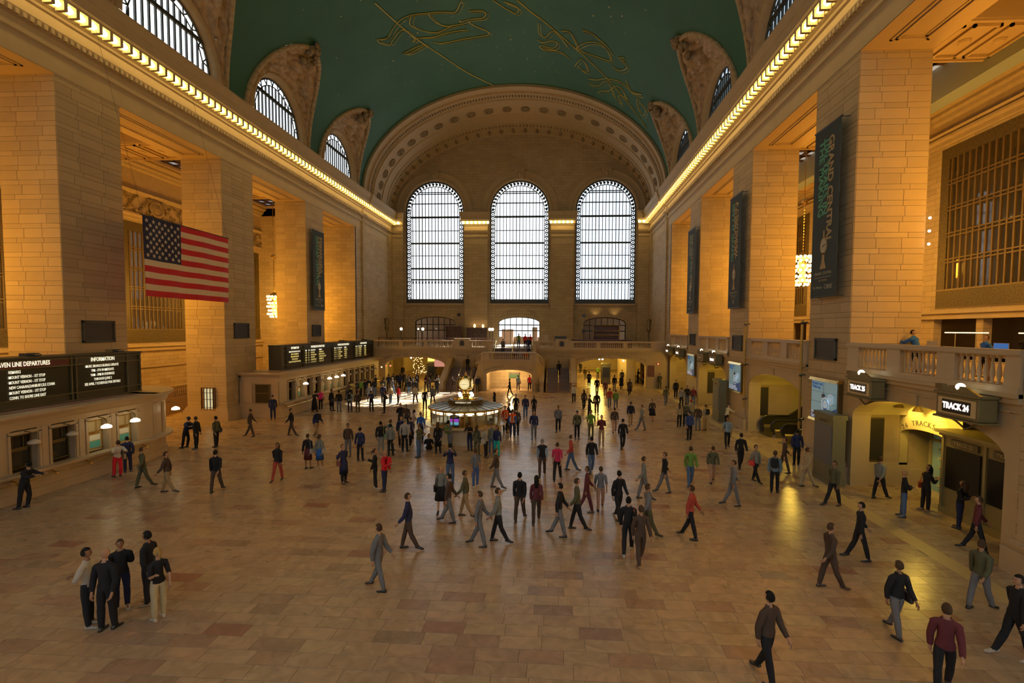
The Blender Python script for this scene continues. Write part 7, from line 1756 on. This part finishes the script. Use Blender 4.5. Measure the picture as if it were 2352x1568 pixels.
for z in (5.2, 6.2, 6.8, 7.6): b.tube((10.9, 70.3, z), (14.6, 70.3, z), .04, n=6)
b.build('brass_tubes', M_brass, t)
for x0, x1, lab in ((-17.6, -2.3, 'long walnut railing along the left balcony bar'), (7.6, 15.2, 'walnut bar counter along the right balcony')):
    t = thing('bar_rail', lab, 'railing'); b = MB()
    for z in (5.75, 5.45) if x0 < 0 else (5.65, ): b.box(x0, x1, 61.9, 62.0 if x0 < 0 else 62.5, z, z + .09)
    b.build('rail', M_wood, t); b = MB(); x = x0
    while x <= x1: b.box(x, x + .08, 61.9, 62.0, BZ, 5.8); x += 1.6
    if x0 > 0: b.box(x0, x1, 62.05, 62.45, BZ, 5.65)
    b.build('posts', M_wood, t)
t = thing('dark_board', 'dark rectangular board standing behind the right balcony rail', 'board'); b = MB(); b.box(5.4, 6.9, 60.8, 60.9, BZ, 6.15, c=.01); b.build('panel', M_dark, t)
t = thing('easel_sign', 'white poster on a stand right of the middle door', 'sign'); b = MB(); b.box(3.9, 4.6, 64, 64.05, 5.3, 6.3); b.build('poster', mat('poster_paper', (.5, .45, .38), .6), t); b = MB(); b.tube((4.25, 64.1, BZ), (4.25, 64.1, 5.4), .04); b.box(3.95, 4.5, 63.9, 64.3, BZ, BZ + .04); b.build('stand', M_dark, t)
t = thing('info_board', 'small green and brown sign hanging in the low arch', 'sign'); b = MB(); b.box(-.05, 1.2, 57.95, 58.0, 1.1, 1.65); b.build('green_panel', mat('sign_green', (.03, .10, .05), .5), t); b = MB(); b.box(-.05, 1.25, 57.9, 57.96, 1.65, 1.8); b.build('carved_top', M_wood, t)
t = thing('brass_stand', 'small brass podium stand at the foot of the right stair', 'stand', (3.6, 53.3, 0)); b = MB()
for sx in (-.3, .3):
    for sy in (-.2, .2): b.tube((sx, sy, 0), (sx, sy, 1.05), .025, n=6)
b.box(-.34, .34, -.24, .24, 1.05, 1.09); b.build('stand_frame', M_brass, t)
# free-standing slate cabinet and lamps of the right archway, clutter of the left one
for x, y, lab in ((12.0, 62.6, 'dark slate cabinet in the middle of the right archway'), (-10.6, 62.0, 'dark cabinet under the lights of the left archway')):
    t = thing('slate_cabinet', lab, 'cabinet', (x, y, 0)); b = MB(); b.box(-.6, .6, -.25, .25, 0, 2.5, c=.03); b.prism([(-.7, 2.5), (.7, 2.5), (.45, 2.75), (-.45, 2.75)], 'y', -.3, .3); b.build('cabinet', M_board, t); b = MB(); b.box(-.45, .45, -.28, -.25, .9, 2.2); b.build('slate', M_black, t)
for k, (x, y, z, c_, lab) in enumerate(((10.95, 60.2, 3.35, 'w', 'left bright round lamp at the top of the right archway'), (11.35, 60.2, 3.35, 'w', 'second bright round lamp at the top of the right archway'), (13.9, 60.0, 3.2, 'w', 'lone bright round lamp right of the pair in the right archway'), (-12.8, 60.4, 3.3, 'w', 'bright lamp at the top of the left archway'),
        (-15.6, 57.6, 2.3, 'y', 'yellowish small lamp by the far end of the long counter'), (-15.1, 57.8, 2.45, 'r', 'dim red lamp, between the yellowish one and the bright red one'), (-14.6, 57.9, 2.45, 'r2', 'bright red lamp at the left edge of the left archway'))):
    t = thing('small_lamp', lab, 'lamp'); b = MB(); b.ball((x, y, z), .12 if c_ == 'w' else .09, 8); b.build('bulb', mat('lamp_' + c_, (1, 1, 1), .3, emis={'w': (1, .85, .8), 'y': (1, .7, .3), 'r': (1, .15, .05), 'r2': (1, .12, .1)}[c_], es=18 if c_ != 'r' else 5), t, smooth=True)
    b = MB(); b.tube((x, y, z + .08), (x, y, z + .5), .02, n=5); b.build('stem', M_dark, t)
rr = random.Random(9); t = thing('shop_window', 'glittering lit shop display behind the left archway', 'shop window'); b = MB(); b.box(-9.8, -8.2, 60.4, 60.5, 2.2, 3.2); b.build('lit_sign', mat('pink_sign', (1, .6, .5), .4, emis=(1, .45, .35), es=2.2), t)
b = MB()
for i in range(60): b.ball((-11.6 + rr.uniform(-1.2, .5), 61.3, rr.uniform(1.2, 3.3)), .05, 5)
b.build('fairy_lights', mat('fairy_glow', (1, .8, .4), .4, emis=(1, .7, .3), es=12), t, kind='stuff')
# ---------------------------------------------------------------- bicycle by the queue
bk = thing('bicycle', 'bicycle standing among the people in the ticket queue', 'bicycle', (-12.6, 46.2, 0), .35)
wh = None
for y in (-.52, .52):
    if wh is None: q = MB(); q.path([(0, .33 * math.cos(2 * PI * i / 20), .33 * math.sin(2 * PI * i / 20)) for i in range(21)], .02, 5)
    if wh is None:
        for i in range(10): q.tube((0, 0, 0), (0, .33 * math.cos(2 * PI * i / 10), .33 * math.sin(2 * PI * i / 10)), .004, n=3)
        wh = q.build('wheel', M_dark, bk); o = wh
    else: o = link(wh.data, 'wheel', bk)
    o.location = (0, y, .35)
b = MB(); b.path([(0, -.52, .35), (0, -.2, .85), (0, .42, .85), (0, .52, .35)], .018, 6); b.path([(0, -.2, .85), (0, -.05, .3), (0, .42, .85)], .018, 6); b.path([(0, -.05, .3), (0, -.52, .35)], .014, 6); b.build('frame', mat('bike_frame', (.3, .3, .32), .3, metal=.7), bk)
b = MB(); b.path([(-.25, .4, 1.02), (0, .42, 1.0), (.25, .4, 1.02)], .015, 6); b.tube((0, .42, .85), (0, .42, 1.0), .015, n=6); b.build('handlebar', M_dark, bk)
b = MB(); b.box(-.06, .06, -.36, -.1, .93, .98, c=.015); b.tube((0, -.2, .85), (0, -.22, .94), .014, n=6); b.build('saddle', M_black, bk)
# statues on brackets in the corners of the balcony
for s in (-1, 1):
    t = thing('bronze_light_stand', 'tall bronze uplight stand in the %s corner of the balcony' % ('left' if s < 0 else 'right'), 'lamp', (s * 18.1, 66.5, BZ)); b = MB(); b.lathe([(.35, 0), (.3, .2), (.12, .5), (.1, 2.0), (.25, 2.3), (.3, 2.6), (.2, 2.7), (.32, 3.2), (.36, 3.8), (.1, 3.9)], n=12); b.build('stem', M_bronze, t, smooth=True)
# small black speakers on the wall either side of the doors
for x, z, lab in ((-4.9, 9.05, 'small square black speaker left of the avenue inscription'), (5.0, 9.05, 'small square black speaker right of the avenue inscription'), (-9.0, 9.1, 'small square black speaker between left and middle pilaster'), (9.6, 9.05, 'small square black speaker left of the right glazed arch'), (9.6, 6.8, 'lower small black speaker left of the right glazed arch')):
    t = thing('speaker', lab, 'speaker'); b = MB(); b.box(x - .22, x + .22, 71.6, 71.95, z - .22, z + .22, c=.02); b.build('case', M_black, t)

# ---------------------------------------------------------------- lettering becomes plain meshes
bpy.context.view_layer.update()
dg = bpy.context.evaluated_depsgraph_get()
for o in [o for o in col.objects if o.type == 'FONT']:
    me = bpy.data.meshes.new_from_object(o.evaluated_get(dg)); n = link(me, 'lettering', o.parent); n.matrix_local = o.matrix_local.copy(); bpy.data.objects.remove(o)
